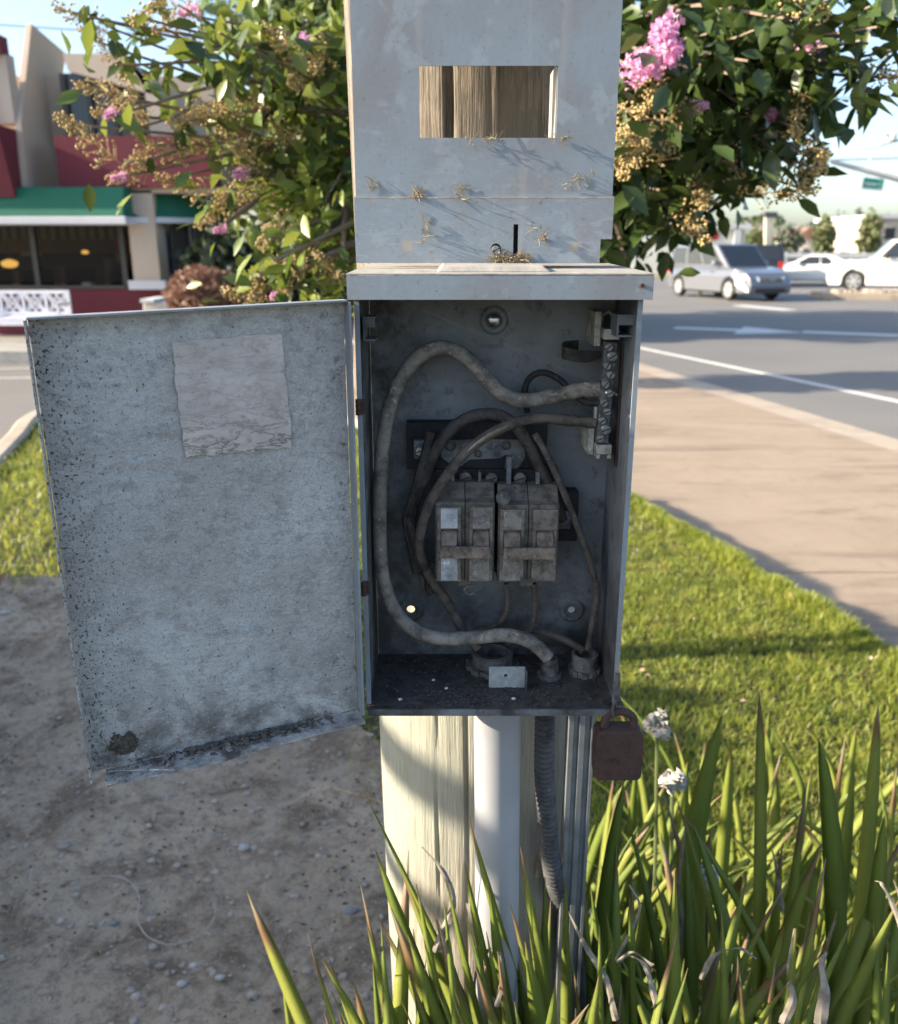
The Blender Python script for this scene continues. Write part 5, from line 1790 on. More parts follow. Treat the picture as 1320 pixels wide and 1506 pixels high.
def lump(c, r, n, size, light):
    for _ in range(n):
        d = Vector((rt.gauss(0, 1), rt.gauss(0, 1), rt.gauss(0, 1))).normalized() * (rt.random() ** 0.45)
        p = Vector(c) + Vector((d.x * r[0], d.y * r[1], d.z * r[2]))
        q = mnoise.noise(p * 4.5)
        if q < -0.12:
            continue
        leafpos.append((p, Vector((rt.gauss(0, 1), rt.gauss(0, 1), rt.gauss(-0.5, 0.7))).normalized(), size * rt.uniform(0.7, 1.2), light))
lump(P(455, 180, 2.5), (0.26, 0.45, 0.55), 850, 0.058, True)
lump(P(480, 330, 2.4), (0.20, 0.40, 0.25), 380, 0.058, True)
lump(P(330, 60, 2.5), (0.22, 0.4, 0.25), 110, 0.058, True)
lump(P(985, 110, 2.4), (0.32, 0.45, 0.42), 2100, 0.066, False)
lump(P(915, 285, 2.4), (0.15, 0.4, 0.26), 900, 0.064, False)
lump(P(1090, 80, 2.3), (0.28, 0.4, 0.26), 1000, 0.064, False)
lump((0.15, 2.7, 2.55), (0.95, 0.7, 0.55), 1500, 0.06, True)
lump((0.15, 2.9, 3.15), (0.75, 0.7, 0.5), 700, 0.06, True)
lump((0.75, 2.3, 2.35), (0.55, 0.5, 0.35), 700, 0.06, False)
# leaves in the nearest seen positions are parts of their own; the rest are one mass
cand = []
for i, (p, d, s, lt) in enumerate(leafpos):
    x, y, dep = project(p)
    if 0 < x < 1320 and 0 < y < 450 and not (512 < x < 905):
        cand.append((dep / s, i))
cand.sort()
single = set(i for _, i in cand[:300])
LV = [(-0.0, 0, 0), (-0.20, 0.30, 0.03), (0, 0.30, -0.035), (0.20, 0.30, 0.03), (-0.22, 0.60, 0.01), (0, 0.62, -0.06), (0.22, 0.60, 0.01), (0, 1.0, -0.14)]
LF = [(0, 2, 1), (0, 3, 2), (1, 2, 5), (1, 5, 4), (2, 3, 6), (2, 6, 5), (4, 5, 7), (5, 6, 7)]
def leaf_frame(d, roll):
    y = d
    x = y.cross(Vector((0, 0, 1)))
    x = x.normalized() if x.length > 1e-3 else Vector((1, 0, 0))
    x = Quaternion(y, roll) @ x
    z = x.cross(y)
    return x, y, z
leafmesh = {}
for lt, mtl in ((True, CLEAF_LIT), (False, CLEAF_SHADE)):
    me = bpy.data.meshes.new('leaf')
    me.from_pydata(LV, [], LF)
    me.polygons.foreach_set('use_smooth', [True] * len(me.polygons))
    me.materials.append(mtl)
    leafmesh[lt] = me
VV = {True: [], False: []}
org = WL[tree]
for i, (p, d, s, lt) in enumerate(leafpos):
    x, y, z = leaf_frame(d, rt.uniform(-1.2, 1.2))
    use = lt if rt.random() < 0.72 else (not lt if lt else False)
    if i in single:
        M = Matrix(((x.x * s, y.x * s, z.x * s, p.x - org.x), (x.y * s, y.y * s, z.y * s, p.y - org.y), (x.z * s, y.z * s, z.z * s, p.z - org.z), (0, 0, 0, 1)))
        inst('leaf', leafmesh[use], tree, M)
    else:
        VV[use].append([tuple(p - org + x * (a * s) + y * (b * s) + z * (c * s)) for a, b, c in LV])
for lt, mtl in ((True, CLEAF_LIT), (False, CLEAF_SHADE)):
    me = quads_mesh('crown', np.array(VV[lt]), 8, LF)
    me.polygons.foreach_set('use_smooth', [True] * len(me.polygons))
    me.materials.append(mtl)
    o = inst('crown', me, tree)
    tag(o, kind='stuff')
# seed heads and flower heads
def seed_mesh(k):
    rr = random.Random(100 + k)
    mb = MB()
    for _ in range(105):
        h = rr.random()
        r = 0.050 * (1 - h * 0.75) * math.sqrt(rr.random())
        a = rr.uniform(0, 6.28)
        c = Vector((r * math.cos(a), r * math.sin(a), 0.13 * h - 0.03))
        mb.ball(c, rr.uniform(0.0024, 0.0036), 6, 4, (1, 1, 1.15), 0.1, rr)
        if rr.random() < 0.5:
            mb.tube([Vector((0, 0, c.z - 0.02)), c], 0.0008, 3, caps=False)
    mb.tube([Vector((0, 0, -0.06)), Vector((0, 0, 0.09))], 0.0014, 4)
    me = mb.mesh('seed_head', smooth=True)
    me.materials.append(SEED)
    return me
def pink_mesh(k):
    rr = random.Random(200 + k)
    mb = MB()
    for _ in range(170):
        h = rr.random()
        r = 0.046 * (1 - h * 0.6) * math.sqrt(rr.random())
        a = rr.uniform(0, 6.28)
        c = Vector((r * math.cos(a), r * math.sin(a), 0.11 * h - 0.03))
        n = Vector((rr.gauss(0, 1), rr.gauss(0, 1), rr.gauss(0, 1))).normalized()
        u = n.orthogonal().normalized()
        w = n.cross(u)
        s = rr.uniform(0.005, 0.009)
        mb.add([c + u * s, c + w * s + n * s * 0.5, c - u * s + n * s * 0.2, c - w * s + n * s * 0.6], [(0, 1, 2), (0, 2, 3)])
    mb.tube([Vector((0, 0, -0.06)), Vector((0, 0, 0.06))], 0.0014, 4)
    me = mb.mesh('flower_head')
    me.materials.append(PINK)
    return me
seeds = [seed_mesh(k) for k in range(5)]
pinks = [pink_mesh(k) for k in range(3)]
for (t, d, kd) in tipw:
    if kd == 'l':
        continue
    d = (d + Vector((rt.gauss(0, 0.4), rt.gauss(0, 0.3), rt.gauss(-0.1, 0.4)))).normalized()
    s = rt.uniform(0.7, 1.0)
    if kd == 'q':
        s *= 0.42
    Mx = Matrix.Translation(t - org - d * 0.07 * s) @ aim(d) @ Matrix.Rotation(rt.uniform(0, 6), 4, 'Z') @ Matrix.Scale(s, 4)
    if kd == 's':
        inst('seed_head', rt.choice(seeds), tree, Mx)
    else:
        inst('flower_head', rt.choice(pinks), tree, Mx)

# ------------------------------------------------------------------ leafy masses used for shrubs and farther trees
def crown_mesh(name, c, r, n, size, mtl, seed, org, rough=0.35, low=-1.0, shell=0.35):
    rr = np.random.default_rng(seed)
    d = rr.normal(size=(n, 3))
    d /= np.linalg.norm(d, axis=1)[:, None]
    rad = rr.random(n) ** shell
    lum = 1 + rough * (np.sin(d[:, 0] * 5 + seed) * np.cos(d[:, 1] * 4 + d[:, 2] * 5 + seed * 2) + 0.5 * np.sin(d[:, 2] * 9 + d[:, 0] * 7))
    p = d * (rad * lum)[:, None] * np.array(r) + np.array(c)
    k = d[:, 2] > low
    p = p[k]
    m = len(p)
    a = rr.normal(size=(m, 3))
    a /= np.linalg.norm(a, axis=1)[:, None]
    b = np.cross(a, rr.normal(size=(m, 3)))
    b /= np.linalg.norm(b, axis=1)[:, None]
    s = (size * rr.uniform(0.6, 1.3, m))[:, None]
    q = p - np.array(org)
    V = np.stack([q - a * s, q + b * s * 0.45, q + a * s, q - b * s * 0.45], 1)
    me = quads_mesh(name, V, 4, [(0, 1, 2, 3)])
    me.materials.append(mtl)
    return me
def leafy(name, label, cat, loc, c, r, n, size, mtl, seed, trunk=None, group=None, low=-1.0, rough=0.3, shell=0.35):
    t = thing(name, label, cat, loc, group)
    if trunk:
        h, w = trunk
        mb = MB()
        b = Vector(loc)
        top = Vector(c)
        mb.tube(spline([b, b.lerp(top, 0.5) + Vector((w * 0.6, 0, 0)), top], 5), [w * (1 - 0.06 * i) for i in range(11)], 8)
        for k in range(5):
            a = k * 1.26 + seed
            e = top + Vector((math.cos(a) * r[0] * 0.6, math.sin(a) * r[1] * 0.6, r[2] * 0.3))
            mb.tube(spline([b.lerp(top, 0.65), b.lerp(top, 0.9) + (e - top) * 0.4, e], 4), [w * 0.45 * (1 - 0.09 * i) for i in range(9)], 6)
        mb.build('trunk', BARK, t, smooth=True)
    inst('crown', crown_mesh('crown', c, r, n, size, mtl, seed, loc, rough, low, shell), t)
    return t
HEDGE = m_leaf('hedge_leaf', (0.035, 0.07, 0.018), (0.07, 0.11, 0.03), 0.5, 0.15)
TREEG = m_leaf('street_tree_leaf', (0.05, 0.085, 0.022), (0.09, 0.12, 0.035), 0.5, 0.2)
# hedge added along the left, outside the picture, to shade the dirt
hd = thing('added_shade_hedge', 'added green hedge out of view at left, shading the dirt', 'hedge', (-4.75, 0.5, 0.0))
rr = np.random.default_rng(5)
n = 40000
pt = np.stack([rr.uniform(-5.25, -4.25, n), rr.uniform(-2.9, 3.62, n), np.zeros(n)], 1)
top = np.where(pt[:, 1] < 2.35, 2.18, 1.98) + 0.06 * np.sin(pt[:, 1] * 3)
pt[:, 2] = rr.uniform(0, 1, n) ** 0.8 * top
a = rr.normal(size=(n, 3)); a /= np.linalg.norm(a, axis=1)[:, None]
b = np.cross(a, rr.normal(size=(n, 3))); b /= np.linalg.norm(b, axis=1)[:, None]
pt -= np.array((-4.75, 0.5, 0))
me = quads_mesh('foliage', np.stack([pt - a * 0.07, pt + b * 0.04, pt + a * 0.07, pt - b * 0.04], 1), 4, [(0, 1, 2, 3)])
me.materials.append(HEDGE)
inst('foliage', me, hd)
for y in (-2.0, -0.5, 1.0, 2.5):
    mb = MB()
    mb.tube([(-4.75, y, -0.02), (-4.7, y + 0.05, 1.2), (-4.75, y, 1.9)], [0.05, 0.04, 0.02], 7)
    mb.build('stem', BARK, hd, smooth=True)
for q0, q1, dz, w in (((-0.055, 0.84), 1.005, 0.0, 0.034), ((-0.03, 0.83), 0.835, 0.0, 0.020)):  # limbs added out of view to cast the shadow bands on the post
    c_ = Vector((q0[0], q0[1], q1)) + sun_dir * 2.9
    path = spline([Vector((-4.6, c_.y - 1.1, 1.6)), Vector((-3.3, c_.y - 0.9, c_.z + 0.25)), c_ + Vector((0, -0.45, 0.05)), c_, c_ + Vector((0.0, 0.5, -0.02)), c_ + Vector((0.1, 0.9, -0.1))], 5)
    mb = MB()
    mb.tube(path, [w * (1.15 - 0.02 * i) for i in range(len(path))], 8)
    mb.build('shade_branch', BARK, hd, smooth=True)
# street trees behind the cover; their shade lies on the road
leafy('street_tree', 'small street tree standing behind the meter cover', 'tree', (-1.15, 10.9, -0.27), (-1.15, 10.9, 2.7), (1.1, 0.75, 1.2), 4500, 0.12, TREEG, 3, (2.2, 0.09))
leafy('street_tree', 'large street tree far behind the meter cover', 'tree', (-1.0, 19.5, 0.0), (-1.0, 19.5, 4.9), (3.2, 3.9, 3.3), 16000, 0.22, TREEG, 8, (4, 0.22))
# ------------------------------------------------------------------ restaurant on the left
def m_wall(name, col, var=0.12):
    m = Mt(name, col, 0.85)
    m.mix(m.ramp(m.noise(0.9, 5), 0.35, 0.7), tuple(c * (1 - var) for c in col))
    m.bump(m.noise(40, 5), 0.25, 0.01)
    return m.done()
TAN = m_wall('tan_stucco', (0.52, 0.42, 0.33))
TAN2 = m_wall('light_tan_panel', (0.48, 0.41, 0.34))
MAROON = m_wall('maroon_paint', (0.135, 0.020, 0.032))
GREEN = m_wall('green_awning', (0.012, 0.135, 0.082), 0.2)
TRIM = m_wall('white_trim', (0.58, 0.585, 0.61))
DARKIN = plain('dark_interior', (0.045, 0.032, 0.028), 0.8, var=0.5, scale=3)
VAL = plain('valance_cream', (0.42, 0.36, 0.28), 0.8)
VALB = plain('valance_brown', (0.12, 0.08, 0.055), 0.8)
GLASSM = Mt('window_glass', (0.02, 0.025, 0.03), 0.04)
gl = GLASSM.n('ShaderNodeBsdfTransparent')
gl.inputs[0].default_value = (0.75, 0.75, 0.72, 1)
mx = GLASSM.n('ShaderNodeMixShader')
mx.inputs[0].default_value = 0.78
GLASSM.l(GLASSM.b.outputs[0], mx.inputs[1])
GLASSM.l(gl.outputs[0], mx.inputs[2])
GLASSM.l(mx.outputs[0], GLASSM.t.nodes['Material Output'].inputs['Surface'])
GLASSM = GLASSM.done()
GLASSD = plain('dark_tinted_glass', (0.03, 0.04, 0.055), 0.08, var=0.2, scale=1.0)
FRAME = plain('dark_window_frame', (0.05, 0.048, 0.045), 0.5)
YW = 16.0
rest = thing('restaurant', 'tan and maroon restaurant with green awnings and large front windows', 'restaurant', (-8.0, YW + 2, 0.02))
def wbox(px0, py0, px1, py1, Y0, Y1, name, material, parent=rest, bevel=0.0):
    a, b = P(px0, py0, Y0), P(px1, py1, Y0)
    mb = MB()
    mb.box(min(a.x, b.x), max(a.x, b.x), Y0, Y1, min(a.z, b.z), max(a.z, b.z))
    return mb.build(name, material, parent, bevel=bevel)
zf = 0.02
a, b = P(-420, 424, YW), P(300, 424, YW)
mb = MB()
mb.box(a.x, P(262, 424, YW).x, YW, YW + 0.25, zf, a.z)
mb.build('base_wall', MAROON, rest)
sill = wbox(-420, 420, 186, 425, YW - 0.04, YW + 0.2, 'window_sill', FRAME)
# window band: panes and mullions
lo, hi = P(0, 420, YW).z, P(0, 330, YW).z
edges = [P(x, 400, YW).x for x in (-420, -240, -80, 52, 182)]
for x0, x1 in zip(edges[:-1], edges[1:]):
    mb = MB()
    mb.box(x0 + 0.04, x1 - 0.04, YW + 0.08, YW + 0.09, lo + 0.04, hi)
    w_ = mb.build('window', GLASSM, rest)
    mb = MB()
    mb.box(x1 - 0.045, x1 + 0.045, YW + 0.04, YW + 0.13, lo, hi)
    mb.build('mullion', FRAME, w_)
wbox(183, 280, 236, 413, YW - 0.25, YW + 0.3, 'pillar', TAN)
wbox(188, 413, 244, 426, YW - 0.35, YW + 0.35, 'pillar_trim', TRIM)
# room behind the glass
def room(name, material, x0, x1, y0, y1, z0, z1):
    mb = MB()
    mb.box(x0, x1, y0, y1, z0, z1)
    return mb.build(name, material, rest)
XA, XB = a.x, P(250, 400, YW).x
room('room_back_wall', DARKIN, XA, XB, YW + 5.0, YW + 5.2, zf, 3.2)
room('room_floor', DARKIN, XA, XB, YW + 0.3, YW + 5.0, zf - 0.1, zf + 0.01)
room('room_ceiling', plain('room_ceiling', (0.30, 0.25, 0.19), 0.9), XA, XB, YW + 0.3, YW + 5.0, hi - 0.02, hi + 0.1)
room('room_end_wall', DARKIN, XB, XB + 0.15, YW + 0.3, YW + 5.0, zf, 3.0)
zv0, zv1 = P(0, 352, YW + 0.5).z, P(0, 332, YW + 0.5).z
x = XA
k = 0
while x < P(180, 340, YW).x - 0.1:
    mb = MB()
    mb.box(x, x + 0.085, YW + 0.5, YW + 0.53, zv0, zv1 + 0.1)
    mb.build('valance_stripe', VAL if k % 2 else VALB, rest)
    x += 0.09
    k += 1
room('soffit', plain('soffit_tan', (0.25, 0.20, 0.15), 0.9), XA, XB, YW + 1.6, YW + 1.7, P(0, 372, YW + 1.6).z, zv1 + 0.1)
wbox(168, 348, 181, 366, YW + 0.3, YW + 0.32, 'red_sign', plain('red_sign', (0.45, 0.03, 0.02), 0.6))
wbox(152, 380, 166, 424, YW + 1.4, YW + 1.6, 'room_column', plain('room_column', (0.36, 0.30, 0.20), 0.8))
wbox(120, 415, 134, 424, YW + 0.3, YW + 0.5, 'white_card', TRIM)
for x, y, r, e in ((14, 388, 0.10, 0.7), (125, 371, 0.045, 0.7)):
    q = P(x, y, YW + 1.2)
    mb = MB()
    mb.lathe([(r * 0.5, -r * 0.75), (r * 1.2, -r * 0.55), (r * 1.6, 0), (r * 1.3, r * 0.45), (r * 0.5, r * 0.75), (0.02, r * 0.82)], Matrix.Translation(q), 14)
    m = Mt('lamp_glow', (0.8, 0.5, 0.1), 0.5)
    m.b.inputs['Emission Color'].default_value = (1.0, 0.55, 0.12, 1)
    m.b.inputs['Emission Strength'].default_value = e
    lp = mb.build('pendant_lamp', m.done(), rest, smooth=True)
    mb = MB()
    mb.tube([q + Vector((0, 0, r * 0.8)), Vector((q.x, q.y, hi))], 0.012, 5)
    mb.build('lamp_cord', FRAME, lp)
rb = random.Random(9)
BOOTH = plain('booth_vinyl', (0.14, 0.05, 0.035), 0.5)
TABLET = plain('table_top', (0.34, 0.25, 0.16), 0.4)
for k in range(9):
    x = XA + 0.8 + k * (XB - XA - 1.4) / 8
    mb = MB()
    mb.box(x - 0.06, x + 0.06, YW + 0.9, YW + 2.3, zf + 0.02, zf + 1.15 + rb.uniform(-0.05, 0.05))
    mb.build('booth_back', BOOTH, rest, bevel=0.03)
    mb = MB()
    mb.box(x + 0.22, x + 0.75, YW + 0.9, YW + 2.2, zf + 0.72, zf + 0.76)
    mb.build('table', TABLET, rest)
for k in range(7):
    x = XA + 1.2 + k * (XB - XA - 2.0) / 6 + rb.uniform(-0.2, 0.2)
    mb = MB()
    w_ = rb.uniform(0.2, 0.5)
    mb.box(x, x + w_, YW + 4.9, YW + 4.97, 1.2 + rb.uniform(0, 0.3), 1.7 + rb.uniform(0, 0.3))
    mb.build('wall_picture', rb.choice((TABLET, VAL, TRIM)), rest)
# awnings, bands, parapet
def slope_awning(px0, px1, py0, py1, pt):
    a0, b0 = P(px0, py0, YW - 0.1), P(px1, py1, YW - 0.75)
    x0, x1 = a0.x, P(px1, py0, YW - 0.1).x
    mb = MB()
    mb.prism([(x0, YW - 0.02, a0.z), (x0, YW - 0.55, a0.z - 0.02), (x0, YW - 0.72, b0.z), (x0, YW - 0.02, b0.z)], (x1 - x0, 0, 0))
    aw = mb.build('green_awning', GREEN, rest, bevel=0.02)
    t = P(px0, pt, YW - 0.75)
    mb = MB()
    mb.box(x0 - 0.02, x1 + 0.05, YW - 0.78, YW - 0.02, t.z, b0.z - 0.004)
    mb.build('awning_trim', TRIM, aw, bevel=0.015)
slope_awning(-420, 196, 276, 318, 330)
# corner bay with curved awning and ribbed dark glass
bc = P(226, 400, YW + 0.9)
br = P(287, 400, YW + 0.9).x - bc.x
zb0, zb1, zb2, zb3 = zf, P(0, 329, YW + 0.3).z, P(0, 321, YW + 0.3).z, P(0, 284, YW + 0.3).z
def drum(name, material, r, z0, z1, r1=None, a0=-95, a1=90):
    r1 = r1 or r
    mb = MB()
    vv, ff = [], []
    N_ = 28
    for i in range(N_ + 1):
        a = R(a0 + (a1 - a0) * i / N_)
        vv += [(bc.x + r * math.cos(a), bc.y + r * math.sin(a), z0), (bc.x + r1 * math.cos(a), bc.y + r1 * math.sin(a), z1),
               (bc.x + (r - 0.06) * math.cos(a), bc.y + (r - 0.06) * math.sin(a), z0), (bc.x + (r1 - 0.06) * math.cos(a), bc.y + (r1 - 0.06) * math.sin(a), z1)]
    for i in range(N_):
        p = i * 4
        ff += [(p, p + 4, p + 5, p + 1), (p + 2, p + 3, p + 7, p + 6), (p, p + 2, p + 6, p + 4), (p + 1, p + 5, p + 7, p + 3)]
    mb.add(vv, ff)
    return mb.build(name, material, rest, smooth=True)
bg_ = drum('bay_glass', GLASSD, br, P(0, 412, YW).z, zb1)
drum('bay_base', MAROON, br + 0.03, zf, P(0, 413, YW).z)
drum('bay_trim', TRIM, br + 0.42, zb1, zb2, br + 0.42)
drum('bay_awning', GREEN, br + 0.38, zb2 + 0.005, zb3, br + 0.25)
for k in range(10):
    a = R(-88 + k * 15)
    mb = MB()
    mb.tube([(bc.x + (br + 0.01) * math.cos(a), bc.y + (br + 0.01) * math.sin(a), P(0, 412, YW).z), (bc.x + (br + 0.01) * math.cos(a), bc.y + (br + 0.01) * math.sin(a), zb1)], 0.028, 6)
    mb.build('bay_mullion', STEEL if k in (0, 3) else FRAME, bg_)
wbox(78, 200, 315, 276, YW - 0.35, YW + 0.2, 'maroon_band', MAROON)
room('upper_body', TAN, P(-420, 200, YW).x, P(300, 200, YW).x, YW + 0.9, YW + 7, zb3, P(0, 112, YW + 0.9).z)
wbox(-420, 276, 330, 284, YW - 0.25, YW + 7, 'fascia_soffit', TAN)
# upper glazing and parapet with sloping end
wbox(92, 108, 222, 204, YW + 0.55, YW + 0.6, 'clerestory_window', GLASSD)
for x in (96, 132, 168, 205):
    wbox(x - 2, 108, x + 2, 204, YW + 0.48, YW + 0.549, 'clerestory_mullion', FRAME)
mb = MB()
mb.prism([P(x, y, YW + 0.1) for x, y in ((92, 79), (182, 79), (222, 125), (228, 140), (100, 105))], (0, 0.35, 0))
mb.build('parapet', TAN, rest)
mb = MB()
mb.prism([P(x, y, YW + 0.1) for x, y in ((182, 80), (228, 131), (262, 204), (222, 204), (212, 130))], (0, 0.5, 0))
mb.build('parapet_end', TAN2, rest)
# projecting fin wall
XF = -7.25
fin = [(46, 35), (31, 180), (42, 291), (91, 299), (80, 204), (97, 79)]
mb = MB()
mb.prism([PX(x, y, XF) for x, y in fin], (-0.10, 0, 0))
mb.build('fin_wall', TAN, rest)
yf = PX(31, 180, XF).y
def fbox(py0, py1, Y, name, material, px1=44):
    a_, b_ = P(-420, py0, Y), P(px1, py1, Y)
    mb = MB()
    mb.box(a_.x, XF - 0.102, Y, Y + 0.3, min(a_.z, b_.z), max(a_.z, b_.z))
    return mb.build(name, material, rest)
fbox(50, 77, 15.55, 'top_band', MAROON)
tp = fbox(78, 182, 15.7, 'seam_panel', TAN2)
zA, zB = P(0, 78, 15.7).z, P(0, 182, 15.7).z
for x in range(12):
    mb = MB()
    xx = XF - 0.45 - x * 0.42
    mb.box(xx - 0.02, xx + 0.02, 15.66, 15.699, zB, zA)
    mb.build('seam_rib', TAN2, tp)
mb = MB()
a0, a1 = P(0, 183, 15.05), P(0, 290, 15.35)
xx0 = P(-420, 200, 15.2).x
mb.prism([(xx0, 15.72, a0.z), (xx0, 15.05, a0.z), (xx0, 15.35, a1.z), (xx0, 15.72, a1.z)], (XF - 0.104 - xx0, 0, 0))
mb.build('slanted_band', MAROON, rest)

# white lattice bench against the wall
BWH = plain('white_bench_paint', (0.66, 0.67, 0.72), 0.5, var=0.1, scale=5)
YBN = 14.9
c = P(40, 490, YBN)
bench = thing('park_bench', 'white bench with lattice back against the maroon wall', 'bench', (c.x, YBN, 0.02))
x0, x1 = P(-44, 430, YBN).x, P(91, 430, YBN).x
z0, z1 = P(0, 461, YBN + 0.2).z, P(0, 427, YBN + 0.2).z
zs = P(0, 468, YBN - 0.2).z
def bb(name, parent, *bars):
    mb = MB()
    for a_, b_, w, h in bars:
        mb.bar(a_, b_, w, h, (0, 1, 0))
    return mb.build(name, BWH, parent)
for x in (x0, x1):
    bb('leg', bench, (Vector((x, YBN + 0.22, 0.02)), Vector((x, YBN + 0.22, z1)), 0.06, 0.05))
    bb('leg', bench, (Vector((x, YBN - 0.22, 0.02)), Vector((x, YBN - 0.22, zs + 0.2)), 0.05, 0.05))
    bb('armrest', bench, (Vector((x, YBN - 0.26, zs + 0.22)), Vector((x, YBN + 0.19, zs + 0.22)), 0.06, 0.03))
frame = bb('backrest_rail', bench, (Vector((x0 + 0.03, YBN + 0.22, z1 - 0.03)), Vector((x1 - 0.03, YBN + 0.22, z1 - 0.03)), 0.06, 0.05))
bb('backrest_rail', bench, (Vector((x0 + 0.03, YBN + 0.22, z0)), Vector((x1 - 0.03, YBN + 0.22, z0)), 0.06, 0.05))
nb_ = 4
for k in range(nb_):
    xa_ = x0 + (x1 - x0) * k / nb_
    xb_ = x0 + (x1 - x0) * (k + 1) / nb_
    if k:
        bb('backrest_post', bench, (Vector((xa_, YBN + 0.22, z0 + 0.03)), Vector((xa_, YBN + 0.22, z1 - 0.06)), 0.04, 0.045))
    h = z1 - 0.06 - z0 - 0.03
    w = xb_ - xa_
    for j in range(3):
        t = (j + 0.5) / 3
        for sgn in (1, -1):
            xm_ = xa_ + w * t
            dz = h * 0.5
            dx = min(dz, w * 0.5 * (1 - abs(2 * t - 1) * 0.4)) * sgn
            zc = (z0 + z1) / 2 - 0.015
            p0, p1 = Vector((max(xa_ + 0.02, min(xb_ - 0.02, xm_ - dx)), YBN + 0.22 + 0.012 * sgn, zc - dz)), Vector((max(xa_ + 0.02, min(xb_ - 0.02, xm_ + dx)), YBN + 0.22 + 0.012 * sgn, zc + dz))
            bb('lattice_bar', bench, (p0, p1, 0.03, 0.018))
for k in range(5):
    y = YBN - 0.22 + k * 0.095
    mb = MB()
    mb.box(x0 - 0.02, x1 + 0.02, y, y + 0.075, zs - 0.025, zs + 0.012)
    mb.build('seat_slat', BWH, bench)
mb = MB()
mb.box(x0 + 0.03, x1 - 0.03, YBN - 0.25, YBN - 0.222, zs - 0.12, zs - 0.03)
mb.build('seat_rail', BWH, bench)

# cream planter wall, shrubs
q = P(228, 470, 14.2)
mb = MB()
mb.box(P(210, 450, 14.2).x, P(262, 450, 14.2).x, 14.2, 14.9, 0.02, P(0, 445, 14.2).z)
pt = thing('planter_box', 'cream planter box at the foot of the russet shrub', 'planter', (q.x, 14.5, 0.02))
mb.build('planter_wall', plain('cream_paint', (0.50, 0.47, 0.42), 0.7), pt, bevel=0.02)
mb = MB()
mb.box(P(208, 450, 14.2).x, P(228, 450, 14.2).x, 14.15, 14.95, P(0, 445, 14.2).z + 0.003, P(0, 440, 14.2).z)
mb.build('planter_cap', TRIM, pt)
RUSSET = m_leaf('russet_leaf', (0.16, 0.072, 0.048), (0.24, 0.14, 0.085), 0.6, 0.15)
DKGREEN = m_leaf('dark_leaf', (0.02, 0.035, 0.02), (0.05, 0.07, 0.035), 0.5, 0.1)
c = P(302, 432, 13.6)
leafy('russet_shrub', 'rounded russet brown shrub before the restaurant bay', 'shrub', (c.x, 13.6, -0.02), (c.x, 13.6, c.z - 0.1), (0.62, 0.6, 0.52), 5200, 0.05, RUSSET, 4, (0.5, 0.05), rough=0.08, shell=0.2)
c = P(345, 385, 15.6)
leafy('dark_shrub', 'dark green spiky shrub behind the russet shrub', 'shrub', (c.x, 15.6, 0.02), (c.x, 15.6, c.z - 0.1), (0.75, 0.6, 0.62), 1300, 0.16, DKGREEN, 6, (0.6, 0.06), rough=0.35)

# ------------------------------------------------------------------ vehicles
TYRE = plain('tyre_rubber', (0.022, 0.022, 0.023), 0.85)
RIM = plain('alloy_rim', (0.58, 0.57, 0.55), 0.35, 0.6)
CARGL = plain('car_glass', (0.025, 0.03, 0.035), 0.06, var=0.1, scale=1, spec=0.6)
LAMP = plain('headlamp_lens', (0.65, 0.66, 0.68), 0.12, 0.2)
TAIL = plain('tail_lamp_lens', (0.45, 0.02, 0.015), 0.2)
CHROME = plain('chrome_trim', (0.55, 0.55, 0.56), 0.2, 0.9)
BLACKP = plain('black_plastic', (0.02, 0.02, 0.021), 0.6)
def carpaint(name, col, metal=0.3):
    m = Mt(name, col, 0.28, metal)
    m.b.inputs['Coat Weight'].default_value = 0.6
    m.b.inputs['Coat Roughness'].default_value = 0.06
    return m.done()
SILVER = carpaint('silver_grey_paint', (0.17, 0.18, 0.205), 0.45)
WHITEP = carpaint('white_paint', (0.74, 0.73, 0.68), 0.0)
GREYP = carpaint('dark_grey_paint', (0.06, 0.065, 0.075), 0.4)
NAVYP = carpaint('dark_maroon_paint', (0.035, 0.022, 0.03), 0.3)
BLACKC = carpaint('near_black_paint', (0.02, 0.022, 0.026), 0.3)
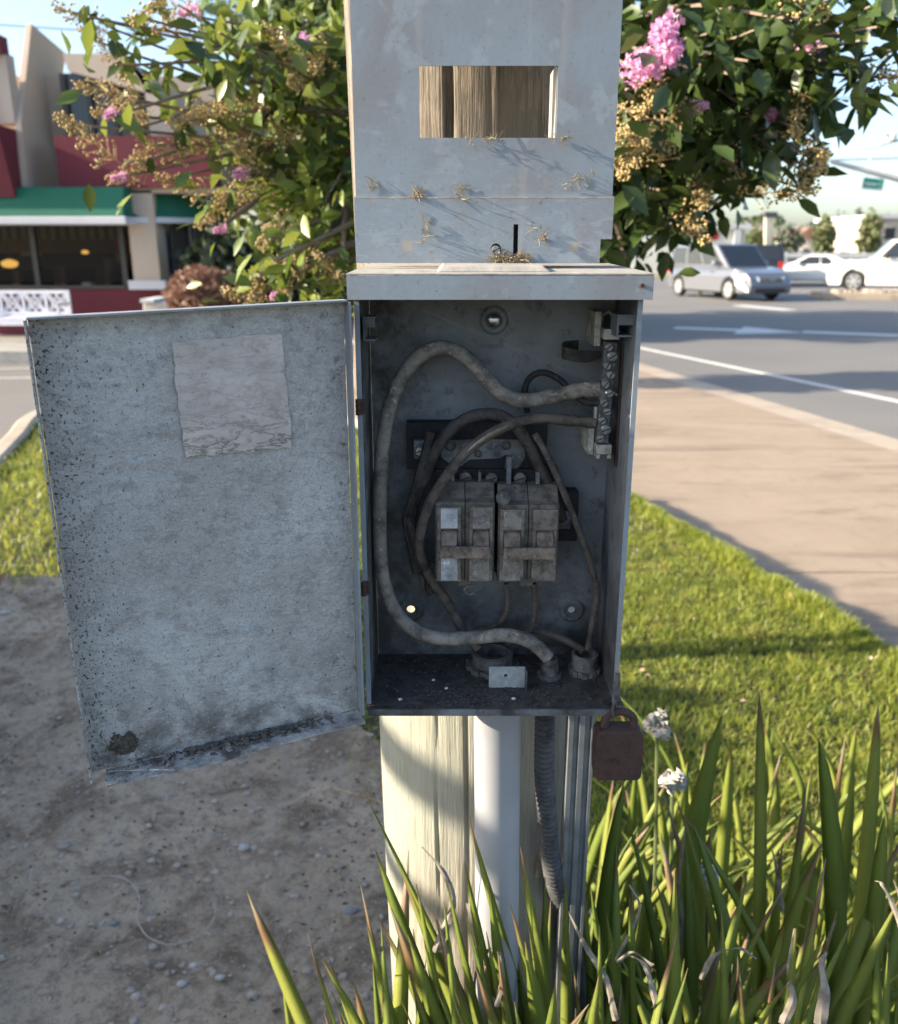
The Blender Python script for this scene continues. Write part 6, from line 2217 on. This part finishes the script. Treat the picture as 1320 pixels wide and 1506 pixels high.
def car(name, label, cat, loc, rz, kind, paint, group='cars at the junction'):
    """front towards local +x"""
    S = {  # body outline (x, z) from rear bottom, over the top of the body, to the front; cabin corners; wheels
        'minivan': dict(L=5.1, W=1.94, belt=1.02, body=[(-2.52, 0.42), (-2.55, 0.75), (-2.50, 1.03), (1.02, 1.04), (1.75, 0.98), (2.25, 0.86), (2.47, 0.70), (2.54, 0.50), (2.50, 0.26)],
                        cab=(-2.48, 1.30, -2.25, 0.42, 1.735, 0.82), wh=(-1.55, 1.50, 0.335)),
        'suv': dict(L=4.9, W=1.95, belt=1.12, body=[(-2.40, 0.45), (-2.44, 0.8), (-2.40, 1.13), (0.95, 1.14), (1.9, 1.08), (2.30, 0.98), (2.42, 0.75), (2.42, 0.40)],
                    cab=(-2.36, 1.25, -2.10, 0.45, 1.86, 0.80), wh=(-1.45, 1.45, 0.385)),
        'coupe': dict(L=4.7, W=1.86, belt=0.93, body=[(-2.30, 0.38), (-2.34, 0.7), (-2.20, 0.94), (-1.2, 0.95), (0.75, 0.94), (1.7, 0.83), (2.2, 0.68), (2.34, 0.5), (2.30, 0.22)],
                      cab=(-1.95, 1.15, -0.85, 0.10, 1.40, 0.62), wh=(-1.40, 1.42, 0.335)),
        'sedan': dict(L=4.7, W=1.82, belt=0.95, body=[(-2.30, 0.38), (-2.34, 0.7), (-2.25, 1.0), (-1.55, 1.02), (0.75, 0.96), (1.7, 0.86), (2.2, 0.72), (2.34, 0.5), (2.30, 0.24)],
                      cab=(-1.75, 1.10, -1.05, 0.25, 1.45, 0.66), wh=(-1.40, 1.42, 0.325)),
        'pickup': dict(L=5.7, W=2.02, belt=1.20, body=[(-2.85, 0.55), (-2.88, 0.9), (-2.85, 1.22), (0.85, 1.21), (1.2, 1.20), (2.35, 1.13), (2.75, 1.02), (2.85, 0.75), (2.82, 0.38)],
                       cab=(-1.25, 1.30, -1.05, 0.55, 1.92, 0.80), wh=(-1.75, 1.85, 0.40))}[kind]
    t = thing(name, label, cat, (0, 0, 0), group)
    W2 = S['W'] / 2
    x_r, x_f, wr = S['wh']
    top = S['body']
    zb = 0.24
    out = list(top)
    fx = top[-1][0]
    out.append((fx - 0.05, zb))
    for cx in (x_f, x_r):
        for k in range(9):
            a = math.pi * k / 8
            out.append((cx + (wr + 0.06) * math.cos(a), wr * 0.98 + (wr + 0.06) * math.sin(a) if 0 < k < 8 else zb))
    out.append((top[0][0] + 0.05, zb + 0.06))
    mb = MB()
    mb.prism([(x, -W2, z) for x, z in out], (0, S['W'], 0))
    # round the plan: pull the corners in towards front and rear
    for v in mb.v:
        e = abs(v.x) / (S['L'] / 2)
        k = 1 - 0.16 * max(0, e - 0.72) / 0.28 - 0.05 * max(0, (v.z - 0.75)) / 0.4
        v.y *= k
    mb.build('body', paint, t, bevel=0.05, seg=3)
    xr0, xf0, xr1, xf1, zr, wt = S['cab']
    zl = S['belt'] - 0.02
    wb = W2 * 0.93
    lowr = [Vector((xr0, -wb, zl)), Vector((xf0, -wb * 0.94, zl)), Vector((xf0, wb * 0.94, zl)), Vector((xr0, wb, zl))]
    uppr = [Vector((xr1, -wt, zr)), Vector((xf1, -wt, zr)), Vector((xf1, wt, zr)), Vector((xr1, wt, zr))]
    mb = MB()
    mb.hexa(lowr, uppr)
    cab = mb.build('cabin', paint, t, bevel=0.07, seg=3)
    def on_face(A, B, C, D, u0, u1, v0, v1, off):
        f_ = lambda u, v: (A * (1 - u) + B * u) * (1 - v) + (D * (1 - u) + C * u) * v
        n_ = (B - A).cross(D - A).normalized()
        return [f_(u0, v0) + n_ * off, f_(u1, v0) + n_ * off, f_(u1, v1) + n_ * off, f_(u0, v1) + n_ * off], n_
    def pane(name, A, B, C, D, u0, u1, v0, v1):
        p, n_ = on_face(A, B, C, D, u0, u1, v0, v1, 0.012)
        mb = MB()
        mb.prism(p, -n_ * 0.03)
        mb.build(name, CARGL, cab)
    cuts_ = {'minivan': (0.05, 0.34, 0.62, 0.93), 'suv': (0.05, 0.32, 0.62, 0.93), 'coupe': (0.25, 0.5, 0.93), 'sedan': (0.12, 0.5, 0.92), 'pickup': (0.08, 0.46, 0.92)}[kind]
    for s in (0, 1):
        A, B, C, D = (lowr[0], lowr[1], uppr[1], uppr[0]) if s == 0 else (lowr[2], lowr[3], uppr[3], uppr[2])
        for u0, u1 in zip(cuts_[:-1], cuts_[1:]):
            if s:
                u0, u1 = 1 - u1, 1 - u0
            pane('side_window', A, B, C, D, u0 + 0.012, u1 - 0.012, 0.12, 0.86)
    pane('windshield', lowr[1], lowr[2], uppr[2], uppr[1], 0.06, 0.94, 0.08, 0.92)
    pane('rear_window', lowr[3], lowr[0], uppr[0], uppr[3], 0.08, 0.92, 0.15, 0.88)
    for cx in (x_r, x_f):
        for s in (-1, 1):
            Mw = Matrix.Translation((cx, s * (W2 - 0.12), wr)) @ aim((0, s, 0))
            w = bpy.data.objects.new('wheel', None)
            COL.objects.link(w)
            w.parent = t
            WL[w] = Vector((0, 0, 0))
            mb = MB()
            mb.lathe([(wr * 0.66, -0.09), (wr * 0.94, -0.10), (wr, -0.06), (wr, 0.06), (wr * 0.94, 0.10), (wr * 0.66, 0.09)], Mw, 24)
            mb.build('tyre', TYRE, w, smooth=True)
            mb = MB()
            mb.lathe([(wr * 0.67, 0.05), (wr * 0.67, 0.10), (wr * 0.58, 0.102), (wr * 0.56, 0.06)], Mw, 24, caps=False)
            for k in range(6):
                a = k * math.pi / 3
                mb.bar(Mw @ Vector((0, 0, 0.085)), Mw @ Vector((wr * 0.60 * math.cos(a), wr * 0.60 * math.sin(a), 0.09)), wr * 0.24, 0.03, (0, 1, 0))
            mb.lathe([(wr * 0.2, 0.07), (wr * 0.2, 0.11), (wr * 0.1, 0.115)], Mw, 12)
            mb.build('rim', RIM, w)
    xfr = max(x for x, z in top)
    xre = min(x for x, z in top)
    zh = S['belt'] * 0.68
    for s in (-1, 1):
        mb = MB()
        mb.hexa([(xfr - 0.42, s * (W2 * 0.90), zh - 0.05), (xfr - 0.04, s * (W2 * 0.52), zh - 0.09), (xfr + 0.015, s * (W2 * 0.50), zh - 0.08), (xfr - 0.30, s * (W2 * 0.935), zh - 0.05)],
                [(xfr - 0.55, s * (W2 * 0.88), zh + 0.12), (xfr - 0.18, s * (W2 * 0.52), zh + 0.05), (xfr - 0.06, s * (W2 * 0.50), zh + 0.04), (xfr - 0.42, s * (W2 * 0.935), zh + 0.12)])
        mb.build('headlight', LAMP, t, bevel=0.01)
        mb = MB()
        mb.box(xre - 0.01, xre + 0.10, min(s * W2 * 0.62, s * W2 * 0.84), max(s * W2 * 0.62, s * W2 * 0.84), zh + 0.05, zh + 0.38)
        mb.build('tail_light', TAIL, t, bevel=0.015)
        mb = MB()
        mx_ = xf0 - 0.55
        mb.box(mx_ - 0.08, mx_ + 0.08, min(s * (W2 - 0.03), s * (W2 + 0.17)), max(s * (W2 - 0.03), s * (W2 + 0.17)), S['belt'] + 0.03, S['belt'] + 0.2)
        mb.build('mirror', paint if kind != 'pickup' else BLACKP, t, bevel=0.03)
        for hx in ((-0.75, 0.35) if kind != 'coupe' else (-0.3,)):
            mb = MB()
            mb.box(hx, hx + 0.2, min(s * W2 * 0.985, s * (W2 * 0.985 + 0.025)), max(s * W2 * 0.985, s * (W2 * 0.985 + 0.025)), S['belt'] - 0.17, S['belt'] - 0.13)
            mb.build('door_handle', paint, t)
    mb = MB()
    mb.box(xfr - 0.14, xfr + 0.012, -W2 * 0.42, W2 * 0.42, zh - 0.10, zh + 0.02)
    gr = mb.build('grille', BLACKP, t, bevel=0.01)
    for k in range(3):
        mb = MB()
        z = zh - 0.085 + k * 0.045
        mb.box(xfr - 0.02, xfr + 0.022, -W2 * 0.42, W2 * 0.42, z, z + 0.014)
        mb.build('grille_bar', CHROME, gr)
    if kind == 'minivan':
        mb = MB()
        for y0, y1, z0_, z1_ in ((-0.055, -0.03, -0.05, 0.05), (0.03, 0.055, -0.05, 0.05), (-0.03, 0.03, -0.012, 0.012)):
            mb.box(xfr + 0.024, xfr + 0.034, y0, y1, zh - 0.035 + z0_, zh - 0.035 + z1_)
        mb.build('grille_emblem', CHROME, gr)
    mb = MB()
    mb.box(xfr - 0.12, xfr + 0.008, -W2 * 0.6, W2 * 0.6, 0.27, 0.40)
    mb.build('air_intake', BLACKP, t, bevel=0.01)
    mb = MB()
    mb.box(xr0 + 0.3, xf0 - 0.2, -W2 * 0.955, -W2 * 0.945, zl - 0.46, zl - 0.445)
    mb.build('side_moulding', BLACKP, t)
    mb = MB()
    mb.box(-S['L'] * 0.40, S['L'] * 0.40, -W2 * 0.8, W2 * 0.8, 0.20, 0.26)
    mb.build('underbody', BLACKP, t)
    t.location = loc
    t.rotation_euler = (0, 0, rz)
    if kind in ('minivan', 'pickup'):
        t.scale = (1.0, 1.0, 1.07)
    return t
RZ = -0.17
def gcar(px, py):
    q = G(px, py, RZ)
    return (q.x, q.y, RZ)
car('minivan', 'silver grey minivan driving towards the viewer', 'minivan', gcar(1064, 438), math.atan2(-1, 0.33), 'minivan', SILVER)
q = P(1106, 380, 42)
car('dark_suv', 'dark sport utility vehicle with red tail lights behind the minivan', 'car', (q.x, 42, RZ), math.atan2(1, 0.1), 'suv', BLACKC)
q = gcar(1196, 419)
car('white_coupe', 'low white coupe between the minivan and the white pickup', 'car', (q[0], q[1] + 0.5, RZ), math.atan2(0.42, -0.9), 'coupe', WHITEP)
q = gcar(1330, 430)
car('white_pickup', 'large white pickup truck at the right edge', 'pickup truck', (q[0], q[1] + 0.4, RZ), math.atan2(0.36, -0.93), 'pickup', WHITEP)
q = gcar(1186, 398)
car('dark_sedan', 'dark grey sedan behind the white coupe', 'car', (q[0], q[1] + 2, RZ), math.atan2(0.42, -0.9), 'sedan', GREYP)
q = gcar(1240, 399)
car('silver_sedan', 'silver sedan half hidden behind the white coupe roof', 'car', (q[0], q[1] + 1, RZ), math.atan2(0.42, -0.9), 'sedan', SILVER)
q = G(445, 470, RZ)
car('parked_sedan', 'dark parked sedan glimpsed under the crape myrtle on the left', 'car', (q.x, q.y, RZ), math.atan2(0.2, -1), 'sedan', GREYP)

# ------------------------------------------------------------------ median, signals, wires, far things
Mi0, Mi1 = G(1205, 428, 0.05), G(1207, 441, 0.02)
mb = MB()
ya, yb2 = G(1205, 441, -0.17).y, G(1205, 428, 0.05).y
xa_ = G(1207, 440, -0.17).x
mb.prism([(xa_, ya + 0.2, 0.06), (xa_ + 0.4, ya, 0.06), (xa_ + 20, ya - 3.5, 0.06), (xa_ + 20, yb2 - 3.0, 0.06), (xa_ + 0.5, yb2, 0.06), (xa_, yb2 - 0.3, 0.06)], (0, 0, -0.4))
tag(mb.build('median_kerb', CONC2, bevel=0.03), kind='structure')
mb = MB()
for _ in range(420):
    t = rq.random()
    x = xa_ + 0.5 + t * 16
    y = ya + 0.45 - 0.17 * (x - xa_) + rq.uniform(0, max(0.3, yb2 - ya - 0.9))
    r = rq.uniform(0.05, 0.11)
    mb.ball((x, y, 0.06 + r * 0.35), r, 6, 4, (1.2, 1, 0.7), 0.25, rq)
tag(mb.build('median_rocks', plain('median_rock', (0.42, 0.36, 0.28), 0.9, var=0.4, scale=3)), 'pale rocks filling the road median', 'rocks', kind='stuff')

SIGP = plain('galvanised_pole', (0.72, 0.69, 0.62), 0.5, 0.2, scale=2)
SIGB = plain('signal_black', (0.03, 0.03, 0.032), 0.6)
YS = 25.0
pb = P(1440, 440, YS)
sig = thing('traffic_signal', 'traffic signal mast with arm, signal head and street lamp at right', 'traffic signal', (pb.x, YS, RZ))
mb = MB()
mb.tube([(pb.x, YS, RZ), (pb.x, YS, P(1440, 150, YS).z)], [0.14, 0.10], 12)
mb.build('pole', SIGP, sig, smooth=True)
mb = MB()
mb.tube([P(1440, 300, YS), P(1320, 263, YS), P(1222, 238, YS)], [0.12, 0.09, 0.06], 10)
mb.build('mast_arm', SIGP, sig, smooth=True)
mb = MB()
mb.tube([P(1440, 165, YS), P(1370, 195, YS), P(1290, 214, YS)], [0.05, 0.045, 0.035], 8)
mb.build('lamp_arm', SIGP, sig, smooth=True)
q = P(1275, 216, YS)
mb = MB()
mb.hexa([q + Vector((-0.22, -0.1, -0.06)), q + Vector((0.2, -0.1, -0.02)), q + Vector((0.2, 0.1, -0.02)), q + Vector((-0.22, 0.1, -0.06))],
        [q + Vector((-0.1, -0.06, 0.02)), q + Vector((0.2, -0.06, 0.07)), q + Vector((0.2, 0.06, 0.07)), q + Vector((-0.1, 0.06, 0.02))])
mb.build('street_lamp_head', TRIM, sig, bevel=0.02)
q = P(1312, 206, YS)
mb = MB()
mb.lathe([(0.05, 0), (0.09, 0.03), (0.09, 0.16), (0.04, 0.2)], Matrix.Translation(q + Vector((0, 0, -0.02))), 12)
mb.tube([q + Vector((-0.06, 0, 0.0)), q + Vector((-0.24, 0, 0.16))], 0.05, 8)
mb.build('camera_head', TRIM, sig, smooth=True)
q = P(1210, 236, YS)
mb = MB()
mb.box(q.x - 0.08, q.x + 0.08, YS - 0.15, YS + 0.15, P(0, 257, YS).z, P(0, 217, YS).z)
sh_ = mb.build('signal_head', SIGB, sig, bevel=0.02)
for k in range(3):
    mb = MB()
    z = P(0, 250 - k * 13, YS).z
    mb.lathe([(0.11, 0), (0.12, 0.2)], Matrix.Translation((q.x - 0.08, YS, z)) @ aim((-1, 0, -0.1)), 14, caps=False)
    mb.build('signal_visor', SIGB, sh_)
mb = MB()
mb.tube([P(1208, 217, YS), P(1208, 209, YS)], 0.07, 8)
mb.build('sensor_cap', TRIM, sig)
sg = P(1283, 271, YS)
sign = thing('street_sign', 'small green street name sign hanging under the mast arm', 'street sign', sg)
Ms = Matrix.Translation(sg) @ Matrix.Rotation(R(5), 4, 'Y')
mb = MB()
mb.box(-0.29, 0.29, -0.012, 0.012, -0.15, 0.15, Ms)
mb.build('sign_panel', plain('sign_white_edge', (0.7, 0.72, 0.7), 0.5), sign)
mb = MB()
mb.box(-0.275, 0.275, -0.016, -0.013, -0.10, 0.135, Ms)
mb.build('sign_face', plain('sign_green', (0.03, 0.34, 0.20), 0.5), sign)
mb = MB()
for x0_, x1_, z0_, z1_ in ((-0.22, 0.10, -0.035, 0.03), (0.17, 0.19, 0.0, 0.06), (0.15, 0.21, -0.02, 0.0)):
    mb.box(x0_, x1_, -0.019, -0.0165, z0_, z1_, Ms)
mb.build('sign_legend', plain('sign_white', (0.7, 0.72, 0.7), 0.5), sign)
for x in (-0.2, 0.2):
    mb = MB()
    a_ = Ms @ Vector((x, 0, 0.151))
    mb.tube([a_, a_ + Vector((0, 0, 0.30 + (0.2 - x) * 0.55))], 0.012, 5)
    mb.build('hanger', SIGP, sign)

q = P(1029, 425, 34)
s2 = thing('traffic_signal', 'distant traffic signal showing red above the minivan', 'traffic signal', (q.x, 34, RZ))
mb = MB()
mb.tube([(q.x, 34, RZ), (q.x, 34, P(0, 250, 34).z)], [0.10, 0.07], 10)
mb.build('pole', SIGP, s2, smooth=True)
qq = P(1033, 331, 33.8)
mb = MB()
mb.box(qq.x - 0.17, qq.x + 0.17, 33.7, 33.9, P(0, 349, 33.8).z, P(0, 321, 33.8).z)
hd_ = mb.build('signal_head', SIGB, s2, bevel=0.02)
m = Mt('red_signal', (0.6, 0.05, 0.02), 0.4)
m.b.inputs['Emission Color'].default_value = (1.0, 0.07, 0.02, 1)
m.b.inputs['Emission Strength'].default_value = 0.9
mb = MB()
mb.lathe([(0.15, 0), (0.15, 0.02), (0.05, 0.04)], Matrix.Translation(Vector((qq.x, 33.69, qq.z))) @ aim((0, -1, 0)), 16)
mb.build('red_light', m.done(), hd_, smooth=True)

WIRE = plain('power_line', (0.10, 0.11, 0.13), 0.6)
for a_, b_, Y, r, lbl in (((0, 37), (1320, 112), 42, 0.03, 'highest thin power line crossing the sky'), ((0, 196), (1320, 140), 45, 0.03, 'thin power line crossing the sky above the street sign'), ((0, 262), (1320, 233), 48, 0.035, 'lowest power line crossing the sky at the signal arm')):
    A_, B_ = P(*a_, Y), P(*b_, Y)
    d_ = (B_ - A_)
    A2, B2 = A_ - d_ * 0.7, B_ + d_ * 0.7
    pts = []
    for k in range(25):
        t = k / 24
        p = A2.lerp(B2, t)
        p.z += 0.5 * ((2 * t - 1) ** 2 - 0.17)
        pts.append(p)
    mb = MB()
    mb.tube(pts, r, 5)
    tag(mb.build('power_line', WIRE, loc=pts[0]), lbl, 'power line', 'overhead power lines')

# low white shop, pale pylon, far houses
def fbuild(name, label, px0, py0, px1, py1, Y, dep, material, base=0.0, roof=None):
    a_, b_ = P(px0, py0, Y), P(px1, py1, Y)
    t = thing(name, label, 'building', ((a_.x + b_.x) / 2, Y, -0.24))
    mb = MB()
    mb.box(a_.x, b_.x, Y, Y + dep, -0.24, a_.z)
    mb.build('wall', material, t)
    mb = MB()
    mb.box(a_.x - 0.3, b_.x + 0.3, Y - 0.3, Y + dep + 0.3, a_.z + 0.01, a_.z + 0.35)
    mb.build('roof_edge', roof or TRIM, t)
    return t, a_, b_
WHT = m_wall('white_render', (0.66, 0.64, 0.60))
CRM = m_wall('cream_render', (0.56, 0.50, 0.40))
t, a_, b_ = fbuild('shop_building', 'low white shop with a red round mark behind the minivan', 930, 338, 1091, 385, 62, 14, WHT)
mb = MB()
q = P(1051, 347, 61.9)
mb.lathe([(0.30, 0), (0.30, 0.06)], Matrix.Translation((q.x, 61.99, q.z)) @ aim((0, -1, 0)), 16)
mb.build('red_roundel', TAIL, t)
for x in (1082, 1087):
    mb = MB()
    p_ = P(x, 336, 61.8)
    mb.box(p_.x - 0.1, p_.x + 0.1, 61.7, 61.95, -0.24, p_.z)
    mb.build('pilaster', TRIM, t)
mb = MB()
p0_, p1_ = P(988, 352, 61.9), P(1004, 380, 61.9)
mb.box(p0_.x, p1_.x, 61.85, 61.98, p1_.z, p0_.z)
mb.build('shop_door', GREYP, t)
t, a_, b_ = fbuild('cream_building', 'cream building at the far right edge behind the pickup', 1290, 322, 1420, 370, 75, 12, CRM)
for k in range(5):
    x = a_.x + 0.8 + k * 1.4
    mb = MB()
    mb.box(x, x + 0.8, 74.93, 74.99, a_.z - 1.6, a_.z - 0.7)
    mb.build('window', GLASSD, t)
q = P(1180, 340, 88)
hs = thing('gable_house', 'small distant house with white gable and brown roof', 'house', (q.x, 88, -0.24))
xa_, xb_ = P(1172, 350, 88).x, P(1226, 350, 88).x
zt, ze = P(0, 334, 88).z, P(0, 350, 88).z
mb = MB()
mb.box(xa_, xb_, 88, 94, -0.24, ze)
mb.build('wall', WHT, hs)
mb = MB()
xm_ = (xa_ * 0.72 + xb_ * 0.28)
mb.prism([(xa_ - 0.3, 87.6, ze), (xm_, 87.6, zt), (xb_ + 0.3, 87.6, ze)], (0, 7, 0))
mb.build('roof', plain('brown_roof', (0.20, 0.12, 0.09), 0.85), hs)
for k in range(3):
    mb = MB()
    x = xa_ + (xb_ - xa_) * (0.2 + 0.28 * k)
    mb.box(x, x + 0.5, 87.93, 87.99, 0.7, 1.5)
    mb.build('window', GLASSD, hs)
q = P(1131, 362, 70)
py_ = thing('sign_pylon', 'pale tapered pylon standing beyond the junction', 'pylon', (q.x, 70, -0.24))
w = 0.27
zt = P(0, 320, 70).z
mb = MB()
mb.hexa([(q.x - w * 0.7, 69.8, -0.24), (q.x + w * 0.7, 69.8, -0.24), (q.x + w * 0.7, 70.2, -0.24), (q.x - w * 0.7, 70.2, -0.24)], [(q.x - w * 1.1 - 0.3, 69.8, zt), (q.x + w - 0.3, 69.8, zt), (q.x + w - 0.3, 70.2, zt), (q.x - w * 1.1 - 0.3, 70.2, zt)])
mb.build('shaft', CRM, py_, bevel=0.03)
mb = MB()
mb.box(q.x - w - 0.4, q.x + w, 69.75, 70.25, zt + 0.01, zt + 0.4)
mb.build('cap', GREYP, py_)
# white rail fence and dry verge
A_, B_ = P(1120, 362, 58), P(1330, 362, 58)
fe = thing('rail_fence', 'long white rail fence beyond the junction', 'fence', ((A_.x + B_.x) / 2, 58, -0.24))
for z in (0.42, 0.95):
    mb = MB()
    mb.box(A_.x, B_.x, 57.97, 58.0, z, z + 0.28)
    mb.build('rail', TRIM, fe)
n = 12
for k in range(n):
    mb = MB()
    x = A_.x + (B_.x - A_.x) * k / (n - 1)
    mb.box(x - 0.06, x + 0.06, 58.002, 58.12, -0.24, 1.3)
    mb.build('post', TRIM, fe)
mb = MB()
mb.prism([(-20, 52.2, -0.16), (60, 52.2, -0.16), (60, 61, -0.16), (-20, 61, -0.16)], (0, 0, -0.1))
VERGE = plain('dry_verge', (0.22, 0.20, 0.07), 0.95, var=0.4, scale=0.8)
tag(mb.build('verge', VERGE), kind='structure')

# far trees, one by one
FART = m_leaf('far_tree_leaf', (0.075, 0.10, 0.030), (0.13, 0.145, 0.05), 0.6, 0.15)
FARD = m_leaf('far_dark_leaf', (0.045, 0.065, 0.045), (0.075, 0.095, 0.06), 0.6, 0.1)
def ftree(px, ptop, half, Y, mtl, seed, label, cone=False):
    top = P(px, ptop, Y)
    w = half / F * Y
    h = top.z + 0.16
    loc = (top.x, Y, -0.24)
    c = (top.x, Y, -0.24 + h * 0.56)
    return leafy('far_tree', label, 'tree', loc, c, (w, w, h * 0.46), 620, max(0.28, w * 0.16), mtl, seed, (h, 0.16), 'trees beyond the junction', rough=0.28 if not cone else 0.12)
ftree(1216, 318, 15, 72, FART, 11, 'bright green upright tree in the middle of the far tree line', True)
ftree(1283, 310, 17, 74, FART, 12, 'bright green pointed tree beside the cream building', True)
ftree(1160, 330, 22, 80, FARD, 13, 'dull bushy tree under the palms')
ftree(1110, 335, 16, 84, FART, 14, 'low green tree left of the pale pylon')
ftree(1196, 328, 14, 95, FARD, 15, 'grey green round tree behind the gable house')
ftree(1236, 314, 11, 100, FARD, 16, 'dark tree just right of the bright upright tree')
ftree(1250, 322, 12, 102, FARD, 17, 'low dark tree between the two bright trees')
ftree(1264, 308, 9, 104, FARD, 18, 'tallest dark narrow tree of the far tree line', True)
ftree(1275, 316, 9, 106, FARD, 19, 'dark narrow tree left of the bright pointed tree', True)
ftree(1304, 318, 14, 100, FARD, 20, 'dark tree directly behind the cream building')
ftree(1018, 348, 14, 90, FART, 22, 'low tree behind the white shop')
PALMT = plain('palm_trunk', (0.24, 0.19, 0.14), 0.9)
PALML = m_leaf('palm_frond', (0.05, 0.075, 0.03), (0.09, 0.11, 0.045), 0.6, 0.1)
def palm(px, ptop, Y, seed, label):
    rr = random.Random(seed)
    top = P(px, ptop + 4, Y)
    t = thing('palm_tree', label, 'palm tree', (top.x, Y, -0.24), 'far palms')
    mb = MB()
    mb.tube([(top.x, Y, -0.24), (top.x + 0.1, Y, top.z * 0.5), top], [0.24, 0.19, 0.15], 8)
    mb.build('trunk', PALMT, t, smooth=True)
    mb = MB()
    for k in range(26):
        a = rr.uniform(0, 6.28)
        e = rr.uniform(-0.5, 1.2)
        L = rr.uniform(1.0, 1.4)
        pts = []
        for i in range(5):
            s = i / 4
            pts.append(top + Vector((math.cos(a) * math.cos(e) * L * s, math.sin(a) * math.cos(e) * L * s, math.sin(e) * L * s - 0.7 * L * s * s)))
        sd = Vector((-math.sin(a), math.cos(a), 0))
        vv, ff = [], []
        for i, p in enumerate(pts):
            w_ = 0.20 * math.sin(0.4 + 2.4 * i / 4)
            vv += [p - sd * w_ - Vector((0, 0, w_ * 0.5)), p, p + sd * w_ - Vector((0, 0, w_ * 0.5))]
        for i in range(4):
            q_ = i * 3
            ff += [(q_, q_ + 1, q_ + 4, q_ + 3), (q_ + 1, q_ + 2, q_ + 5, q_ + 4)]
        mb.add(vv, ff)
    mb.build('crown', PALML, t)
palm(1063, 320, 120, 1, 'lone far palm left of the others, above the white shop')
palm(1093, 318, 118, 2, 'slim far palm second from the left')
palm(1110, 317, 122, 3, 'far palm third from the left')
palm(1121, 314, 126, 4, 'tallest far palm left of the pale pylon')
palm(1135, 312, 120, 5, 'far palm directly behind the pale pylon')
palm(1146, 316, 124, 6, 'rightmost of the far palms beyond the pylon')
# distant wooded rise closing the view
mb = MB()
vv, ff = [], []
N_ = 120
for i in range(N_ + 1):
    x = -420 + 840 * i / N_
    h = 5.5 + 2.6 * mnoise.fractal(Vector((x * 0.02, 0, 7)), 0.9, 2.1, 5)
    vv += [(x, 380, -0.2), (x, 384, h), (x, 420, h * 0.8), (x, 440, -0.2)]
for i in range(N_):
    p_ = i * 4
    ff += [(p_, p_ + 4, p_ + 5, p_ + 1), (p_ + 1, p_ + 5, p_ + 6, p_ + 2), (p_ + 2, p_ + 6, p_ + 7, p_ + 3)]
mb.add(vv, ff)
hm = Mt('wooded_rise', (0.085, 0.10, 0.085), 0.95)
hm.mix(hm.ramp(hm.noise(0.12, 5), 0.4, 0.6), (0.12, 0.13, 0.11))
tag(mb.build('hills', hm.done(), smooth=True), kind='structure')
